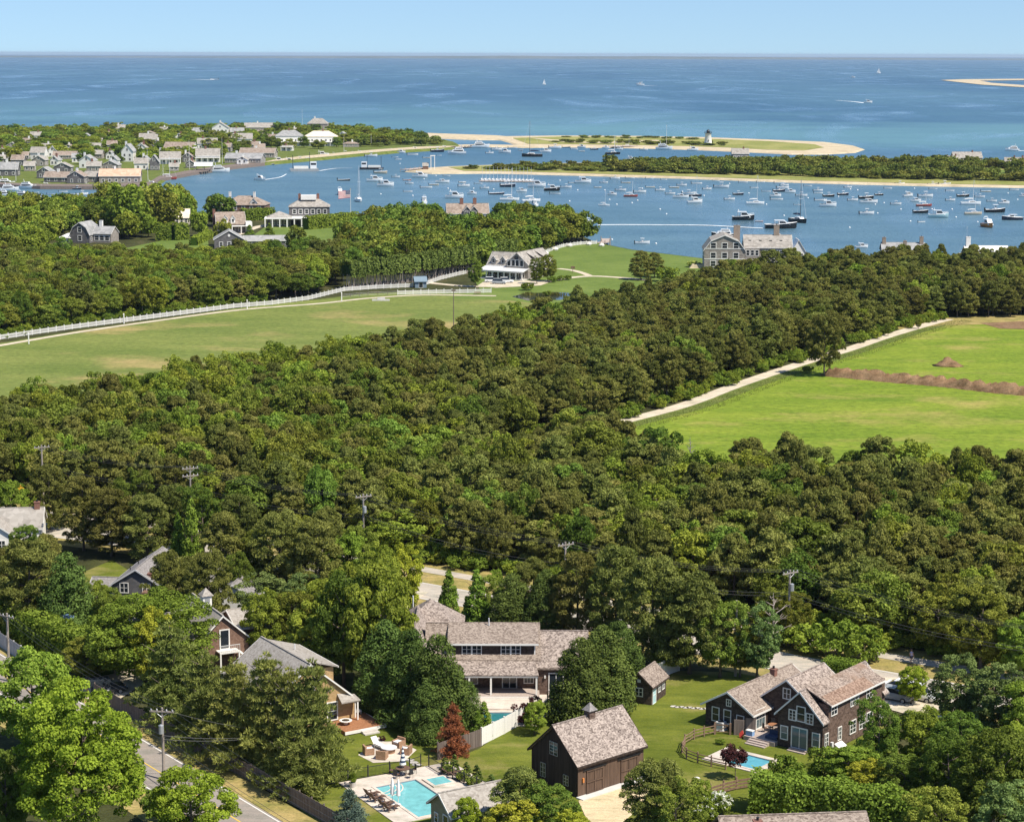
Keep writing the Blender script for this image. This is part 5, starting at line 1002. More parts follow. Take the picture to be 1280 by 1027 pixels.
# ochre house with red deck
rz = D(32); h = House('ochre_house', 'ochre shingled house with grey roof and red wooden deck', anchor(G(389, 831, 7.3), (0, -.3), rz), rz); OH = h
h.gable(-4.8, 5.4, 0, 12.0, 3.7, 7.2, 'y', wall='wall_ochre', roof='roof_grey', xm=0.0, eave2=2.6)
h.box('dormer_wall', .3, 1.6, 4.2, 3.6, 10.5, 6.1, 'wall_ochre'); h.slab('dormer_roof', [(4.0, 1.2, 6.2), (4.0, 10.9, 6.2), (0, 10.9, 7.45), (0, 1.2, 7.45)], .14, 'roof_grey'); h.box('dormer_fascia', 4.005, 1.2, 6.0, 4.06, 10.9, 6.2, 'white_paint')
h.part('vent_pipe', MB().tube([(1.6, 7, 6.7), (1.6, 7, 7.6)], .08), 'pale_grey_paint')
h.win('y-', -.005, 2.6, .7, 1.1, 1.9, 1, 2, .12); h.win('y-', -.005, -1.8, 1.0, 1.0, 1.3, 2, 2, .1); h.win('y-', -.005, 0, 4.2, .9, 1.2, 2, 2, .1)
h.box('corner_board', 5.33, -.05, .1, 5.46, -.004, 2.5, 'white_paint'); h.box('corner_board', 5.405, -.002, .1, 5.46, .13, 2.5, 'white_paint')
h.slab('corner_roof', [(3.2, -1.1, 2.75), (5.5, -1.1, 2.75), (5.3, -.01, 3.15), (3.2, -.01, 3.5)], .13, 'roof_grey'); h.post(5.2, -.95, .5, 2.6, .08)
h.box('deck', 2.2, -3.9, 0.02, 7.0, -.02, .45, 'deck_wood'); h.box('deck', 5.5, 0.0, 0.02, 7.0, 4.0, .45, 'deck_wood'); h.box('deck_edge', 2.1, -4.0, .15, 7.1, -3.91, .47, 'white_paint'); h.box('deck_edge', 7.005, -3.9, .15, 7.1, 4.0, .47, 'white_paint')
for i in range(2): h.box('step', 4.0, -4.5 - .45 * i, 0, 5.8, -4.01 - .45 * i, .3 - .13 * i, 'stone')
# brown gable house with cupola
rz = D(27); h = House('gable_house', 'brown gabled house with white cupola and outside stair', anchor(G(279, 770, 6.6), (0, -.3), rz), rz); 
h.gable(-3.0, 3.2, 0, 11, 3.6, 6.5, 'y', wall='wall_red_brown', roof='roof_grey', xm=0); h.win('y-', -.005, .2, 2.6, 1.0, 2.2, 1, 1, .14, 'balcony_door')
h.box('balcony', -.9, -1.5, 2.35, 1.6, -.01, 2.5, 'white_paint'); b = MB(); b.box(-.9, -1.5, 3.3, 1.6, -1.44, 3.37)
for i in range(11): b.box(-.9 + i * .245, -1.49, 2.5, -.86 + i * .245, -1.45, 3.3)
h.part('railing', b, 'pale_grey_paint'); h.post(-.8, -1.4, 0, 2.35); h.post(1.5, -1.4, 0, 2.35)
for i in range(8): h.box('stair_tread', 1.62 + i * .3, -1.4, 2.2 - i * .29, 1.95 + i * .3, -.3, 2.26 - i * .29, 'white_paint')
h.gable(-9.0, -3.01, 4.0, 10, 3.2, 5.6, 'x', wall='wall_red_brown', roof='roof_grey'); h.gable(3.21, 6.0, 4.0, 10.5, 3.6, 5.0, 'x', wall='wall_red_brown', roof='roof_grey')
cp = h.part('cupola', MB().box(-.55, 5.4, 6.2, .55, 6.5, 7.7), 'white_paint'); q = MB(); q.loft([[(sx * .75, 5.95 + sy * .75, 7.7) for sx, sy in ((-1, -1), (1, -1), (1, 1), (-1, 1))], [(sx * .02, 5.95 + sy * .02, 8.6) for sx, sy in ((-1, -1), (1, -1), (1, 1), (-1, 1))]]); link('cupola_roof', q.mesh('cupola_roof', 'roof_grey'), cp); link('louvre', MB().box(-.3, 5.36, 6.9, .3, 5.395, 7.5).mesh('louvre', 'grey_metal'), cp)
# grey roofed house in the trees, pale roofed house at the left edge
rz = D(-7); h = House('grey_house', 'grey roofed house half hidden by pines on the left', anchor(G(203, 685, 6.0), (3.2, 12), rz), rz)
h.gable(0, 6.4, 0, 12, 4.0, 6.0, 'y', wall='wall_grey_dark', roof='roof_slate', trim='pale_grey_paint'); h.gable(-3.5, -.01, .6, 6.0, 2.4, 3.9, 'x', wall='white_paint', roof='roof_slate', trim='pale_grey_paint'); h.gable(6.41, 13, 3, 8.5, 3.0, 5.0, 'x', wall='wall_grey_dark', roof='roof_slate', trim='pale_grey_paint'); h.gable(13.01, 19.0, 0, 5, 2.8, 4.4, 'y', wall='white_paint', roof='roof_slate', trim='white_paint')
h.win('y-', -.005, 1.6, 3.0, 1.0, 1.2, 2, 2, .1); h.win('y-', -.005, 4.6, 3.0, 1.0, 1.2, 2, 2, .1); h.chimney(5.0, .7, 3.5, 5.4, .7, .7); h.box('bay', 4.3, -1.4, 0, 5.6, -.01, 3.4, 'wall_red_brown')
for i in range(3): h.part('vent_pipe', MB().tube([(1.2 + i * .3, 4 + i * 2.6, 4.6), (1.2 + i * .3, 4 + i * 2.6, 5.5)], .07), 'dark_metal')
rz = D(8); h = House('pale_house', 'pale roofed house at the left edge of the picture', G(-10, 690), rz)
h.gable(-3, 7.0, 2, 9, 3.0, 5.2, 'x', wall='white_paint', roof='roof_far'); h.gable(-1.5, 3.4, -1.5, 4, 2.6, 4.3, 'y', wall='white_paint', roof='roof_grey'); h.win('y-', -1.505, 1.6, .9, .9, 1.1, 2, 2, .1); h.win('y-', 1.995, 5.6, 1.0, .9, 1.1, 2, 2, .1); h.chimney(6.2, 5.4, 4.4, 6.1, .8, .7); h.gable(-12, -3.01, 1, 9, 4.4, 6.8, 'x', wall='white_paint', roof='roof_far')
# pool house and roof at the bottom edge
rz = D(-58.8); h = House('pool_house', 'olive pool house with plain grey roof at the bottom edge', anchor(G(548, 991.6, 4.0), (2.0, -.3), rz), rz, 'shed')
h.gable(0, 4.0, 0, 6.2, 2.5, 3.9, 'y', wall='wall_olive', roof='roof_grey', ov=.35, og=.3); h.win('y-', -.005, 1.1, .9, .55, .85, 1, 2, .09); h.win('y-', -.005, 2.9, .1, .85, 1.95, 1, 1, .1, 'door')
rz = D(5.5); h = House('brown_roofed_house', 'house with a brownish ridge cut off by the bottom edge', anchor(G(897, 1020, 5.0), (-.3, 3.5), rz), rz); h.gable(0, 13, 0, 7, 2.8, 4.85, 'x', wall='wall_brown', roof='roof_cedar_warm', trim='roof_cedar_warm'); h.chimney(3, 2.0, 3.4, 5.0)

# houses by the far fields and the harbour
def far_windows(h, face, c, u0, u1, zs, n, w=.9, hh=1.3, fr=.16):
    for z in zs:
        for i in range(n): h.win(face, c, u0 + (u1 - u0) * (i + .5) / n, z, w, hh, 1, 2, fr)
p = G(604, 347.5); rz = D(-27); h = House('porch_house', 'grey shingled house with long white porch and dormers by the gravel drive', p, rz)
h.gable(0, 10.5, 3.0, 11, 4.2, 8.0, 'x', wall='wall_grey', roof='roof_far'); h.gable(7.5, 15.5, 1.6, 20, 5.0, 8.6, 'y', wall='wall_grey', roof='roof_far')
h.part('porch_roof', MB().extr([(-2.2, 2.75), (3.0, 3.7), (3.0, 3.9), (-2.2, 2.95)], 'x', -.6, 15.6), 'pale_grey_paint'); h.box('porch_beam', -.5, -2.1, 2.45, 15.5, -1.8, 2.72, 'white_paint')
for i in range(8): h.post(.0 + i * 2.15, -1.9, .3, 2.45, .14)
h.box('porch_floor', -.5, -2.2, 0, 15.5, 2.9, .3, 'concrete')
for i, x in enumerate((8.6, 10.2, 11.6, 13.2)): h.win('y-', 1.59, x, 4.3, 1.1, 1.9, 1, 1, .15)
h.part('round_window', MB().loft([[(11.25 + .75 * math.cos(a * math.pi / 6), y, 7.0 + .6 * math.sin(a * math.pi / 6)) for a in range(12)] for y in (1.50, 1.59)]), 'glass')
for x in (2.2, 5.6):
    h.gable(x - .9, x + .9, 3.1, 6.0, 6.0, 7.0, 'y', z0=4.4, wall='wall_grey', roof='roof_far', ov=.2); h.win('y-', 3.09, x, 4.9, .9, 1.1, 1, 2, .12)
far_windows(h, 'y-', 2.99, .8, 7, (.9,), 4, 1.2, 1.5); far_windows(h, 'y-', 1.59, 8, 14.6, (.8,), 3, 1.3, 1.7); far_windows(h, 'x+', 15.505, 3, 19, (1.0, 3.4), 5, 1.0, 1.3)
for y in (7, 13.5): h.box('dormer_wall', 13.3, y, 5.2, 15.2, y + 4, 6.6, 'wall_grey'); h.slab('dormer_roof', [(15.5, y - .3, 6.7), (15.5, y + 4.3, 6.7), (11.8, y + 4.3, 8.5), (11.8, y - .3, 8.5)], .15, 'roof_far'); h.win('x+', 15.205, y + 2, 5.4, 2.2, .9, 2, 1, .15)
p = G(880, 336); rz = D(-3); h = House('shingle_mansion', 'large grey shingled mansion with chimneys on the harbour shore', p, rz); SM = h
h.gambrel(0, 12.5, 0, 14, 6.2, 11.4, 'y', wall='wall_grey', roof='roof_far'); h.gable(12.51, 27, 1.5, 12, 7.3, 11.0, 'x', wall='wall_grey', roof='roof_far'); h.gambrel(20, 28, 8, 20, 6, 10.5, 'y', wall='wall_grey', roof='roof_far')
far_windows(h, 'y-', -.005, 1, 11.5, (.9, 3.7, 7.0), 3, 1.5, 1.8, .2); far_windows(h, 'x-', -.005, 1, 13, (1.0, 3.8), 4, 1.2, 1.6, .2); far_windows(h, 'y-', 1.495, 17.5, 26.6, (4.7,), 5, 1.1, 1.5, .2); far_windows(h, 'y-', 1.495, 17.5, 26.6, (1.0,), 4, 1.3, 1.7, .2)
h.box('bay_wall', 12.6, .2, 0, 17, 1.49, 7.1, 'wall_grey'); far_windows(h, 'y-', .195, 12.7, 16.9, (4.7,), 3, .9, 1.7, .15); h.win('y-', .195, 14.6, .6, 2.0, 2.4, 1, 1, .35, 'arched_door'); h.box('balcony', 10.5, -2.2, .3, 23, .1, .6, 'white_paint')
b = MB(); b.box(10.5, -2.2, 1.5, 23, -2.08, 1.62)
for i in range(26): b.box(10.5 + i * .5, -2.18, .6, 10.66 + i * .5, -2.1, 1.5)
h.part('railing', b, 'white_paint'); h.root.scale = (1.1, 1.0, 1.0); h.chimney(10.2, 6.5, 9, 14.2, 2.0, 1.4, 'chimney_stone'); h.chimney(22.5, 7.0, 9, 14.4, 1.7, 1.4, 'chimney_stone')
for z in (3.4, 6.9): h.box('trim_band', 17.1, 1.42, z, 27.0, 1.494, z + .3, 'white_paint'); h.box('trim_band', .0, -.08, z - .1, 12.5, -.006, z + .15, 'white_paint')
for i in range(4): h.part('skylight', MB().box(13.8 + i * 3.2, 4.0, 8.75, 14.6 + i * 3.2, 5.2, 9.55), 'glass')
p = G(968, 325); h = House('white_boathouse', 'white deck building with stairs behind the mansion', p, 0, 'house')
h.gable(6, 11, 0, 8, 3.0, 7.0, 'y', wall='white_paint', roof='white_paint'); h.box('deck', -3, -1, 2.2, 6, 6, 2.6, 'white_paint'); b = MB()
for i in range(12): b.box(-3 + i * .8, -1, 2.6, -2.8 + i * .8, -.8, 4.2)
b.box(-3, -1.05, 4.2, 6, -.75, 4.4); h.part('railing', b, 'white_paint'); far_windows(h, 'y-', -.005, 6.3, 10.7, (1.0,), 2)
p = G(1103, 325); h = House('ridge_house', 'grey roof with white chimneys showing above the far pines', p, D(-4)); h.gable(0, 15, 0, 9, 3.2, 5.8, 'x', wall='wall_grey', roof='roof_far_grey'); h.chimney(.8, 4, 4.0, 7.6, 1.3, 1.2, 'chimney_stone'); h.chimney(14, 4, 4.0, 8.0, 1.3, 1.2, 'chimney_stone'); h.chimney(8, 2.4, 4, 6.6, 1.2, 1.1, 'chimney_stone'); far_windows(h, 'y-', -.005, .5, 14.5, (1.2,), 5)
p = G(1208, 328); h = House('white_roofed_house', 'long white roof showing above the far pines near the right edge', p, 0); h.gable(0, 15, 0, 8, 2.8, 5.4, 'x', wall='white_paint', roof='white_paint'); h.chimney(1.2, 4, 5, 8.6, 1.6, 1.2, 'white_paint'); far_windows(h, 'y-', -.005, .5, 14.5, (1.2,), 5)
p = G(559, 279); h = House('white_hill_house', 'white house with brown roof and two chimneys on the harbour hill', p, D(5)); h.gable(0, 18, 0, 10, 4.2, 8.0, 'x', wall='white_paint', roof='roof_far_brown'); h.chimney(6.5, 5, 7, 10.3, 1.5, 1.2, 'brick'); h.chimney(12.2, 5, 7, 10.3, 1.5, 1.2, 'brick')
for x in (8.5, 11.5): h.gable(x - 1.6, x + 1.6, -1.2, 5, 5.4, 7.2, 'y', z0=3, wall='wall_grey_dark', roof='roof_far', ov=.2); h.win('y-', -1.205, x, 3.6, 1.6, 1.5, 2, 1, .15)
far_windows(h, 'y-', -.005, .6, 7, (1.2,), 3, 1.2, 1.6); far_windows(h, 'x-', -.005, 1, 9, (1.2, 4.2), 2)
p = G(334, 283); h = House('hip_roofed_villa', 'hip roofed villa with white porch above the hill lawn', p, D(4)); h.hip(9, 26, 6, 17, 7.6, 11.4, wall='wall_grey_dark', roof='roof_far'); h.hip(0, 10, -2, 8, 3.6, 6.2, wall='wall_grey_dark', roof='roof_far', z0=0)
h.box('widows_walk', 14, 8.5, 10.5, 20.5, 13, 12.4, 'white_paint'); h.chimney(13.4, 11, 9, 12.8, 1.1, 1.1, 'brick'); h.chimney(21.2, 11, 9, 12.8, 1.1, 1.1, 'brick'); h.box('porch_roof', -1, -5.2, 3.4, 18, 5.9, 3.75, 'white_paint'); b = MB(); b.box(4, -5.1, 4.6, 18, -4.95, 4.75)
for i in range(18): b.box(4 + i * .8, -5.1, 3.75, 4.15 + i * .8, -4.98, 4.6)
h.part('railing', b, 'white_paint')
for i in range(7): h.post(-.6 + i * 3.05, -4.9, 0, 3.4, .25)
far_windows(h, 'y-', 5.995, 10, 25.5, (4.9,), 6, 1.3, 1.7, .2); far_windows(h, 'y-', -2.005, 1, 9.5, (.8,), 3, 1.6, 2.0, .2)
p = G(278, 272); h = House('brown_villa', 'brown hip roofed villa right on the harbour water', p, D(-5)); h.hip(0, 19, 0, 12, 5.5, 9.4, wall='wall_red_brown', roof='roof_far_brown'); h.chimney(2.5, 5, 7, 11.0, 1.0, 1.0, 'white_paint'); h.chimney(13.5, 5, 7.5, 11.0, 1.0, 1.0, 'white_paint'); far_windows(h, 'y-', -.005, .5, 18.5, (1.0, 3.5), 5, 1.1, 1.5, .2)
for x in (5, 14): h.gable(x - 1.5, x + 1.5, .5, 6, 6.9, 8.6, 'y', z0=5.6, wall='white_paint', roof='roof_far_brown'); h.win('y-', .495, x, 5.8, 1.3, 1.2, 1, 2, .15)
p = G(271, 292); h = House('gambrel_cottage', 'gambrel cottage with tall brick chimney above the hill lawn', p, D(14)); h.gambrel(0, 11.5, 0, 8.5, 3.6, 8.2, 'x', wall='wall_grey_dark', roof='roof_far_brown'); h.chimney(-.6, 4.2, 0, 9.4, 1.0, 1.6, 'brick')
for x in (3.6, 6.6): h.gable(x - .9, x + .9, -.1, 3, 6.0, 7.0, 'y', z0=4.2, wall='white_paint', roof='roof_far', ov=.15); h.win('y-', -.105, x, 4.6, .9, 1.2, 1, 2, .12)
h.box('porch_roof', 2, -2.6, 2.9, 13.5, -.02, 3.15, 'white_paint'); far_windows(h, 'y-', -.005, 2.4, 11, (.8,), 3, 1.2, 1.6)
for x in (2.3, 6, 9.6, 13.2): h.post(x, -2.4, 0, 2.9, .16)
h.box('side_porch', 11.6, -1.5, 0, 14.2, 4, 4.6, 'white_paint')
p = G(268, 311); h = House('grey_barn', 'grey barn with long low wing at the foot of the hill lawn', p, D(8)); h.gable(0, 11, 0, 10, 3.4, 6.6, 'y', wall='wall_grey_dark', roof='roof_far_grey'); h.gable(11.01, 29, 3.5, 8.5, 2.6, 4.2, 'x', wall='wall_grey_dark', roof='roof_far_grey'); far_windows(h, 'y-', -.005, 1, 10, (.9,), 3, 1.1, 1.5, .2); far_windows(h, 'y-', 3.495, 12, 28.5, (1.0,), 6, 1.0, 1.1, .15); h.part('round_window', MB().loft([[(5.5 + .5 * math.cos(a * math.pi / 6), y, 4.9 + .5 * math.sin(a * math.pi / 6)) for a in range(12)] for y in (-.1, -.004)]), 'white_paint')
p = G(88, 303.5); h = House('gambrel_house', 'grey gambrel house with pale roof at the left edge of the woods', p, D(-14)); h.gambrel(0, 8.0, 0, 10, 3.0, 7.8, 'y', wall='wall_grey_dark', roof='roof_far_grey'); h.gable(8.01, 15.5, 3, 10, 3.6, 6.0, 'x', wall='wall_grey', roof='roof_far_grey'); h.hip(-4.5, -.02, 0, 8, 1.8, 3.4, wall='white_paint', roof='white_paint'); h.chimney(10, 6.5, 5, 8.2, 1.2, 1.0, 'white_paint'); far_windows(h, 'y-', -.005, 2.4, 5.6, (1.0, 4.2), 1, 1.4, 1.8, .2); far_windows(h, 'y-', 2.995, 8.5, 15, (1.0,), 3, 1.6, 1.7, .2); far_windows(h, 'x+', 8.005, .5, 2.9, (1.0,), 1)
p = G(198, 281); h = House('cream_house', 'small cream roofed house among bright trees', p, D(6)); h.gable(0, 13, 0, 8, 3.0, 6.3, 'x', wall='cream_paint', roof='roof_cream'); h.gable(3, 6.5, -1.5, 4, 3.4, 5.4, 'y', wall='cream_paint', roof='roof_cream'); h.chimney(8.5, 4, 5.8, 8.0, 1.1, 1.0, 'cream_paint'); h.win('y-', -1.505, 4.75, 2.0, 1.4, 1.3, 1, 2, .15); far_windows(h, 'y-', -.005, 7, 12.6, (1.0,), 3)
# houses of the harbour town
rt = random.Random(77)
for x0, x1, by, ty, wl, rf, form, lb in TOWN_H:
    a, c = G(x0, by, ZT), G(x1, by, ZT); w = (c - a).length * 0.94; hh = height(a, ty); d = min(max(7.0, w * 0.55), 14); ang = D(rt.uniform(-9, 9))
    h = House('boathouse' if 'boathouse' in lb else 'town_house', lb, a, ang, 'building' if ('shed' in lb or 'boat' in lb) else 'house', z=ZT)
    if form == 'h': h.hip(0, w, 0, d, hh * .62, hh, wall=wl, roof=rf); ev = hh * .62
    elif form == 'x': ev = hh * (.52 if w > 12 else .58); h.gable(0, w, 0, d, ev, hh, 'x', wall=wl, roof=rf, ov=.4, og=.4)
    else: ev = hh * .6; h.gable(0, w, 0, d * 1.2, ev, hh, 'y', wall=wl, roof=rf, ov=.4, og=.4)
    n = max(2, int(w / 3.6)); st = max(1, int(ev / 3.0))
    far_windows(h, 'y-', -.005, .4, w - .4, [.9 + 2.8 * q for q in range(st)], n, 1.2, 1.5, .2)
    far_windows(h, 'x+', w + .005, .8, d - .8, [.9], 2, 1.1, 1.4, .2)
    if form == 'y': h.win('y-', -.005, w / 2, ev + .2, 1.2, 1.5, 1, 2, .2)
    if rt.random() < .7: h.chimney(w * rt.uniform(.25, .75), d * .5, hh - 1.2, hh + 1.6, 1.2, 1.0, 'brick' if rt.random() < .5 else 'white_paint')
    if 'porch' in lb or 'balcon' in lb or 'hotel' in lb:
        h.box('porch_roof', -.5, -3, 3.0, w + .5, -.02, 3.3, 'white_paint')
        for q in range(int(w / 4) + 1): h.post(.2 + q * 4, -2.7, 0, 3.0, .2)
# lighthouse
p = G(885, 181.5, ZS); h = House('lighthouse', 'white lighthouse with black lantern on the sandy spit', p, 0, 'lighthouse', z=ZS); LT = height(p, 161.5)
h.part('tower', MB().lathe([(3.6, 0), (3.4, .5), (2.35, LT * .72), (2.6, LT * .74)], 20), 'white_paint', True); h.part('gallery', MB().lathe([(3.2, LT * .74), (3.2, LT * .765)], 20), 'dark_metal'); h.part('lantern', MB().lathe([(1.35, LT * .765), (1.35, LT * .88)], 12), 'glass'); h.part('lantern_roof', MB().lathe([(1.75, LT * .88), (1.2, LT * .93), (.3, LT * .97), (.08, LT)], 12), 'dark_metal')
b = MB(); b.lathe([(3.1, LT * .84), (3.1, LT * .85)], 20)
for i in range(12): b.box(3.05 * math.cos(i * .5236) - .05, 3.05 * math.sin(i * .5236) - .05, LT * .765, 3.05 * math.cos(i * .5236) + .05, 3.05 * math.sin(i * .5236) + .05, LT * .84)
h.part('railing', b, 'dark_metal'); h.part('stone_base', MB().lathe([(5.5, -.5), (5.2, .4), (3.5, .45)], 20), 'stone'); h.win('y-', -3.2, 0, 3, .9, 1.5, 1, 2, .15)
for x, y, w, lb in ((915, 200, 12, 'low pale house on the ridge of the wooded spit'), (1192, 205, 20, 'large pale house on the wooded spit near the right edge'), (1256, 210, 9, 'first small white cottage at the right end of the wooded spit'), (1268, 210, 9, 'second small white cottage at the right end of the wooded spit'), (1277, 211, 9, 'last small white cottage at the right end of the wooded spit'), (1185, 208, 8, 'small cottage left of the large pale house on the spit')):
    p = G(x, y, ZS); h = House('spit_house', lb, p, D(rt.uniform(-8, 8)), z=ZS); h.gable(0, w, 0, 8, 4.5 if w > 9 else 4.0, 8.0 if w > 9 else 6.8, 'x', wall='wall_grey' if w > 9 else 'white_paint', roof='roof_far'); far_windows(h, 'y-', -.005, .5, w - .5, (1.2,), max(2, int(w / 3)), 1.2, 1.5, .2); h.chimney(w * .7, 4, 6, 9 if w > 9 else 8, 1, 1, 'brick')
# ------------------------------------------------------------------ boats
def hull_rings(L, B, H, dr=0.35, bow=0.55, transom=0.82, n=9):
    """stations from stern to bow; each ring: port rail, port chine, keel, starboard chine, starboard rail"""
    R_ = []
    for i in range(n):
        t = i / (n - 1); x = -L / 2 + L * t
        w = B / 2 * (transom + (1 - transom) * min(1, t / .35)) * (1 if t < .45 else max(0.02, 1 - ((t - .45) / .55) ** 2.2)); sh = H * (1 + bow * t ** 2)
        R_.append([(x, w, sh), (x - .01 * L * t, w * .96, H * .2), (x - .05 * L * t * t, 0, -dr * (1 - t ** 3)), (x - .01 * L * t, -w * .96, H * .2), (x, -w, sh)])
    return R_
def deck_from(R_, z, frac=0.92, i0=0, i1=None):
    b = MB(); i1 = len(R_) if i1 is None else i1
    for a, c in zip(R_[i0:i1 - 1], R_[i0 + 1:i1]):
        za, zc = (a[0][2] - .05, c[0][2] - .05) if z is None else (z, z)
        b.poly([(a[4][0], a[4][1] * frac, za), (c[4][0], c[4][1] * frac, zc), (c[0][0], c[0][1] * frac, zc), (a[0][0], a[0][1] * frac, za)])
    return b
def hull_mb(R_):
    b = MB(); b.loft([r for r in R_], caps=False, closed=False); b.poly([p for p in R_[0]]); return b
BOAT = {}
def boat_meshes(kind, hull):
    key = (kind, hull)
    if key in BOAT: return BOAT[key]
    P = []   # (name, mesh, [(sub name, mesh)])
    def add(nm, b, mat, sm=False): P.append([nm, b.mesh(nm, mat, sm), []])
    def sub(nm, b, mat): P[-1][2].append((nm, b.mesh(nm, mat)))
    if kind in ('console', 'skiff', 'cruiser', 'picnic', 'yacht'):
        L = 8.0; B = {'console': 2.5, 'skiff': 2.0, 'cruiser': 2.7, 'picnic': 2.3, 'yacht': 2.3}[kind]; H = {'console': .95, 'skiff': .6, 'cruiser': 1.05, 'picnic': .85, 'yacht': 1.0}[kind]
        R_ = hull_rings(L, B, H); add('hull', hull_mb(R_), hull, True); sub('rub_rail', MB().tube([r[0] for r in R_], .05, 4).tube([r[4] for r in R_], .05, 4), 'hull_white' if hull != 'hull_white' else 'hull_grey')
        add('deck', deck_from(R_, H * .55 if kind in ('console', 'skiff') else H * .7, .95, 0, 6), 'boat_deck'); add('foredeck', deck_from(R_, None, .97, 5), 'hull_white')
        if kind == 'console':
            add('console', MB().extr([(-.5, .4), (.5, .4), (.35, 1.75), (-.35, 1.75)], 'y', -.5, .5), 'hull_white'); sub('windscreen', MB().box(.1, -.48, 1.75, .18, .48, 2.2), 'boat_dark_glass')
            add('hard_top', MB().box(-1.1, -.95, 2.45, 1.0, .95, 2.58), 'hull_white'); b = MB()
            for x in (-.7, .6):
                for y in (-.7, .7): b.tube([(x, y, .5), (x, y, 2.45)], .04, 4)
            sub('top_frame', b, 'mast_metal'); add('seat', MB().box(-1.3, -.6, .5, -.8, .6, 1.2), 'cushion')
        if kind in ('console', 'skiff'):
            add('outboard', MB().box(-4.55, -.25, .75, -4.05, .25, 1.55).box(-4.45, -.12, -.4, -4.15, .12, .75), 'outboard_black')
        if kind == 'skiff':
            add('bench', MB().box(-1.2, -.85, .45, -.8, .85, .62).box(.8, -.8, .45, 1.2, .8, .62), 'boat_deck')
        if kind == 'cruiser':
            add('cabin', MB().extr([(-1.0, .7), (2.6, .8), (1.9, 1.55), (1.0, 2.35), (-1.0, 2.35)], 'y', -.95, .95), 'hull_white')
            sub('cabin_window', MB().extr([(-.8, 1.5), (1.65, 1.5), (1.0, 2.15), (-.8, 2.15)], 'y', -.965, .965), 'boat_dark_glass'); add('hard_top', MB().box(-2.2, -1.02, 2.36, 1.1, 1.02, 2.5), 'hull_white'); b = MB()
            for y in (-.9, .9): b.tube([(-2.0, y, .7), (-2.0, y, 2.36)], .05, 4)
            sub('top_frame', b, 'mast_metal'); add('rail', MB().tube([(1.6, -.8, 1.75), (3.8, -.1, 2.0), (3.8, .1, 2.0), (1.6, .8, 1.75)], .03, 4), 'mast_metal')
            add('radar_arch', MB().tube([(-1.6, -.9, 2.5), (-1.8, -.6, 3.1), (-1.8, .6, 3.1), (-1.6, .9, 2.5)], .07, 4), 'hull_white')
        if kind == 'picnic':
            add('cabin', MB().extr([(-.6, .6), (2.2, .8), (1.2, 1.5), (-.6, 1.6)], 'y', -.8, .8), 'hull_white'); sub('cabin_window', MB().extr([(-.4, 1.1), (1.3, 1.1), (.9, 1.45), (-.4, 1.5)], 'y', -.815, .815), 'boat_dark_glass'); add('hard_top', MB().box(-1.7, -.85, 1.62, .9, .85, 1.72), 'hull_white'); b = MB()
            for y in (-.75, .75): b.tube([(-1.6, y, .6), (-1.6, y, 1.62)], .05, 4)
            sub('top_frame', b, 'mast_metal')
        if kind == 'yacht':
            add('cabin', MB().extr([(-3.0, .7), (2.6, .9), (1.6, 1.75), (-3.0, 1.75)], 'y', -.9, .9), 'hull_white'); sub('cabin_window', MB().extr([(-2.6, 1.15), (1.7, 1.15), (1.3, 1.6), (-2.6, 1.6)], 'y', -.915, .915), 'boat_dark_glass')
            add('flybridge', MB().extr([(-2.6, 1.76), (1.0, 1.76), (.5, 2.45), (-2.6, 2.3)], 'y', -.8, .8), 'hull_white'); sub('flybridge_window', MB().extr([(-2.2, 1.95), (.6, 1.95), (.4, 2.2), (-2.2, 2.2)], 'y', -.815, .815), 'boat_dark_glass'); add('radar_mast', MB().tube([(-1.6, 0, 2.3), (-1.9, 0, 3.4)], .08, 5), 'hull_white')
    elif kind in ('sail', 'sloop', 'sail_up', 'schooner'):
        L = 9.0; R_ = hull_rings(L, 2.7, .95, .5, .25, .7); add('hull', hull_mb(R_), hull, True); add('deck', deck_from(R_, None, .96), 'boat_deck'); dk = kind == 'sloop'
        add('cabin', MB().extr([(-1.2, .85), (2.2, .9), (1.7, 1.4), (-1.0, 1.45)], 'y', -.75, .75), 'hull_white'); sub('cabin_window', MB().extr([(-.8, 1.05), (1.6, 1.05), (1.4, 1.25), (-.8, 1.25)], 'y', -.765, .765), 'boat_dark_glass')
        mh = 12.5; add('mast', MB().tube([(1.0, 0, .9), (1.0, 0, mh)], [.11, .07], 5), 'mast_dark' if dk else 'mast_metal'); sub('stay', MB().tube([(1.0, 0, mh), (4.4, 0, 1.2)], .03, 3).tube([(1.0, 0, mh), (-4.4, 0, 1.0)], .02, 3).tube([(1.0, 0, mh * .95), (.8, 1.25, .95)], .02, 3).tube([(1.0, 0, mh * .95), (.8, -1.25, .95)], .02, 3), 'mast_metal'); sub('spreader', MB().box(.9, -.7, mh * .55, 1.1, .7, mh * .55 + .06), 'mast_metal')
        add('boom', MB().tube([(.9, 0, 2.0), (-3.0, 0, 1.95)], .07, 5), 'mast_dark' if dk else 'mast_metal'); sub('furled_sail', MB().tube([(.8, 0, 2.2), (-1, 0, 2.25), (-2.9, 0, 2.1)], [.2, .22, .12], 6), 'navy_cloth' if dk else 'sail_cloth')
        if kind == 'sail_up': add('mainsail', MB().loft([[(.9, .02, 2.1), (.9, .02, mh - .3)], [(-1.2, .35, 2.1), (.2, .25, mh - 1.2)], [(-2.9, .3, 2.1), (.75, .05, mh - .4)]], caps=False, closed=False), 'sail_cloth'); add('jib', MB().poly([(4.3, .05, 1.3), (1.3, .5, 1.6), (1.05, .02, mh - 1)]), 'sail_cloth')
        if kind == 'schooner': add('mizzen_mast', MB().tube([(-2.4, 0, .9), (-2.4, 0, 10.5)], [.11, .06], 5), 'mast_metal')
    elif kind == 'barge':
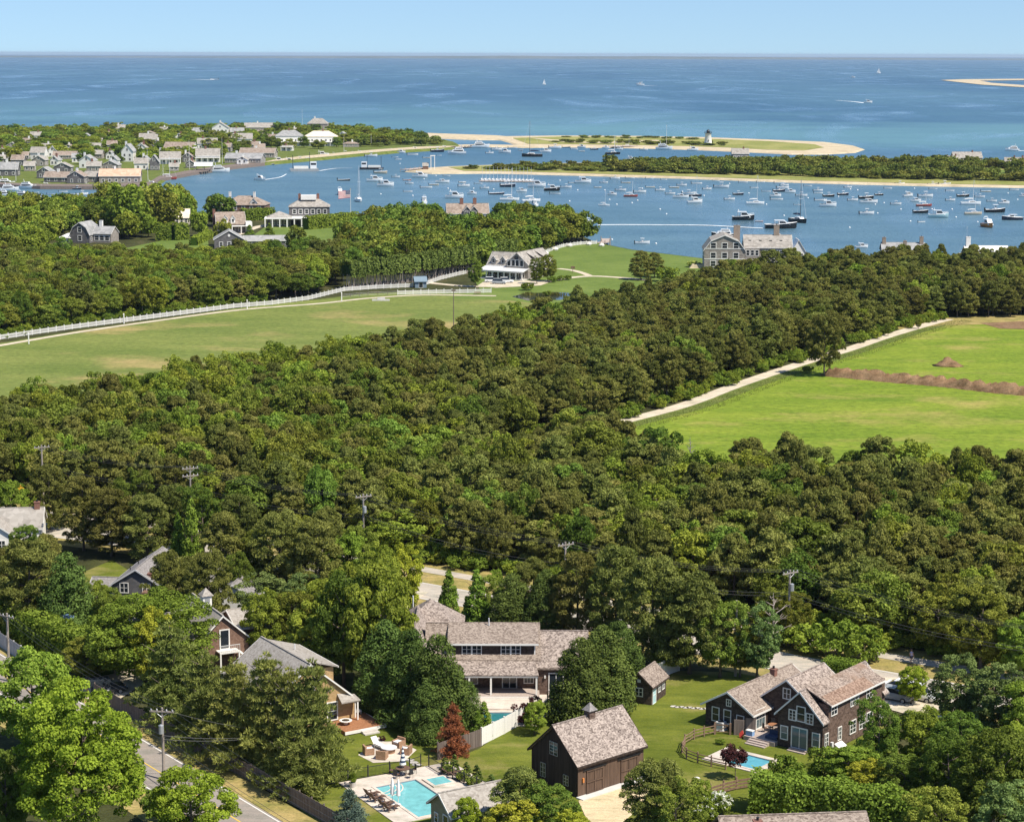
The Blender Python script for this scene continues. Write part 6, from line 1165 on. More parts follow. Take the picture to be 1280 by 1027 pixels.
        add('hull', MB().extr([(-6, -.4), (5.2, -.4), (6, .9), (-6, .9)], 'y', -1.7, 1.7), hull); add('deckhouse', MB().box(-5.2, -1.2, .9, -2.6, 1.2, 3.2), 'hull_white'); sub('window', MB().box(-5.0, -1.215, 2.1, -2.8, 1.215, 2.8), 'boat_dark_glass'); add('cargo', MB().box(-1.8, -1.2, .9, 4.2, 1.2, 1.7), 'boat_deck'); add('mast', MB().tube([(-2.4, 0, .9), (-2.4, 0, 6.5)], .1, 5), 'mast_dark'); add('crane_arm', MB().tube([(4.6, 0, .9), (4.6, 0, 5.5)], .12, 5), 'mast_dark')
    BOAT[key] = P; return P
KLEN = {'console': 8.6, 'skiff': 8.4, 'cruiser': 8.0, 'picnic': 8.0, 'yacht': 8.0, 'sail': 9.0, 'sloop': 9.0, 'sail_up': 9.0, 'schooner': 9.0, 'barge': 12.0}
KW = {'console': 'motorboat with hard top', 'skiff': 'open skiff', 'cruiser': 'cabin cruiser', 'picnic': 'low cabin launch', 'yacht': 'motor yacht', 'sail': 'sailing boat with bare mast', 'sloop': 'sloop with dark mast', 'sail_up': 'sailing boat under sail', 'schooner': 'two masted sailing boat', 'barge': 'work barge'}
HC = {'w': 'hull_white', 'n': 'hull_navy', 'k': 'hull_black', 'c': 'hull_cream', 'r': 'hull_red', 'o': 'hull_orange', 'p': 'hull_pink', 'g': 'hull_grey', 'a': 'hull_aqua'}
HW = {'w': 'white', 'n': 'navy', 'k': 'black', 'c': 'cream', 'r': 'red', 'o': 'orange', 'p': 'pink', 'g': 'grey', 'a': 'pale aqua'}
# x, waterline y, length in px, kind, hull, heading in degrees (0 = bow to the right), mast top y or None
BOATS = [
 (464,196,14,'console','w',0),(516,194,12,'skiff','w',5),(501,191.5,10,'cruiser','w',0),(494,197,7,'skiff','w',0),(498,199.6,7,'skiff','w',10),(533,197.7,8,'skiff','c',0),(549,194.7,5,'skiff','w',0),(571,193,23,'yacht','w',180),(547,190,15,'console','n',0),(601,185,22,'yacht','w',0),(621,188,12,'console','w',0),(631,191.5,13,'cruiser','w',0),(478,190,10,'skiff','n',0),(489,189,8,'console','n',0),
 (465,212,30,'barge','k',0),(476,217,15,'console','c',0),(430,226,14,'skiff','k',0),(425,243.5,13,'cruiser','w',-75),(448.4,252,18,'sail','w',-80,207),(468.4,227,17,'cruiser','w',0),(482,233,21,'cruiser','w',0),(481,229,12,'skiff','w',0),(525,222,16,'cruiser','w',0),(509,225.5,9,'skiff','r',0),(533,235,13,'skiff','w',0),(542.5,231.5,11,'skiff','c',0),(553,228.5,15,'picnic','w',0),(558.5,220.6,8,'skiff','w',0),(578,228.3,8,'skiff','c',0),(580,233.3,13,'console','w',0),(568,248,23,'cruiser','w',5),(530,254,14,'cruiser','w',100),(621,243,17,'skiff','n',0),(637,251,24,'sail','w',10,210),(632,232,11,'console','g',0),
 (665,196,26,'sloop','k',180,151.5),(641,185.5,10,'skiff','w',0),(651,188.5,5,'skiff','k',0),(682,190.5,12,'cruiser','w',0),(694,185.7,14,'console','w',0),(708,184.6,9,'skiff','n',0),(727,184.8,9,'cruiser','w',0),(727,189.5,7,'skiff','c',0),(743,187.3,9,'console','n',0),(766,193,16,'sail','k',0,169),(773,187.5,10,'cruiser','w',0),(785,184,9,'sail','w',20,171),(788,200,10,'cruiser','w',0),(830,187.3,18,'yacht','w',0),
 (635,233.7,17,'console','n',0),(671,234,19,'cruiser','w',0),(690,238.5,17,'cruiser','k',0),(694,243,12,'skiff','w',0),(708,235,12,'console','w',0),(729,229,17,'cruiser','w',0),(747.5,234.7,8,'skiff','c',0),(755,257.5,12,'sail','w',0,238),(769,224,11,'console','w',0),(787.5,223.3,10,'skiff','w',0),(776,238.7,12,'console','w',0),(782.5,229,10,'skiff','c',0),(788.4,246,15,'sail','r',0,226),(800,241,14,'console','w',0),(813,234.5,10,'skiff','c',0),(825.5,238.5,11,'console','w',0),(735,278,13,'console','w',15),(812,223.5,9,'skiff','w',0),(830,225,7,'skiff','w',0),(803,305,17,'console','w',0),(664,252.5,24,'sail','w',10,222),(668,257,12,'cruiser','w',100),
 (843,235,11,'skiff','c',0),(852.5,232.5,11,'console','w',0),(871,230,12,'skiff','w',0),(851,247.5,20,'picnic','w',0),(861,243.5,15,'console','w',0),(869,245.5,14,'sail','n',0,219),(868.5,254,16,'cruiser','w',20),(902,235,17,'console','w',0),(895,226.5,8,'skiff','w',0),(929,228.5,10,'skiff','w',0),(923,243.7,12,'console','n',0),(944,255.5,23,'sail','w',0,219),(943,235.3,9,'skiff','w',0),(951,228.3,9,'skiff','w',0),(974,229.3,11,'skiff','w',0),(980.5,232.5,10,'console','w',0),(978.5,236,14,'console','w',0),(974,239.7,14,'console','n',0),(969.5,246,12,'cruiser','w',0),(971,250,14,'skiff','w',0),(1002,245.6,13,'console','w',0),(997,256.5,8,'skiff','w',0),(929,275,28,'cruiser','k',0),(949,277,6,'skiff','p',0),(976,285.5,40,'picnic','k',0),(998,278,28,'sloop','k',-60,224),(903,296.5,28,'yacht','k',180),
 (1022.5,239,11,'console','w',0),(1023,242,10,'skiff','w',0),(1026,251,14,'skiff','w',0),(1036,246,13,'console','k',0),(1035,258.5,21,'cruiser','w',0),(1054,244,13,'console','n',0),(1090,230,9,'skiff','w',0),(1125,230.8,11,'console','w',0),(1166,231.5,11,'console','n',0),(1181,231.7,14,'console','w',0),(1083,248.5,17,'console','k',0),(1086,254,19,'picnic','w',0),(1099,244.3,10,'console','k',0),(1083.5,268,20,'console','w',0),(1135,245.7,11,'cruiser','w',30),(1157,246.5,17,'console','w',0),(1166.5,236.7,9,'skiff','w',0),(1155,258,17,'sail','r',0,238),(1151,266.3,20,'console','k',0),(1173,272,25,'cruiser','a',0),(1152,278,9,'skiff','w',20),(1187.5,239,10,'skiff','w',0),(1204,246,14,'console','k',0),(1213.5,256,26,'sail','w',0,225),(1216.5,268.3,19,'sail','c',0,240),(1240,252.4,11,'console','w',0),(1232.5,240,11,'skiff','c',0),(1244,265.5,27,'console','k',0),(1265,275,27,'picnic','n',180),(1234.5,284,18,'cruiser','o',-80),(1279,246,9,'cruiser','w',0),(1265,188.8,15,'yacht','w',180),(1224.5,197.4,8,'skiff','w',0),(1077,310,14,'cruiser','w',0),(1206,318,14,'sail','k',0,283),
 (380,214,36,'barge','g',180),(325,225.5,13,'cruiser','w',-20),(275,215.5,24,'yacht','w',10),(210,224.5,22,'schooner','r',0,195),(348,203,14,'cruiser','w',0),(361,203,12,'cruiser','w',0),(375,201,13,'console','w',0),(402.5,196,15,'cruiser','w',0),(327,205.5,14,'console','w',0),(417,194.3,9,'console','n',0),(432,193.3,11,'console','n',0),(390,197.5,9,'skiff','w',0),
 (35,236,19,'yacht','w',-10),(70.5,230,14,'cruiser','w',0),(63.6,243.5,9,'skiff','w',0),(79,240.2,9,'skiff','w',20),(81,246,9,'skiff','w',-20),(97,237,11,'console','n',0),(121,235.3,8,'skiff','w',0),(103,244,12,'console','w',30),(45,241,6,'skiff','w',0),(29,246.5,17,'yacht','w',-10),(8,231.5,22,'yacht','w',0),(12,238.5,19,'yacht','w',5),(6,245,20,'yacht','w',0),
 (54,236,9,'cruiser','w',0),(20,250,14,'yacht','w',0),(48,247,10,'cruiser','w',15),(88,232.7,10,'console','w',0),(110,233.4,9,'cruiser','w',0),(58,233.5,11,'cruiser','w',0),(132,236.5,9,'console','w',0),(92,243,8,'skiff','w',10),(190,232,12,'cruiser','w',0),(300,209,10,'cruiser','w',0),(313,207.4,10,'console','w',0),(338,206,9,'skiff','n',0),(385,201,9,'cruiser','w',0),(410,197,8,'console','w',0),(441,192.8,8,'console','w',0),(450,192,8,'cruiser','w',0),(459,191.4,8,'skiff','n',0),(508,188.6,8,'console','w',0),(519,188,9,'cruiser','w',0),(528,187.3,8,'skiff','n',0),(537,187,9,'console','w',0),(556,186.3,9,'cruiser','w',0),(566,185.6,8,'skiff','w',0),(577,185.2,9,'console','n',0),(588,184.6,8,'cruiser','w',0),(612,192,9,'console','w',0),(655,184.8,7,'skiff','w',0),(718,187,8,'skiff','w',0),(757,185.5,8,'cruiser','w',0),(805,188,9,'console','w',0),(866,188.6,12,'cruiser','w',0),(512,230,9,'console','w',0),(598,230,9,'skiff','w',0),(606,236,10,'console','w',0),(652,240,11,'cruiser','w',0),(716,229,9,'skiff','w',0),(755,229,9,'console','w',0),(765,244,10,'cruiser','w',0),(838,243,11,'console','w',0),(884,237,10,'console','w',0),(912,250,12,'console','w',0),(958,240,10,'skiff','w',0),(988,241,11,'cruiser','w',0),(1010,233,9,'skiff','w',0),(1066,251,12,'console','w',0),(1110,236,9,'skiff','w',0),(1120,256,12,'console','w',0),(1145,252,11,'cruiser','w',0),(1188,251,11,'console','w',0),(1225,247,11,'console','w',0),(1255,255,12,'cruiser','w',0),(1268,238,10,'skiff','w',0),(1060,235,9,'console','w',0),(495,222,9,'console','w',0),(510,240,10,'skiff','w',0),(590,243,10,'cruiser','w',0),
 (268,100,9,'skiff','w',180),(1098,92,5,'sail_up','w',0,85),(1066,97.5,5,'cruiser','w',0),(1085,129,9,'cruiser','w',0),(800,107,9,'cruiser','w',180),(680,106,4,'sail_up','w',0,99)]
def zone(x, y):
    if y < 140: return 'out on the open sea'
    if x < 130: return 'in the town marina'
    if x < 445 and y < 216: return 'along the town waterfront'
    if y < 201: return 'between the two spits'
    if y < 231: return 'close to the wooded spit beach'
    if y < 248: return 'in the middle rows of moorings'
    return 'in the near harbour water'
ORD = ['leftmost', 'second', 'third', 'fourth', 'fifth', 'sixth', 'seventh', 'eighth', 'ninth', 'tenth', 'eleventh', 'twelfth', 'thirteenth', 'fourteenth', 'fifteenth', 'sixteenth', 'seventeenth', 'eighteenth', 'nineteenth', 'twentieth'] + ['%s-%s' % (t_, u_) for t_ in ('twenty', 'thirty') for u_ in 'first second third fourth fifth sixth seventh eighth ninth'.split()]
grp = {}
for q in BOATS: grp.setdefault((HW[q[4]], KW[q[3]], zone(q[0], q[1])), []).append(q)
rb = random.Random(5)
for (cw, kw, zn), L in grp.items():
    L.sort(key=lambda q: q[0])
    for i, q in enumerate(L):
        x, y, lp, kd, hc, hd = q[:6]; p = G(x, y, SEA); m = mpp(p); far = abs(math.cos(D(hd)))
        s = lp * m / KLEN[kd] / max(.78, far) * (1.18 if lp < 20 else 1.0); s = min(max(s, .45), 6 if y < 140 else 2.9)
        lb = f'{cw} {kw} {zn}' if len(L) == 1 else f'{cw} {kw} {zn}, {ORD[i]}' + (' of its kind' if i == 0 else ' from left')
        bt = empty({'sail': 'sailboat', 'sloop': 'sailboat', 'sail_up': 'sailboat', 'schooner': 'sailboat', 'barge': 'barge', 'yacht': 'yacht'}.get(kd, 'motorboat'), p, D(hd + rb.uniform(-9, 9)), lb, 'boat', 'boats in the harbour')
        bt.scale = (s, s, s * 1.22); zf = 1.0
        if len(q) > 6: zf = height(p, q[6]) / (12.5 * s * 1.22)
        for nm, me, subs in boat_meshes(kd, HC[hc]):
            o = link(nm, me, bt)
            if zf != 1.0 and nm in ('mast', 'mizzen_mast', 'mainsail', 'jib'): o.scale = (1, 1, zf)
            for n2, m2 in subs: link(n2, m2, o)
# wakes
def wake(pts, w0, w1, label):
    ln = smooth_line(GP(pts, SEA + .12)); tag(ribbon('wake', ln, lambda t: w0 + (w1 - w0) * t, 'foam', SEA + .12, kind='stuff'), label, 'wake', kind='stuff')
wake([(956, 285.3), (930, 284), (880, 281.5), (820, 281), (780, 280.8), (747, 281)], 2.2, 3.4, 'white wake trailing left behind the black launch')
wake([(331, 224.6), (350, 221.5), (358, 217.5)], 2.0, .6, 'short wake behind the white cruiser off the town'); wake([(399, 213.5), (420, 210.5), (440, 210)], 2.0, .8, 'wake behind the grey work barge')
wake([(264, 100), (250, 99.6), (238, 99.3)], 22, 6, 'wake of the leftmost boat on the open sea'); wake([(1081, 128.8), (1065, 127), (1045, 125.6)], 9, 3, 'wake of the cruiser on the open sea at right'); wake([(804, 107), (815, 107.2), (822, 107.2)], 14, 5, 'wake of the cruiser on the open sea in the middle'); wake([(1272, 188.6), (1282, 188.4), (1300, 188)], 6, 3, 'wake of the white yacht at the right edge'); wake([(1220, 197.4), (1200, 198.5), (1170, 199.8)], 3, 1, 'thin wake of the skiff behind the spit')
# mooring buoys
bb = MB(); bb.lathe([(.05, -.2), (.34, -.05), (.42, .18), (.34, .4), (.08, .55)], 8); bme = bb.mesh('float', 'hull_white', True); rg = MB().lathe([(.06, .5), (.07, .7)], 6).mesh('ring', 'mast_metal')
for x, y in [(500,205),(530,224),(545,220),(560,236),(592,236),(617,237),(640,205),(700,226),(722,238),(735,226),(756,238),(762,250),(771,256),(790,254),(797,251),(803,236),(712,252),(825,262),(833,268),(853,240),(880,245),(912,230),(936,242),(958,256),(980,270),(1010,248),(1048,246),(1063,237),(1072,238),(1094,256),(1097,267),(1105,254),(1126,262),(1138,277),(1143,236),(1165,262),(1190,262),(1195,272),(1222,278),(1260,242),(1272,250),(1115,308),(1062,285),(1220,308),(980,298),(765,300),(820,305),(476,243),(516,245),(535,262)]:
    p = G(x, y, SEA); e = empty('mooring_buoy', p, 0, 'small white mooring buoy floating in the harbour', 'buoy', 'mooring buoys'); link('float', bme, e); link('ring', rg, e)
# floating dock with small sailing dinghies, ferry landings, piers
def pier(pts, w, z, label, name='pier', posts=True, mat='deck_grey'):
    P_ = GP(pts, SEA); e = empty(name, P_[0], 0, label, 'pier'); o0 = P_[0]; L = [q - o0 for q in P_]; b = MB()
    for a, c in zip(L[:-1], L[1:]):
        d = (c - a); n = Vector((-d.y, d.x, 0)).normalized() * w / 2; b.loft([[(a + n).to_tuple()[:2] + (z - .3,), (a - n).to_tuple()[:2] + (z - .3,), (c - n).to_tuple()[:2] + (z - .3,), (c + n).to_tuple()[:2] + (z - .3,)], [(a + n).to_tuple()[:2] + (z,), (a - n).to_tuple()[:2] + (z,), (c - n).to_tuple()[:2] + (z,), (c + n).to_tuple()[:2] + (z,)]])
        if posts:
            k_ = max(2, int(d.length / 6))
            for i in range(k_ + 1):
                for sg in (-1, 1): q = a + d * i / k_ + n * sg * 1.05; MB().tube([(q.x, q.y, -2), (q.x, q.y, z + .9)], .16, 5).build('pile', 'pole_wood', e)
    b.build('decking', mat, e); return e
pier([(600, 227), (668, 228)], 5, .6, 'floating dock lined with sailing dinghies below the spit')
dh = hull_rings(3.4, 1.4, .5); dhm = hull_mb(dh).mesh('hull', 'hull_white', True); dmm = MB().tube([(.5, 0, .3), (.5, 0, 5.5)], [.06, .04], 4).mesh('mast', 'mast_metal'); ddm = deck_from(dh, .35, .9).mesh('deck', 'boat_deck')
for i in range(14):
    x = 603 + i * 4.7; p = G(x, 225.4 + i * .08, SEA); e = empty('sailing_dinghy', p, D(95), 'little white sailing dinghy tied along the floating dock, ' + ('leftmost' if i == 0 else ORD[i] + ' from left'), 'boat', 'dinghies on the dock'); e.scale = (1.5,) * 3; link('hull', dhm, e); link('deck', ddm, e); link('mast', dmm, e)
pier([(506, 215), (530, 212.5)], 6, 1.6, 'ferry landing at the tip of the wooded spit'); pier([(222, 219), (250, 217.5), (262, 214)], 8, 1.7, 'wooden ferry pier with a white roofed waiting shed', mat='fence_boards'); pier([(745, 309), (757, 307), (757, 303)], 3.5, 1.6, 'small wooden pier at the foot of the wooded hill'); pier([(765, 185.5), (792, 184.5)], 8, 1.6, 'small pier on the lighthouse spit')
pier([(140, 233), (185, 231)], 4, 1.4, 'quay pier in front of the orange roofed boathouse'); pier([(330, 206), (352, 203.5), (395, 199)], 4, 1.3, 'long marina dock below the boatyard'); pier([(20, 233), (130, 233.5)], 3, 1.2, 'marina walkway below the boathouse row'); pier([(440, 194.5), (600, 183.8)], 2.5, 1.2, 'low dock along the town beach')
h = House('ferry_shed', 'white roofed open shed on the ferry pier', G(243, 216.5, SEA), 0, 'shed', z=SEA); h.gable(0, 11, 0, 6, 4.6, 6.6, 'x', z0=4.4, wall='white_paint', roof='white_paint')
for x in (.3, 5.5, 10.7):
    for y in (.3, 5.7): h.post(x, y, 1.5, 4.4, .15, 'pole_wood')
h = House('landing_tower', 'white ferry landing frame at the tip of the wooded spit', G(541, 212, ZS), 0, 'ferry landing', z=ZS); b = MB()
for x in (-1.2, 1.2): b.box(x - .2, -.2, 0, x + .2, .2, 9)
b.box(-1.6, -.25, 8.6, 1.6, .25, 9.2); h.part('frame', b, 'white_paint'); h.gable(-6.5, -3, 0, 3, 2.6, 4.2, 'x', wall='wall_red_brown', roof='roof_far')
# cars, tents and things scattered on the near part of the spit
def flagpole(x, by, ty, z, label, flag=False):
    p = G(x, by, z); hh = height(p, ty); e = empty('flagpole', p, 0, label, 'flagpole'); MB().tube([(0, 0, 0), (0, 0, hh)], [.14, .06], 6).build('pole', 'white_paint', e); MB().lathe([(.02, 0), (.18, .15), (.02, .35)], 8, (0, 0, hh)).build('finial', 'sign_yellow', e)
    if flag:
        fl = empty('flag', (0, 0, 0)); fl.parent = e; n = 13; W_, H_ = 5.2, 3.2
        def fx(u, v): return (u * W_ * -.98, .35 * math.sin(u * 5) * u, hh - .2 - H_ * (1 - v) - u * .55)
        red, wht, blu = MB(), MB(), MB()
        for i in range(n):
            v1, v0 = 1 - i / n, 1 - (i + 1) / n; u0 = .4 if i < 7 else 0; g = 8
            for j in range(g):
                a, c = u0 + (1 - u0) * j / g, u0 + (1 - u0) * (j + 1) / g; (red if i % 2 == 0 else wht).poly([fx(a, v0), fx(c, v0), fx(c, v1), fx(a, v1)])
        for j in range(4):
            a, c = .4 * j / 4, .4 * (j + 1) / 4; blu.poly([fx(a, 1 - 7 / n), fx(c, 1 - 7 / n), fx(c, 1), fx(a, 1)])
        st = MB()
        for r_ in range(5):
            for c_ in range(6):
                u, v = .033 + c_ * .062, 1 - (.05 + r_ * .098); q = fx(u, v); st.box(q[0] - .07, q[1] - .03, q[2] - .07, q[0] + .07, q[1] + .03, q[2] + .07)
        red.build('red_stripe', 'flag_red', fl); wht.build('white_stripe', 'sail_cloth', fl); blu.build('canton', 'flag_blue', fl); st.build('star', 'sail_cloth', fl)
flagpole(438.5, 281, 237, 0, 'flagpole flying a large stars and stripes flag at the water', True)
for x, by, ty, z, lb in ((237, 212, 175, ZT, 'tall bare mast on the ferry pier'), (278, 205, 172, ZT, 'tall flagpole beside the boatyard'), (464, 183, 167, ZT, 'white flagpole on the town beach'), (378, 164, 137, ZT, 'thin radio mast behind the hotel'), (833, 182, 157, ZS, 'bare pole on the lighthouse spit left of the lighthouse'), (430, 190, 170, ZT, 'white pole beside the beach pavilion'), (185, 226, 186, ZT, 'tall white mast beside the orange boathouse'), (20, 226, 204, ZT, 'mast at the left end of the marina')): flagpole(x, by, ty, z, lb)
# ------------------------------------------------------------------ fences
def fence(name, line, label, spacing, post_mb, panel_fn, post_mat, panel_mat, cat='fence', z=0.0, panel_name='fence_panel'):
    """posts at even steps along the line, one panel between each two"""
    o0 = line[0].copy(); e = empty(name, (o0.x, o0.y, z), 0, label, cat); pm = post_mb.mesh('post', post_mat); cache = {}
    prev = None
    for a, c in zip(line[:-1], line[1:]):
        d = c - a; d.z = 0; n = max(1, round(d.length / spacing)); ang = math.atan2(d.y, d.x); st = d.length / n
        for i in range(n):
            p = a + d * (i / n) - o0; link('post', pm, e, (p.x, p.y, 0), ang); ky = round(st, 2)
            if ky not in cache: cache[ky] = panel_fn(st).mesh(panel_name, panel_mat)
            link(panel_name, cache[ky], e, (p.x, p.y, 0), ang)
    p = line[-1] - o0; link('post', pm, e, (p.x, p.y, 0), 0); return e
def white_panel(L):
    b = MB()
    for zz in (.25, 1.0): b.box(.07, -.03, zz, L - .07, .03, zz + .12)
    n = max(3, int(L / .32))
    for i in range(n): x = .1 + (L - .2) * (i + .5) / n; b.box(x - .08, -.06, .08, x + .08, -.031, 1.25)
    return b
WP = MB().box(-.09, -.09, 0, .09, .09, 1.45).box(-.12, -.12, 1.45, .12, .12, 1.52)
fence('white_fence', GP([(-40, 432), (0, 424.5), (50, 417), (100, 410), (150, 403.5), (200, 397), (250, 390.5), (292, 385), (340, 381), (385, 375), (430, 364), (470, 361), (516, 359)]), 'long white picket fence along the far side of the playing field', 2.6, WP, white_panel, 'white_paint', 'white_paint')
fence('white_fence', GP([(533, 356), (550, 350), (570, 345), (588, 341)]), 'white fence running up from the little blue shed to the porch house', 2.6, WP, white_panel, 'white_paint', 'white_paint')
fence('white_fence', GP([(497, 368.5), (555, 367), (614, 366)]), 'short white fence beside the drive of the porch house', 2.4, WP, white_panel, 'white_paint', 'white_paint')
fence('white_fence', GP([(672, 321), (690, 313.5), (704, 309), (726, 306), (746, 305)]), 'white fence between the wooded hill and the shore lawn', 2.6, WP, white_panel, 'white_paint', 'white_paint')
def wire_panel(L):
    b = MB()
    for zz in (.3, .7, 1.1): b.box(.05, -.015, zz, L - .05, .015, zz + .04)
    return b
fence('wire_fence', GP([(427, 372.5), (460, 370), (497, 368.5)]), 'thin wire fence joining the white fences', 3.5, MB().box(-.06, -.06, 0, .06, .06, 1.3), wire_panel, 'fence_boards', 'pale_grey_paint')
def board_panel(L, h_=1.75, gap=.012, t=.03):
    b = MB(); n = max(3, int(L / .15)); r_ = random.Random(int(L * 100))
    for i in range(n): x0 = L * i / n + gap; x1 = L * (i + 1) / n - gap; b.box(x0, -t + r_.uniform(-.008, .008), .03, x1, r_.uniform(-.004, .004), h_ + r_.uniform(-.03, .02))
    for zz in (.35, 1.35): b.box(0, .01, zz, L, .07, zz + .09)
    return b
STK = [p - Vector((0, 0, 0)) for p in GP([(118, 872), (165, 899), (250, 943), (330, 985), (420, 1036), (480, 1068)])]
fence('stockade_fence', STK, 'weathered wooden stockade fence along the road below the white pines', 2.4, MB().box(-.06, .03, 0, .06, .15, 1.85), board_panel, 'fence_boards', 'fence_boards')
fence('vinyl_fence', GP([(-60, 778), (0, 808), (36, 832)]), 'pale grey board fence under the clipped hedge at the left edge', 2.4, MB().box(-.08, -.08, 0, .08, .08, 2.0), lambda L: board_panel(L, 1.9, .003), 'fence_grey', 'fence_grey')
fence('board_fence', GP([(548, 950), (575, 941), (601, 932)]), 'brown board fence behind the little cypresses', 2.2, MB().box(-.07, .03, 0, .07, .16, 2.0), lambda L: board_panel(L, 1.9), 'fence_boards', 'fence_boards')
fence('white_board_fence', GP([(602, 931), (630, 917), (658, 901)]), 'solid white board fence beside the teal pool', 2.3, MB().box(-.08, -.08, 0, .08, .08, 2.0), lambda L: board_panel(L, 1.9, .002), 'white_paint', 'white_paint')
fence('white_board_fence', GP([(810, 852), (830, 845), (849, 838)]), 'solid white board fence behind the little shed', 2.2, MB().box(-.08, -.08, 0, .08, .08, 1.95), lambda L: board_panel(L, 1.85, .002), 'white_paint', 'white_paint')
def rail_panel(L):
    b = MB()
    for zz in (.35, .7, 1.02): b.tube([(0, 0, zz), (L / 2, .02, zz - .02), (L, 0, zz)], .055, 5)
    return b
RP = MB().tube([(0, 0, 0), (0, 0, 1.25)], [.09, .08], 6)
fence('rail_fence', GP([(893, 918), (880, 920.5), (867.5, 924), (856, 931), (852.5, 941), (858, 948), (872, 953.5), (889, 958), (907, 962)]), 'brown post and rail fence curving round the little pool', 2.2, RP, rail_panel, 'rail_wood', 'rail_wood')
def plank_panel(L):
    b = MB()
    for zz in (.15, .5, .85): b.box(0, -.03, zz, L, .02, zz + .22)
    return b
fence('plank_fence', GP([(889, 996), (905, 991), (921, 987), (940, 984), (962, 984)]), 'low brown plank fence behind the white flowering bush', 1.9, MB().box(-.07, .02, 0, .07, .16, 1.35), plank_panel, 'rail_wood', 'rail_wood')
g_ = empty('garden_gate', G(894, 917), D(-10), 'small wooden gate beside the air conditioner', 'gate'); MB().box(-.1, -.1, 0, .1, .1, 1.3).build('post', 'rail_wood', g_); MB().box(1.5, -.1, 0, 1.7, .1, 1.3).build('post', 'rail_wood', g_); b = MB()
for zz in (.25, 1.0): b.box(.12, -.03, zz, 1.48, .03, zz + .12)
b.tube([(.15, 0, .3), (1.45, 0, 1.05)], .05, 4); b.build('gate_leaf', 'rail_wood', g_)
for i in range(2): MB().box(2.0 + i * 1.2, -.05, 0, 3.1 + i * 1.2, .05, 1.75 + .25 * i).build('screen_panel', 'fence_boards', g_)
def iron_panel(L):
    b = MB()
    for zz in (.12, 1.15): b.box(0, -.02, zz, L, .02, zz + .05)
    n = int(L / .14)
    for i in range(n): x = L * (i + .5) / n; b.box(x - .009, -.009, .12, x + .009, .009, 1.2)
    return b
fence('iron_fence', GP([(400, 983), (435, 976), (460, 972), (487, 967.5), (512, 963), (526, 958)]), 'black metal fence between the fire pit lawn and the pool terrace', 2.0, MB().box(-.05, -.05, 0, .05, .05, 1.4), iron_panel, 'dark_metal', 'dark_metal')
fence('iron_fence', GP([(536, 959), (552, 969), (580, 980), (612, 993)]), 'black metal fence running behind the little columnar cypresses', 2.0, MB().box(-.05, -.05, 0, .05, .05, 1.4), iron_panel, 'dark_metal', 'dark_metal')

# ------------------------------------------------------------------ pools and their furniture
def local_frame(o, ang): return lambda x, y, z=0.0: Vector((o.x + x * math.cos(ang) - y * math.sin(ang), o.y + x * math.sin(ang) + y * math.cos(ang), z))
def pool_thing(name, label, o, ang, outer, hole, water, wz, coping, stone='patio_stone', extra=None):
    """terrace ring with a sunk basin"""
    e = empty(name, (o.x, o.y, 0), ang, label, 'pool'); ox0, oy0, ox1, oy1 = outer; x0, y0, x1, y1 = hole; b = MB(); t = .12
    for q in ((ox0, oy0, x0, oy1), (x1, oy0, ox1, oy1), (x0, oy0, x1, y0), (x0, y1, x1, oy1)): b.box(q[0], q[1], .03, q[2], q[3], t)
    b.build('terrace', stone, e); c = MB()
    for q in ((x0 - .3, y0 - .3, x1 + .3, y0), (x0 - .3, y1, x1 + .3, y1 + .3), (x0 - .3, y0, x0, y1), (x1, y0, x1 + .3, y1)): c.box(q[0], q[1], t + .002, q[2], q[3], t + .05)
    c.build('coping', coping, e); MB().poly([(x0, y0, .045), (x1, y0, .045), (x1, y1, .045), (x0, y1, .045)]).build('water', water, e); w = MB()
    for q in ((x0, y0, x1, y0 + .06), (x0, y1 - .06, x1, y1), (x0, y0 + .06, x0 + .06, y1 - .06), (x1 - .06, y0 + .06, x1, y1 - .06)): w.box(q[0], q[1], .046, q[2], q[3], t + .001)
    w.build('tile_band', 'blue_grey', e); return e
ang = D(30); PO = G(469, 985); pf = local_frame(PO, ang)
pl = pool_thing('swimming_pool', 'turquoise swimming pool with stone terrace at the bottom', PO, ang, (-2.6, -9.8, 10.2, 3.0), (0, -9.3, 4.5, 0), 'pool_water', .05, 'patio_stone')
for r_ in (1.5, 2.1, 2.7):
    b = MB(); n = 8
    for i in range(n): a0, a1 = -math.pi / 2 * i / n, -math.pi / 2 * (i + 1) / n; b.poly([(r_ * math.cos(a0), r_ * math.sin(a0) , .05), ((r_ + .12) * math.cos(a0), (r_ + .12) * math.sin(a0), .05), ((r_ + .12) * math.cos(a1), (r_ + .12) * math.sin(a1), .05), (r_ * math.cos(a1), r_ * math.sin(a1), .05)])
    b.build('pool_step', 'patio_stone', pl)
b = MB(); b.box(5.0, -3.0, .12, 7.6, -.4, .24); sp = b.build('spa', 'patio_stone', pl); MB().box(5.35, -2.65, .24, 7.25, -.75, .25).build('spa_water', 'pool_water', sp)
def part_copy(parts, e):
    for nm, me in parts: link(nm, me, e)
ADI = [('seat', MB().extr([(-.3, .25), (.35, .38), (.35, .42), (-.3, .29)], 'y', -.28, .28).mesh('seat', 'teak')), ('backrest', MB().extr([(-.3, .28), (-.72, 1.0), (-.68, 1.02), (-.25, .3)], 'y', -.3, .3).mesh('backrest', 'teak')), ('arm', MB().box(-.45, -.42, .55, .4, -.3, .59).box(-.45, .3, .55, .4, .42, .59).mesh('arm', 'teak'))] + [('leg', MB().box(x, y, .0, x + .07, y + .07, .55 if x > 0 else .3).mesh('leg', 'teak')) for x in (.28, -.4) for y in (-.4, .32)]
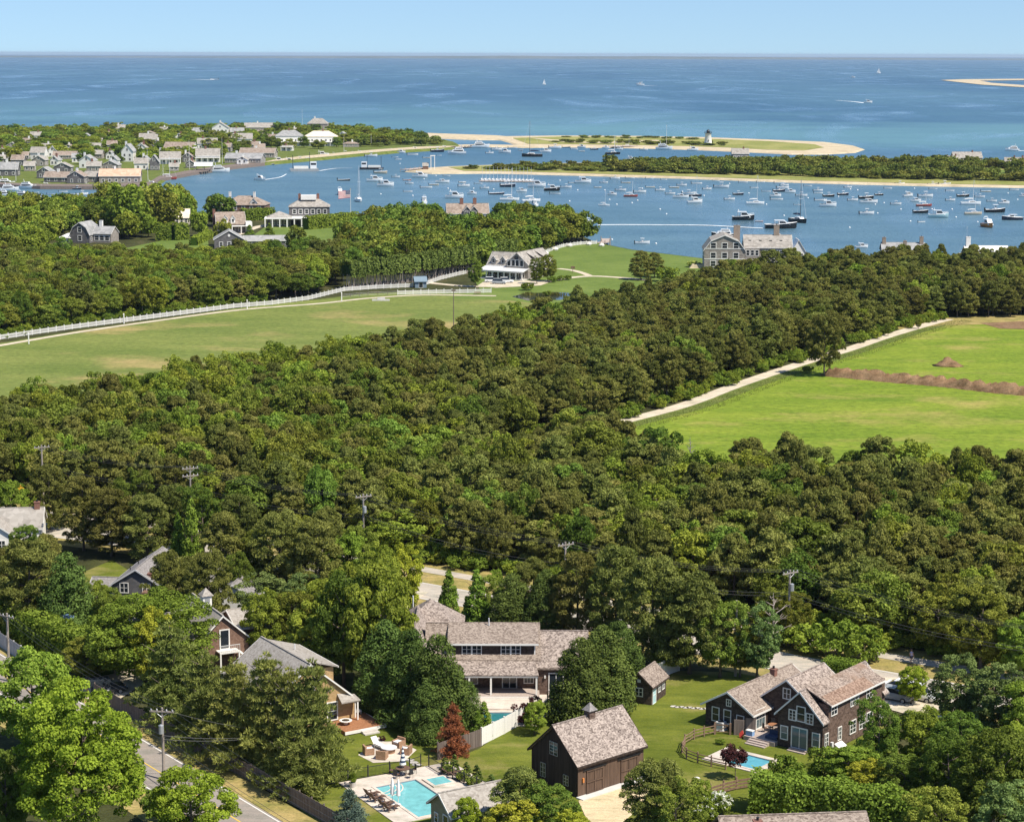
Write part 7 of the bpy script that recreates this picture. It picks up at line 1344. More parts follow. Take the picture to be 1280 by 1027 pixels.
for i, (x, y) in enumerate(((-1.6, -2.2), (-1.6, -3.4), (-1.6, -5.2), (-1.6, -6.4))):
    p = pf(x, y, .12); e = empty('adirondack_chair', p, ang + D(12), ['dark wooden chair nearest the terrace corner beside the pool', 'dark wooden chair second from the terrace corner beside the pool', 'dark wooden chair left of the closed white umbrellas', 'dark wooden chair lowest on the pool side'][i], 'chair', 'wooden chairs by the pool'); part_copy(ADI, e)
    MB().box(.45, -.28, .28, 1.1, .28, .33).build('footrest', 'teak', e)
for i, (x, y) in enumerate(((-.55, -4.9), (-.2, -5.5))):
    p = pf(x, y, .12); e = empty('parasol', p, 0, ['closed white parasol at the pool edge, left one', 'closed white parasol at the pool edge, right one'][i], 'umbrella', 'closed parasols'); MB().tube([(0, 0, 0), (0, 0, 2.6)], .03, 6).build('pole', 'white_paint', e); MB().lathe([(.05, .9), (.2, 1.0), (.17, 1.8), (.09, 2.5), (.02, 2.65)], 10).build('canopy', 'sail_cloth', e); MB().lathe([(.28, 0), (.25, .12)], 10).build('base', 'pale_grey_paint', e)
# striped umbrella over the table, with chairs
p = pf(4.0, 1.8, .12); e = empty('dining_table', p, 0, 'round table on the pool terrace under the striped umbrella', 'table'); MB().lathe([(.75, .72), (.75, .78)], 16).build('table_top', 'teak', e)
for a in range(4): MB().tube([(.5 * math.cos(a * 1.57 + .7), .5 * math.sin(a * 1.57 + .7), 0), (.35 * math.cos(a * 1.57 + .7), .35 * math.sin(a * 1.57 + .7), .72)], .035, 5).build('leg', 'teak', e)
MCH = [('seat', MB().box(-.24, -.24, .42, .24, .24, .46).mesh('seat', 'teak')), ('backrest', MB().box(.2, -.24, .46, .25, .24, 1.0).mesh('backrest', 'dark_metal'))] + [('leg', MB().tube([(x, y, 0), (x, y, .42)], .02, 4).mesh('leg', 'dark_metal')) for x in (-.22, .22) for y in (-.22, .22)]
for i in range(5):
    a = i * 1.2566 + .4; e2 = empty('dining_chair', (p.x + 1.15 * math.cos(a), p.y + 1.15 * math.sin(a), .12), a, 'chair at the round table, ' + ['farthest right', 'at the back', 'on the left', 'at the front left', 'at the front right'][i], 'chair', 'chairs at the round table'); part_copy(MCH, e2)
e = empty('striped_umbrella', p, 0, 'closed umbrella with blue and white stripes standing in the round table', 'umbrella'); MB().tube([(0, 0, 0), (0, 0, 3.1)], .035, 6).build('pole', 'white_paint', e)
for i in range(8): z0, z1 = 1.15 + i * .22, 1.15 + (i + 1) * .22; f0, f1 = .34 - .036 * i, .34 - .036 * (i + 1); MB().lathe([(f0, z0), (f1, z1)], 12).build('stripe', 'navy_cloth' if i % 2 else 'sail_cloth', e)
p = pf(-1.9, 1.2, .12); e = empty('planter', p, 0, 'potted plant on the corner of the pool terrace', 'planter'); MB().lathe([(.28, 0), (.38, .5), (.34, .5)], 12).build('pot', 'stone', e); c, t, h0, w0 = PROTO['fresh_bush'][0]; link('plant', c, e, (0, 0, .4), 0, (.3, .3, .35))
for i, (x, y) in enumerate(((8.4, -.6), (8.6, -2.0))):
    e = empty('pool_lounger', pf(x, y, .12), ang + D(160), ['wooden lounger right of the spa, rear one', 'wooden lounger right of the spa, front one'][i], 'lounger', 'loungers by the spa'); MB().box(-.9, -.32, .28, .5, .32, .34).build('frame', 'teak', e); MB().extr([(.5, .3), (1.1, .75), (1.1, .8), (.5, .36)], 'y', -.32, .32).build('backrest', 'teak', e)
    for x_ in (-.8, .4):
        for y_ in (-.28, .22): MB().box(x_, y_, 0, x_ + .06, y_ + .06, .28).build('leg', 'teak', e)
ln = smooth_line(GP([(546, 960), (570, 970), (595, 982), (622, 995)])); ribbon('planting_bed', ln, 1.5, 'mulch', 0.05)
# fire pit patio
FP = G(484, 940); e = sheet('fire_pit_patio', [FP + Vector((math.cos(a) * 3.1, math.sin(a) * 3.6, 0)) for a in (.2, 1.2, 2.0, 3.4, 4.3, 5.4)], 'patio_stone', .06)
WK = [('seat', MB().box(-.4, -.42, .1, .42, .42, .42).mesh('seat', 'wicker')), ('backrest', MB().box(-.46, -.46, .05, -.3, .46, .82).mesh('backrest', 'wicker')), ('arm', MB().box(-.3, -.46, .05, .42, -.34, .62).mesh('arm', 'wicker')), ('arm', MB().box(-.3, .34, .05, .42, .46, .62).mesh('arm', 'wicker')), ('cushion', MB().box(-.28, -.33, .42, .4, .33, .54).mesh('cushion', 'cushion'))]
for dx, dy, a, lb in ((-1.9, -.6, 20, 'left of the round fire table'), (-.4, -2.0, 75, 'in front of the round fire table'), (2.0, -.5, 165, 'right of the round fire table'), (1.1, 1.7, 230, 'behind the round fire table')):
    e = empty('wicker_chair', (FP.x + dx, FP.y + dy, .06), D(a), 'brown wicker armchair ' + lb, 'armchair', 'wicker chairs round the fire pit'); part_copy(WK, e); e.scale = (1.15,) * 3
e = empty('fire_table', (FP.x + .2, FP.y - .1, .06), 0, 'round pale topped wicker fire table', 'table'); MB().lathe([(.62, 0), (.68, .5)], 16).build('base', 'wicker', e); MB().lathe([(.85, .5), (.85, .58)], 20).build('table_top', 'pale_grey_paint', e)
def lounger(p, a, label):
    e = empty('sun_lounger', p, a, label, 'lounger'); MB().box(-1.0, -.36, .28, .5, .36, .36).build('frame', 'white_paint', e); MB().extr([(.5, .3), (1.05, .95), (1.05, 1.02), (.5, .4)], 'y', -.36, .36).build('backrest', 'cushion', e); MB().box(-.98, -.33, .37, .5, .33, .46).build('mattress', 'cushion', e)
    for x_ in (-.9, .4):
        for y_ in (-.34, .28): MB().box(x_, y_, 0, x_ + .06, y_ + .06, .28).build('leg', 'white_paint', e)
lounger((FP.x - .9, FP.y + 1.2, .06), D(130), 'white lounger on the fire pit patio'); lounger(hl(6.2, 1.6, .46, OH), D(120), 'white lounger in the shade on the red deck')
for i, (x, y) in enumerate(((470, 923), (474, 927), (480, 931), (512, 950), (517, 953), (521, 956))): sheet('stepping_stone', [G(x, y) + Vector((math.cos(a) * .55, math.sin(a) * .4, 0)) for a in np.arange(6) * 1.05], 'stone', .07)
e = empty('white_planter', hl(3.4, -1.6, .46, OH), 0, 'round white planter on the red deck', 'planter'); MB().lathe([(.2, 0), (.32, .35), (.7, .42), (.7, .48)], 14).build('bowl', 'white_paint', e); MB().lathe([(.55, .45), (.2, .55)], 10).build('soil', 'mulch', e)
# pool of the long shingled house
pool_thing('teal_pool', 'dark teal pool glimpsed between the white fence and the porch', Vector((-5.6, 214.6, 0)), 0, (-.6, -1.2, 8.6, 4.0), (0, 0, 7.6, 3.2), 'pool_teal', .05, 'patio_stone')
# little pool of the dark house
pool_thing('plunge_pool', 'little blue pool in front of the dark shingled house', hl(-3.2, -8.6), D(-38.6), (-.6, -.2, 6.2, 4.7), (1.9, .5, 5.5, 3.9), 'pool_blue', .05, 'patio_stone')
# things on the terrace of the dark house
e = empty('patio_table', hl(-2.2, 2.6, .5), 0, 'small reddish table on the terrace of the dark house', 'table'); MB().lathe([(.55, .68), (.55, .73)], 14).build('table_top', 'deck_wood', e); MB().tube([(0, 0, 0), (0, 0, .68)], .06, 6).build('leg', 'teak', e); MB().lathe([(.3, 0), (.28, .04)], 10).build('base', 'teak', e)
for i in range(3):
    a = i * 2.1; q = hl(-2.2 + .95 * math.cos(a), 2.6 + .95 * math.sin(a), .5); e = empty('patio_chair', q, a - .67, 'reddish terrace chair ' + ['right of the small table', 'behind the small table', 'left of the small table'][i], 'chair', 'terrace chairs'); part_copy([(n_, m_) for n_, m_ in MCH], e)
e = empty('green_parasol', hl(-.6, 3.6, .5), 0, 'closed dark green parasol on the terrace', 'umbrella'); MB().tube([(0, 0, 0), (0, 0, 2.7)], .03, 6).build('pole', 'teak', e); MB().lathe([(.08, 1.0), (.2, 1.1), (.16, 1.9), (.03, 2.6)], 10).build('canopy', 'leaf_dark', e); MB().lathe([(.3, 0), (.28, .1)], 10).build('base', 'dark_metal', e)
e = empty('cooler_box', hl(-3.3, -.2, .5), D(-38), 'pale blue box at the terrace edge', 'box'); MB().box(-.4, -.25, 0, .4, .25, .5).build('body', 'blue_canvas', e); MB().box(-.42, -.27, .5, .42, .27, .58).build('lid', 'white_paint', e)
e = empty('daybed', hl(-.8, .4, .5), D(-38), 'navy cushioned bench beside the terrace steps', 'bench'); MB().box(-.7, -.5, .05, .7, .5, .35).build('seat', 'navy_cloth', e); MB().box(-.7, .4, .35, .7, .5, .8).build('backrest', 'navy_cloth', e)
for x_ in (-.65, .58): MB().box(x_, -.45, 0, x_ + .07, -.38, .06).build('leg', 'teak', e)
e = empty('surf_board', hl(-4.3, -.5, 0), D(-38), 'red board leaning beside the gate', 'board'); b = MB(); b.loft([[(x_ * .28 * math.sin(math.pi * min(.96, max(.12, t_))), -.03 + t_ * .35, t_ * .8) for x_ in (-1, 1)] + [(x_ * .28 * math.sin(math.pi * min(.96, max(.12, t_))), .03 + t_ * .35, t_ * .8) for x_ in (1, -1)] for t_ in (0, .15, .35, .6, .85, 1)]); b.build('board', 'red_cloth', e)
e = empty('air_conditioner', G(901, 912), D(-38), 'white air conditioner box beside the gate', 'air conditioner'); MB().box(-.45, -.4, .08, .45, .4, .95).build('casing', 'pale_grey_paint', e); MB().lathe([(.34, .95), (.34, .98)], 14).build('fan_grille', 'dark_metal', e); MB().box(-.55, -.5, 0, .55, .5, .08).build('pad', 'concrete', e)
for i in range(9):
    q = G(842 + i * 5.0, 883 + i * .35 + (i % 2) * .5); sheet('stepping_stone', [q + Vector((math.cos(a) * .42, math.sin(a) * .34, 0)) for a in np.arange(6) * 1.05 + i], 'stone', .075)
e = empty('boulder', G(871, 976), 0, 'pale boulder on the lawn below the rail fence', 'boulder'); MB().lathe([(.35, 0), (.45, .18), (.3, .38), (.08, .46)], 7).build('rock', 'rock_pale', e)
# ------------------------------------------------------------------ hedges and flowering shrubs
def hedge(label, line, w, hgt, seed, mat='leaf_hedge', size=.2, per=26, name='hedge', round_=.25, bare=0.0, wob=.08):
    o0 = line[0].copy(); r = np.random.default_rng(seed); pos, nor = [], []; core = MB(); leafb = bare * hgt
    for a, c in zip(line[:-1], line[1:]):
        d = c - a; d.z = 0; L = d.length; u = d / L; n = Vector((-u.y, u.x, 0)); N = int(L * (w + 2 * hgt) * per)
        t = r.uniform(0, L, N); k_ = r.uniform(0, w + 2 * (hgt - leafb), N)
        for ti, ki in zip(t, k_):
            wv = 1 + wob * math.sin(ti * 1.7 + seed) + wob * math.sin(ti * .63 + 2)
            if ki < hgt - leafb: q, z, nn = w / 2, leafb + ki, n
            elif ki < hgt - leafb + w: q, z, nn = w / 2 - (ki - hgt + leafb), hgt, Vector((0, 0, 1))
            else: q, z, nn = -w / 2, leafb + ki - (hgt - leafb) - w, -n
            f = 1 - round_ * max(0, (z / hgt - .8) / .2) * (abs(q) / (w / 2))
            pp = a - o0 + u * ti + n * q * f * wv; zz = z * (wv * .5 + .5) - (round_ * .6 * hgt * .2 * (abs(q) / (w / 2)) ** 2 if z > hgt * .95 else 0)
            pos.append((pp.x, pp.y, zz)); nor.append((nn.x, nn.y, nn.z + .15))
        q1, q2 = a - o0 + n * w * .36, a - o0 - n * w * .36; q3, q4 = c - o0 - n * w * .36, c - o0 + n * w * .36
        core.prism([q1, q2, q3, q4], max(.05, leafb + (.5 if bare else 0)), hgt * .86)
    pos = np.array(pos); nor = np.array(nor) + r.normal(size=(len(nor), 3)) * .55; pos += r.normal(size=pos.shape) * .07; n = len(pos)
    me = cards_mesh('foliage', pos, nor, size * r.uniform(.7, 1.3, n), r.uniform(0, 1, n) * .6 + .2 + .2 * np.sin(pos[:, 0] * 1.3) * np.cos(pos[:, 1] * 1.1), mat, r)
    e = empty(name, (o0.x, o0.y, 0), 0, label, 'hedge'); link('foliage', me, e); core.build('branches', mat, e)
    if bare:
        sm = MB(); rr = random.Random(seed)
        for a, c in zip(line[:-1], line[1:]):
            L = (c - a).length
            for i in range(int(L / .22)):
                q = a - o0 + (c - a) * (i + rr.random()) * .22 / L; q += Vector((rr.uniform(-1, 1), rr.uniform(-1.6, .4), 0)); sm.tube([(q.x, q.y, 0), (q.x + rr.uniform(-.8, .8), q.y, leafb + 1)], [.10, .05], 3)
        sm.build('stems', 'dead_wood', e)
    return e
hedge('long clipped hedge with dense green face in the lower right', GP([(938, 1012), (985, 1016), (1040, 1022), (1100, 1032), (1160, 1045)]), 4.2, 3.6, 1, 'leaf_hedge', .17, 34)
hedge('square clipped hedge beside the street behind the dark house', GP([(1030, 848), (1050, 851.5), (1072, 855)]), 2.6, 2.6, 2, 'leaf_hedge', .11, 60, round_=.03, wob=.01)
hedge('clipped hedge above the grey board fence at the left edge', GP([(-40, 775), (0, 790), (60, 815), (105, 832), (128, 845)]), 4.0, 4.4, 3, 'leaf_arbor', .18, 28)
hedge('dark clipped hedge in front of the flagpole', GP([(382, 287), (410, 284.5), (445, 281)]), 4.0, 5.4, 4, 'leaf_hedge', .4, 7); hedge('clipped hedge behind the hip roofed villa', GP([(302, 276), (320, 275), (342, 274)]), 4.0, 5.0, 5, 'leaf_hedge', .4, 7)
hedge('big clipped hedge below the cream roofed house', GP([(196, 300), (215, 300), (233, 299)]), 6.0, 6.5, 6, 'leaf_hedge', .4, 7); hedge('sloping hedge right of the rounded bright tree', GP([(242, 307), (262, 297)]), 3.0, 3.0, 7, 'leaf_fresh', .35, 8)
hedge('tall evergreen screen with bare brown stems behind the white fence', GP([(432, 361), (470, 357), (520, 352), (560, 345), (600, 339), (640, 330)]), 5.0, 8.6, 8, 'leaf_dark', .4, 6, bare=.42)
def flower_bush(label, p, w, hh, petal, seed, n_fl=26):
    e = empty('flowering_bush', p, 0, label, 'bush'); c, t, h0, w0 = PROTO['bush'][seed % 3]; link('stem', t, e, scale=(w / w0, w / w0, hh / h0)); link('foliage', c, e, scale=(w / w0, w / w0, hh / h0)); r = np.random.default_rng(seed); d = rnd_dirs(r, n_fl, .0)
    C = d * np.array([w / 2, w / 2, hh * .55]) * r.uniform(.85, 1.02, (n_fl, 1)) + np.array([0, 0, hh * .48]); link('flowers', clump_crown('flowers', C, np.full(n_fl, .17 * w / 2.6), 22, .07 * w / 2.4, petal, seed), e)
flower_bush('bush covered in white flowers below the rail fence', G(897, 1016), 2.9, 2.1, 'petal_white', 1, 44); flower_bush('lower white flowering bush beside the plank fence', G(882, 1024), 2.2, 1.4, 'petal_white', 2, 26)
for i, (x, y) in enumerate(((560, 967), (577, 976), (590, 982), (605, 991))): flower_bush('yellow flowering bush between the little cypresses, ' + ['leftmost', 'second from left', 'third from left', 'rightmost'][i], G(x, y), 1.3, 1.0, 'petal_yellow', 4 + i, 14)
flower_bush('bush full of yellow flowers by the shingle mansion', G(866, 334), 4.5, 2.0, 'petal_yellow', 9, 30)
for i, (x, y, w, lb) in enumerate(((690, 353, 12, 'round shrub right of the porch house'), (700, 351, 10, 'pale shrub by the bend of the gravel drive'), (710, 350, 10, 'shrub furthest right along the gravel drive'), (660, 363, 16, 'shrub at the left end of the pond'), (684, 370, 10, 'bush at the near rim of the pond'), (915, 340, 26, 'dark shrub in front of the mansion balcony'), (893, 352, 20, 'dark round bush at the edge of the pines before the mansion'), (1010, 466, 14, 'low shrub at the end of the soil bank'), (985, 448, 12, 'roadside bush on the dirt road'), (866, 430, 10, 'bush deep beside the dirt road'), (478, 926, 9, 'dark red bush by the deck steps'), (900, 930, 12, 'light green bush beside the terrace'))):
    p = G(x, y); plant('bush', 'purple_bush' if 'red' in lb else 'bush', p, w * mpp(p) * .62, w * mpp(p), lb, 'bush', parts=('stem', 'foliage'))
r7 = np.random.default_rng(9); R0 = G(697, 369)   # reeds of the pond
n = 420; pos = np.stack([np.where(r7.uniform(0, 1, n) < .6, r7.normal(-1.5, 1.6, n), r7.normal(-9, .8, n)), r7.normal(0, .7, n), np.full(n, .1)], 1); nor = np.stack([r7.normal(0, .2, n), r7.normal(0, .2, n), np.ones(n)], 1)
o = link('reeds', cards_mesh('reeds', pos, nor, r7.uniform(.35, .75, n), r7.uniform(0, 1, n), 'reed', r7, style='needle'), None, R0); tag(o, 'tall reeds along the near bank of the pond', 'reeds', kind='stuff')
# rough growth along the road edges and under the trees
def tufts(name, label, line, width, n, size, mat, seed):
    r = np.random.default_rng(seed); segs = [(a, c, (c - a).length) for a, c in zip(line[:-1], line[1:])]; tot = sum(s[2] for s in segs); pos = []
    for a, c, L in segs:
        d = (c - a) / L; nn = Vector((-d.y, d.x, 0))
        for _ in range(int(n * L / tot)): q = a + d * r.uniform(0, L) + nn * r.uniform(-width / 2, width / 2); pos.append((q.x, q.y, .04))
    pos = np.array(pos); m = len(pos); nor = np.stack([r.normal(0, .35, m), r.normal(0, .35, m), np.ones(m)], 1)
    tag(link(name, cards_mesh(name, pos, nor, size * r.uniform(.5, 1.4, m), r.uniform(0, 1, m), mat, r, style='needle')), label, 'grass', kind='stuff')
sh = Vector((.48, -.3, 0)); tufts('long_grass', 'long grass along the right side of the dirt road', [p + Vector((.86, -.51, 0)) * 5.2 for p in dirt], 5.0, 9000, .16, 'reed', 1); tufts('verge_grass', 'rough grass beside the lower left road', [p + (ROAD[1] - ROAD[0]).normalized().cross(Vector((0, 0, -1))) * -4.6 for p in ROAD], 2.0, 3500, .25, 'reed', 2)
# ------------------------------------------------------------------ earth bank and mound in the hay field
def earth(name, label, line, w, hgt, seed, mat='soil'):
    r = random.Random(seed); rings = []
    fine = smooth_line(line, 14)
    for i, p in enumerate(fine):
        d = (fine[min(i + 1, len(fine) - 1)] - fine[max(i - 1, 0)]); d.z = 0; d.normalize(); nn = Vector((-d.y, d.x, 0)); tp = min(1, i / 3, (len(fine) - 1 - i) / 3) if len(fine) > 6 else 1
        rings.append([(p + nn * (f * w / 2 * r.uniform(.85, 1.15))).to_tuple()[:2] + (.02 + hgt * tp * max(0, 1 - f * f) * r.uniform(.5, 1.45),) for f in (-1, -.7, -.4, -.1, .2, .5, .75, 1)])
    b = MB(); b.loft(rings, caps=False, closed=False); return tag(b.build(name, mat, None, smooth=True), label, 'earth bank')
earth('earth_bank', 'long bank of brown soil across the hay field', GP([(1028, 468), (1100, 475), (1180, 482), (1250, 490), (1330, 497)]), 4.5, 1.7, 1)
_r = random.Random(4); e = MB(); e.loft([[(q * math.cos(i * .449) * _r.uniform(.85, 1.2), q * .8 * math.sin(i * .449) * _r.uniform(.85, 1.2), z * _r.uniform(.8, 1.15)) for i in range(14)] for q, z in ((3.6, 0), (2.7, .45), (1.7, 1.1), (.8, 1.75), (.15, 2.0))]); tag(e.build('earth_mound', 'soil', None, G(1185, 457), smooth=True), 'lone mound of soil in the far part of the hay field', 'mound')
# ------------------------------------------------------------------ utility poles and cables
def upole(x, by, ty, label, arms=1, rot=0.0, can=False):
    p = G(x, by); hh = height(p, ty); e = empty('utility_pole', p, rot, label, 'utility pole', 'utility poles'); MB().tube([(0, 0, 0), (0, 0, hh)], [.17, .12], 8).build('pole', 'pole_wood', e); tops = []
    for k_ in range(arms):
        z = hh - .45 - k_ * 1.1; c = MB().box(-1.25, -.17, z, 1.25, -.06, z + .14).build('crossarm', 'pole_wood', e)
        MB().tube([(-.7, -.1, z), (0, -.12, z - .5)], .025, 4).tube([(.7, -.1, z), (0, -.12, z - .5)], .025, 4).build('brace', 'grey_metal', e)
        for xx in (-1.1, -.5, .5, 1.1): link('insulator', MB().lathe([(.05, 0), (.07, .1), (.04, .22)], 6, (xx, -.115, z + .14)).mesh('insulator', 'pale_grey_paint'), c)
    if can: MB().lathe([(.12, hh - 2.6), (.27, hh - 2.55), (.27, hh - 1.7), (.12, hh - 1.62)], 10, (0, -.42, 0)).build('transformer', 'grey_metal', e)
    m = Matrix.Rotation(rot, 4, 'Z'); return [p + (m @ Vector((xx, -.11, hh - .45 + .36))) for xx in (-1.1, 0, 1.1)] + [p + Vector((0, 0, hh - 2.9)), p + Vector((0, 0, hh - 3.3))]
LINE = [upole(55, 642, 556, 'utility pole furthest left in the woods', 1, .5), upole(240, 690, 582, 'utility pole with two crossarms left of centre', 2, .5), upole(455, 728, 617, 'tall utility pole with transformer above the drive', 1, .55, True), upole(706, 778, 677, 'utility pole rising from the pines in the middle', 1, .6), upole(985, 806, 712, 'utility pole across the street from the dark house', 1, .6, True)]
end = G(1330, 888); e_ = [end + Vector((dx, 0, 9)) for dx in (-1, 0, 1)] + [end + Vector((0, 0, 6.7)), end + Vector((0, 0, 6.3))]
def cables(A, B_, label, sag=1.0, idx=(0, 1, 2, 3, 4)):
    o0 = A[0]; e = empty('power_cables', o0, 0, label, 'cable')
    for i in idx:
        a, c = A[i], B_[i]; MB().tube([(a.lerp(c, t) - o0 - Vector((0, 0, sag * 4 * t * (1 - t)))) for t in np.linspace(0, 1, 13)], 0.016 if i < 3 else .024, 4).build('cable', 'cable', e)
NM = ['between the two leftmost poles in the woods', 'from the two armed pole to the tall transformer pole', 'from the tall transformer pole to the middle pole', 'from the middle pole to the pole by the dark house', 'running off to the right edge over the street trees']
for i, (a, c) in enumerate(zip(LINE, LINE[1:] + [e_])): cables(a, c, 'overhead cables ' + NM[i])
P2 = upole(205, 975, 884, 'utility pole with transformer beside the lower left road', 1, -.15, True); P3 = upole(12, 852, 766, 'utility pole at the left edge above the road', 1, -.6); end2 = G(560, 1230); e2_ = [end2 + Vector((dx, 0, 9)) for dx in (-1, 0, 1)] + [end2 + Vector((0, 0, 6.6)), end2 + Vector((0, 0, 6.2))]
cables(P3, P2, 'overhead cables along the lower left road'); P4 = upole(369, 965, 880, 'pale pole half hidden in the white pines', 0, 0); cables(P2, [P4[3]] * 5, 'service cables from the road pole into the white pines', .5, (1, 3, 4)); cables(P2, e2_, 'overhead cables leaving the road pole towards the viewer')
upole(919, 845, 750, 'plain pole without arms at the back of the lawn', 0)
p = G(567, 408); e = empty('field_pole', p, 0, 'single dark pole at the edge of the playing field', 'pole'); MB().tube([(0, 0, 0), (0, 0, height(p, 362))], [.15, .1], 6).build('pole', 'fence_boards', e); MB().box(-.6, -.1, height(p, 364), .6, .1, height(p, 362)).build('lamp_bar', 'fence_boards', e)
for x, y, lb in ((36, 430, 'leftmost white post in the playing field'), (155, 404.5, 'white post in the middle of the field fence'), (309, 386.5, 'white post near the bend of the field fence'), (427, 377, 'white post furthest right at the field track')):
    e = empty('white_post', G(x, y), 0, lb, 'post'); MB().tube([(0, 0, 0), (0, 0, 2.6)], [.16, .14], 8).build('post', 'white_paint', e); MB().lathe([(.2, 2.6), (.02, 2.85)], 8).build('cap', 'white_paint', e)
e = empty('field_shed', G(519, 360), D(12), 'little blue grey shed at the corner of the white fence', 'shed'); hs_ = House.__new__(House); hs_.root = e; hs_.gable(0, 3.6, 0, 3.2, 2.1, 3.3, 'x', wall='blue_grey', roof='blue_grey', trim='blue_grey'); hs_.win('y-', -.005, 1.8, .1, 1.2, 1.8, 1, 1, .08, 'door')
e = empty('stone_seat', G(476, 376), 0, 'low white stone seat on the playing field', 'bench'); MB().box(-2.6, -.4, 0, 2.6, .5, .45).build('seat', 'concrete', e); MB().box(-1.0, .1, .45, 1.2, .5, 1.0).build('backrest', 'concrete', e)
e = empty('picnic_bench', G(597, 368), 0, 'small dark bench at the end of the short white fence', 'bench'); MB().box(-1, -.4, .7, 1, .4, .78).build('table_top', 'rail_wood', e)
for s_ in (-1, 1): MB().box(-1, s_ * .7 - .13, .4, 1, s_ * .7 + .13, .46).build('seat', 'rail_wood', e); MB().box(s_ * .8 - .05, -.7, 0, s_ * .8 + .05, .7, .08).build('leg', 'rail_wood', e)
e = empty('garden_sign', G(716, 341.5), 0, 'small wooden sign post beside the gravel drive', 'sign'); MB().tube([(0, 0, 0), (0, 0, 2.4)], .1, 6).build('post', 'rail_wood', e); MB().box(-.7, -.06, 1.5, .7, .06, 2.3).build('board', 'rail_wood', e)
e = empty('tarpaulin', G(876, 335), 0, 'pale beige stack beside the yellow bush at the mansion', 'tarpaulin'); MB().loft([[(-4, -1.5, 0), (4, -1.5, 0), (4, 1.5, 0), (-4, 1.5, 0)], [(-3, -1, 1.3), (3.4, -1, 1.1), (3.4, 1, 1.2), (-3, 1, 1.4)]]).build('cover', 'sand', e)
for i, (x, y) in enumerate(((682, 318), (694, 313), (712, 308.5), (736, 306.5), (752, 308))):
    e = empty('white_boulder', G(x, y), i, 'whitish boulder along the edge of the shore lawn, ' + ('leftmost' if i == 0 else ORD[i] + ' from left'), 'boulder', 'boulders by the shore lawn'); MB().lathe([(1.0, 0), (1.2, .5), (.7, 1.1), (.1, 1.3)], 7).build('rock', 'rock_pale', e)
e = empty('road_sign', G(27, 640), 0, 'yellow diamond road sign among the trees at the left edge', 'sign'); hh = height(G(27, 640), 604); MB().tube([(0, 0, 0), (0, 0, hh)], .05, 6).build('post', 'grey_metal', e); b = MB(); b.loft([[(0, y_, hh - 1.7), (.75, y_, hh - .95), (0, y_, hh - .2), (-.75, y_, hh - .95)] for y_ in (-.08, -.05)]); b.build('sign_plate', 'sign_yellow', e); MB().box(-.4, -.09, hh - 2.4, .4, -.06, hh - 1.8).build('lower_plate', 'sign_yellow', e)
for i, (x, y, r_) in enumerate(((62, 800, 1.5), (78, 802, 1.9))):
    e = empty('garden_umbrella', G(x, y), 0, ['smaller blue garden umbrella at the left', 'larger blue garden umbrella beside the hedge'][i], 'umbrella', 'blue garden umbrellas'); z = height(G(x, y), 765); MB().lathe([(r_, z - .8), (r_ * .5, z - .35), (.05, z)], 8).build('canopy', 'blue_canvas', e); MB().tube([(0, 0, 0), (0, 0, z)], .04, 6).build('pole', 'pole_wood', e); MB().lathe([(.4, 0), (.35, .12)], 8).build('base', 'concrete', e)
# ------------------------------------------------------------------ cars
def car(p, a, mat, label, suv=True):
    e = empty('car', p, a, label, 'car'); hh = 1.75 if suv else 1.45; L = 4.6; rings = []
    prof = [(-2.3, .55, .95), (-2.2, .4, 1.05), (-1.3, .3, 1.05), (.8, .3, 1.0), (2.0, .35, .88), (2.3, .5, .7)]
    b = MB(); b.loft([[(x, -.88, z0), (x, .88, z0), (x, .92, (z0 + z1) / 2), (x, .84, z1), (x, -.84, z1), (x, -.92, (z0 + z1) / 2)] for x, z0, z1 in prof]); b.build('body', mat, e, smooth=False)
    c = MB(); x0, x1, x2, x3 = (-2.15, -1.9, .35, 1.1) if suv else (-1.9, -1.0, .2, 1.2); c.loft([[(x0, -.8, 1.03), (x3, -.8, .98), (x3, .8, .98), (x0, .8, 1.03)], [(x1, -.66, hh), (x2, -.66, hh), (x2, .66, hh), (x1, .66, hh)]]); cb = c.build('cabin', 'glass', e)
    link('roof_panel', MB().box(x1 - .02, -.68, hh, x2 + .02, .68, hh + .05).mesh('roof_panel', mat), cb)
    for x in (-1.45, 1.4):
        for y in (-.86, .86): w = MB(); w.loft([[(x + .33 * math.cos(t), y - .1, .33 + .33 * math.sin(t)) for t in np.arange(12) * .5236], [(x + .33 * math.cos(t), y + .1, .33 + .33 * math.sin(t)) for t in np.arange(12) * .5236]]); o = w.build('wheel', 'tyre', e); r_ = MB(); r_.loft([[(x + .2 * math.cos(t), y + (.11 if y > 0 else -.11), .33 + .2 * math.sin(t)) for t in np.arange(8) * .785], [(x + .2 * math.cos(t), y + (.12 if y > 0 else -.12), .33 + .2 * math.sin(t)) for t in np.arange(8) * .785]]); link('rim', r_.mesh('rim', 'grey_metal'), o)
    for y in (-.62, .62): MB().box(2.2, y - .15, .62, 2.32, y + .15, .78).build('headlight', 'pale_grey_paint', e); MB().box(-2.32, y - .15, .75, -2.24, y + .15, .95).build('tail_light', 'flag_red', e)
    return e
car(G(112, 868), D(5), 'car_dark', 'dark blue car parked left under the huge oak', False); car(G(133, 866), D(25), 'car_dark', 'dark car parked under the huge oak beside the other', True); car(G(135, 838), D(40), 'car_white', 'white car glimpsed behind the huge oak', True)
car(G(615, 353), D(0), 'car_white', 'white car at the left of the porch house', True); car(G(624, 355), D(-4), 'car_grey', 'grey car in front of the porch house', True); car(G(633, 353.5), D(4), 'car_white', 'white car nearest the porch house gable', True)
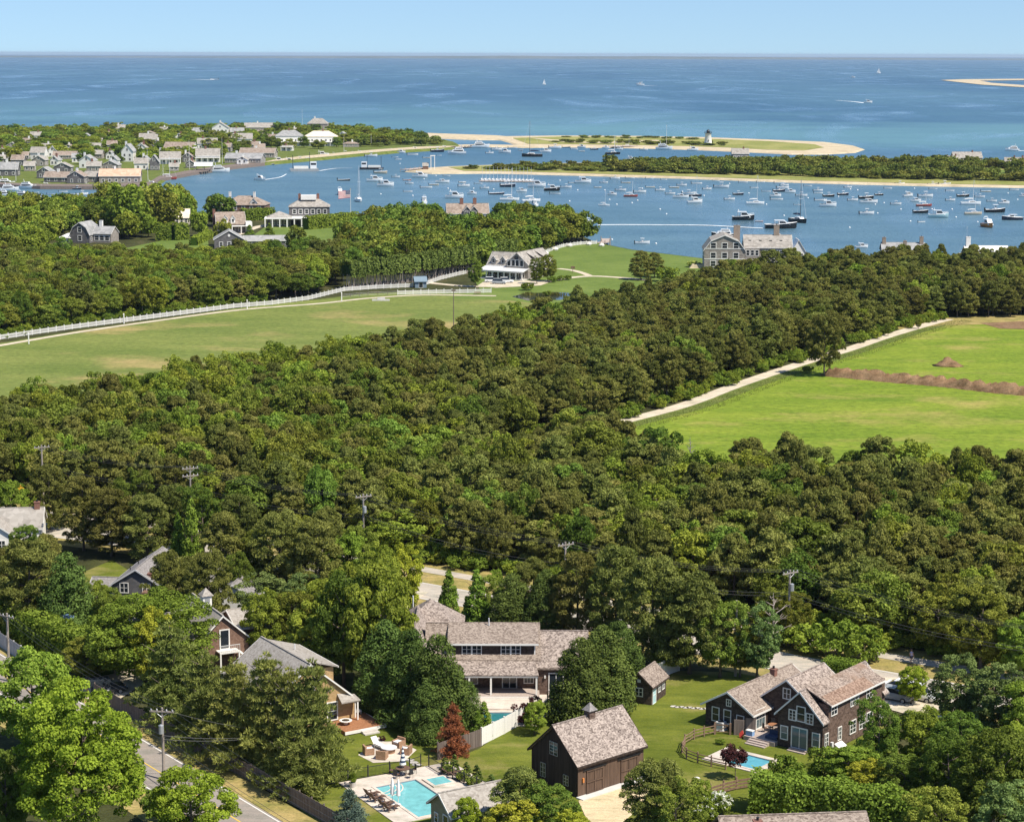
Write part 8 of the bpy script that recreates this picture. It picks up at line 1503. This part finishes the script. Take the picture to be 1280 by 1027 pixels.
car(G(1118, 874), D(-35), 'car_grey', 'grey car parked right of the dark shingled house', False); car(G(1148, 874), D(-35), 'car_white', 'white car parked beside the small light green tree', True); car(G(1130, 866), D(-35), 'car_white', 'white car behind the grey one on the drive', False)
# ------------------------------------------------------------------ walker on the footpath
def person(p, a, label):
    e = empty('person', p, a, label, 'person'); me = bpy.data.meshes.new('body')
    V = [(0, 0, .95), (0, 0, 1.2), (0, 0, 1.42), (0, 0, 1.52), (0, .01, 1.62), (0, .01, 1.73), (.1, 0, .9), (.12, -.14, .5), (.12, -.05, .08), (.12, -.2, .04), (-.1, 0, .9), (-.12, .12, .52), (-.12, .26, .12), (-.12, .14, .05), (.19, 0, 1.4), (.25, .1, 1.12), (.24, -.04, .9), (-.19, 0, 1.4), (-.25, -.1, 1.12), (-.24, -.22, .96)]
    E_ = [(0, 1), (1, 2), (2, 3), (3, 4), (4, 5), (0, 6), (6, 7), (7, 8), (8, 9), (0, 10), (10, 11), (11, 12), (12, 13), (2, 14), (14, 15), (15, 16), (2, 17), (17, 18), (18, 19)]
    Rr = [.15, .13, .15, .055, .095, .09, .1, .065, .045, .04, .1, .065, .045, .04, .065, .045, .035, .065, .045, .035]
    me.from_pydata(V, E_, []); o = link('body', me, e); me.materials.append(M['skin']); sk = o.modifiers.new('skin', 'SKIN')
    for i, sv in enumerate(me.skin_vertices[0].data): sv.radius = (Rr[i], Rr[i]); sv.use_root = i == 0
    o.modifiers.new('smooth', 'SUBSURF').levels = 1; o.modifiers['smooth'].render_levels = 2
    MB().lathe([(.17, .98), (.175, 1.15), (.2, 1.3), (.22, 1.4), (.12, 1.5), (.07, 1.52)], 12).build('shirt', 'lavender_cloth', e); MB().lathe([(.13, .62), (.21, .7), (.2, .98), (.17, 1.0)], 12).build('shorts', 'dark_cloth', e); MB().lathe([(.1, 1.64), (.115, 1.7), (.1, 1.8), (.03, 1.84)], 10, (0, .02, 0)).build('hair', 'hair', e); return e
person(G(1139, 829), D(120), 'person in a lavender shirt walking on the footpath')
# ------------------------------------------------------------------ bare trees
def bare_tree(p, hh, label, seed, mat='dead_wood', w=.5):
    r = random.Random(seed); e = empty('bare_tree', p, 0, label, 'tree'); MB().tube([(0, 0, 0), (.1, 0, hh * .5), (.0, .1, hh)], [.16, .11, .03], 6).build('trunk', mat, e); b = MB()
    for i in range(16):
        t = .3 + .65 * i / 16; a = i * 2.4; L = hh * w * (1.1 - t) * r.uniform(.7, 1.2); p0 = Vector((0, 0, hh * t)); d = Vector((math.cos(a), math.sin(a), .55)); p1 = p0 + d * L; b.tube([p0, p0 + d * L * .5, p1], [.06, .045, .02], 4)
        for k_ in range(3): d2 = Vector((math.cos(a + r.uniform(-1, 1)), math.sin(a + r.uniform(-1, 1)), r.uniform(.2, .9))); q = p0 + d * L * (.4 + .2 * k_); b.tube([q, q + d2 * L * .4], [.035, .012], 3)
    b.build('branches', mat, e)
bare_tree(G(965, 815), 7.5, 'bare pale dead tree beside the street pole', 1); bare_tree(G(498, 760), 7.0, 'thin bare topped tree at the bend of the drive', 2, 'bark_grey'); bare_tree(G(862, 585), 5.5, 'bare dead tree at the near corner of the hay field', 3, 'bark_grey', .3); bare_tree(G(1000, 640), 8.5, 'dead grey tree in the pines below the hay field', 4)
# ------------------------------------------------------------------ the air
hz = bpy.data.materials.new('haze'); hz.use_nodes = True; MATS['haze'] = hz; _t = hz.node_tree; _t.nodes.clear(); _o = _t.nodes.new('ShaderNodeOutputMaterial'); _v = _t.nodes.new('ShaderNodeVolumePrincipled'); _v.inputs['Color'].default_value = (0.72, 0.85, 1.0, 1); _v.inputs['Density'].default_value = 2.4e-5; _v.inputs['Anisotropy'].default_value = 0.2; _t.links.new(_v.outputs[0], _o.inputs['Volume'])
MB().box(-59000, -400, SEA - 1.0, 59000, 61500, 78).build('haze', hz)['kind'] = 'stuff'
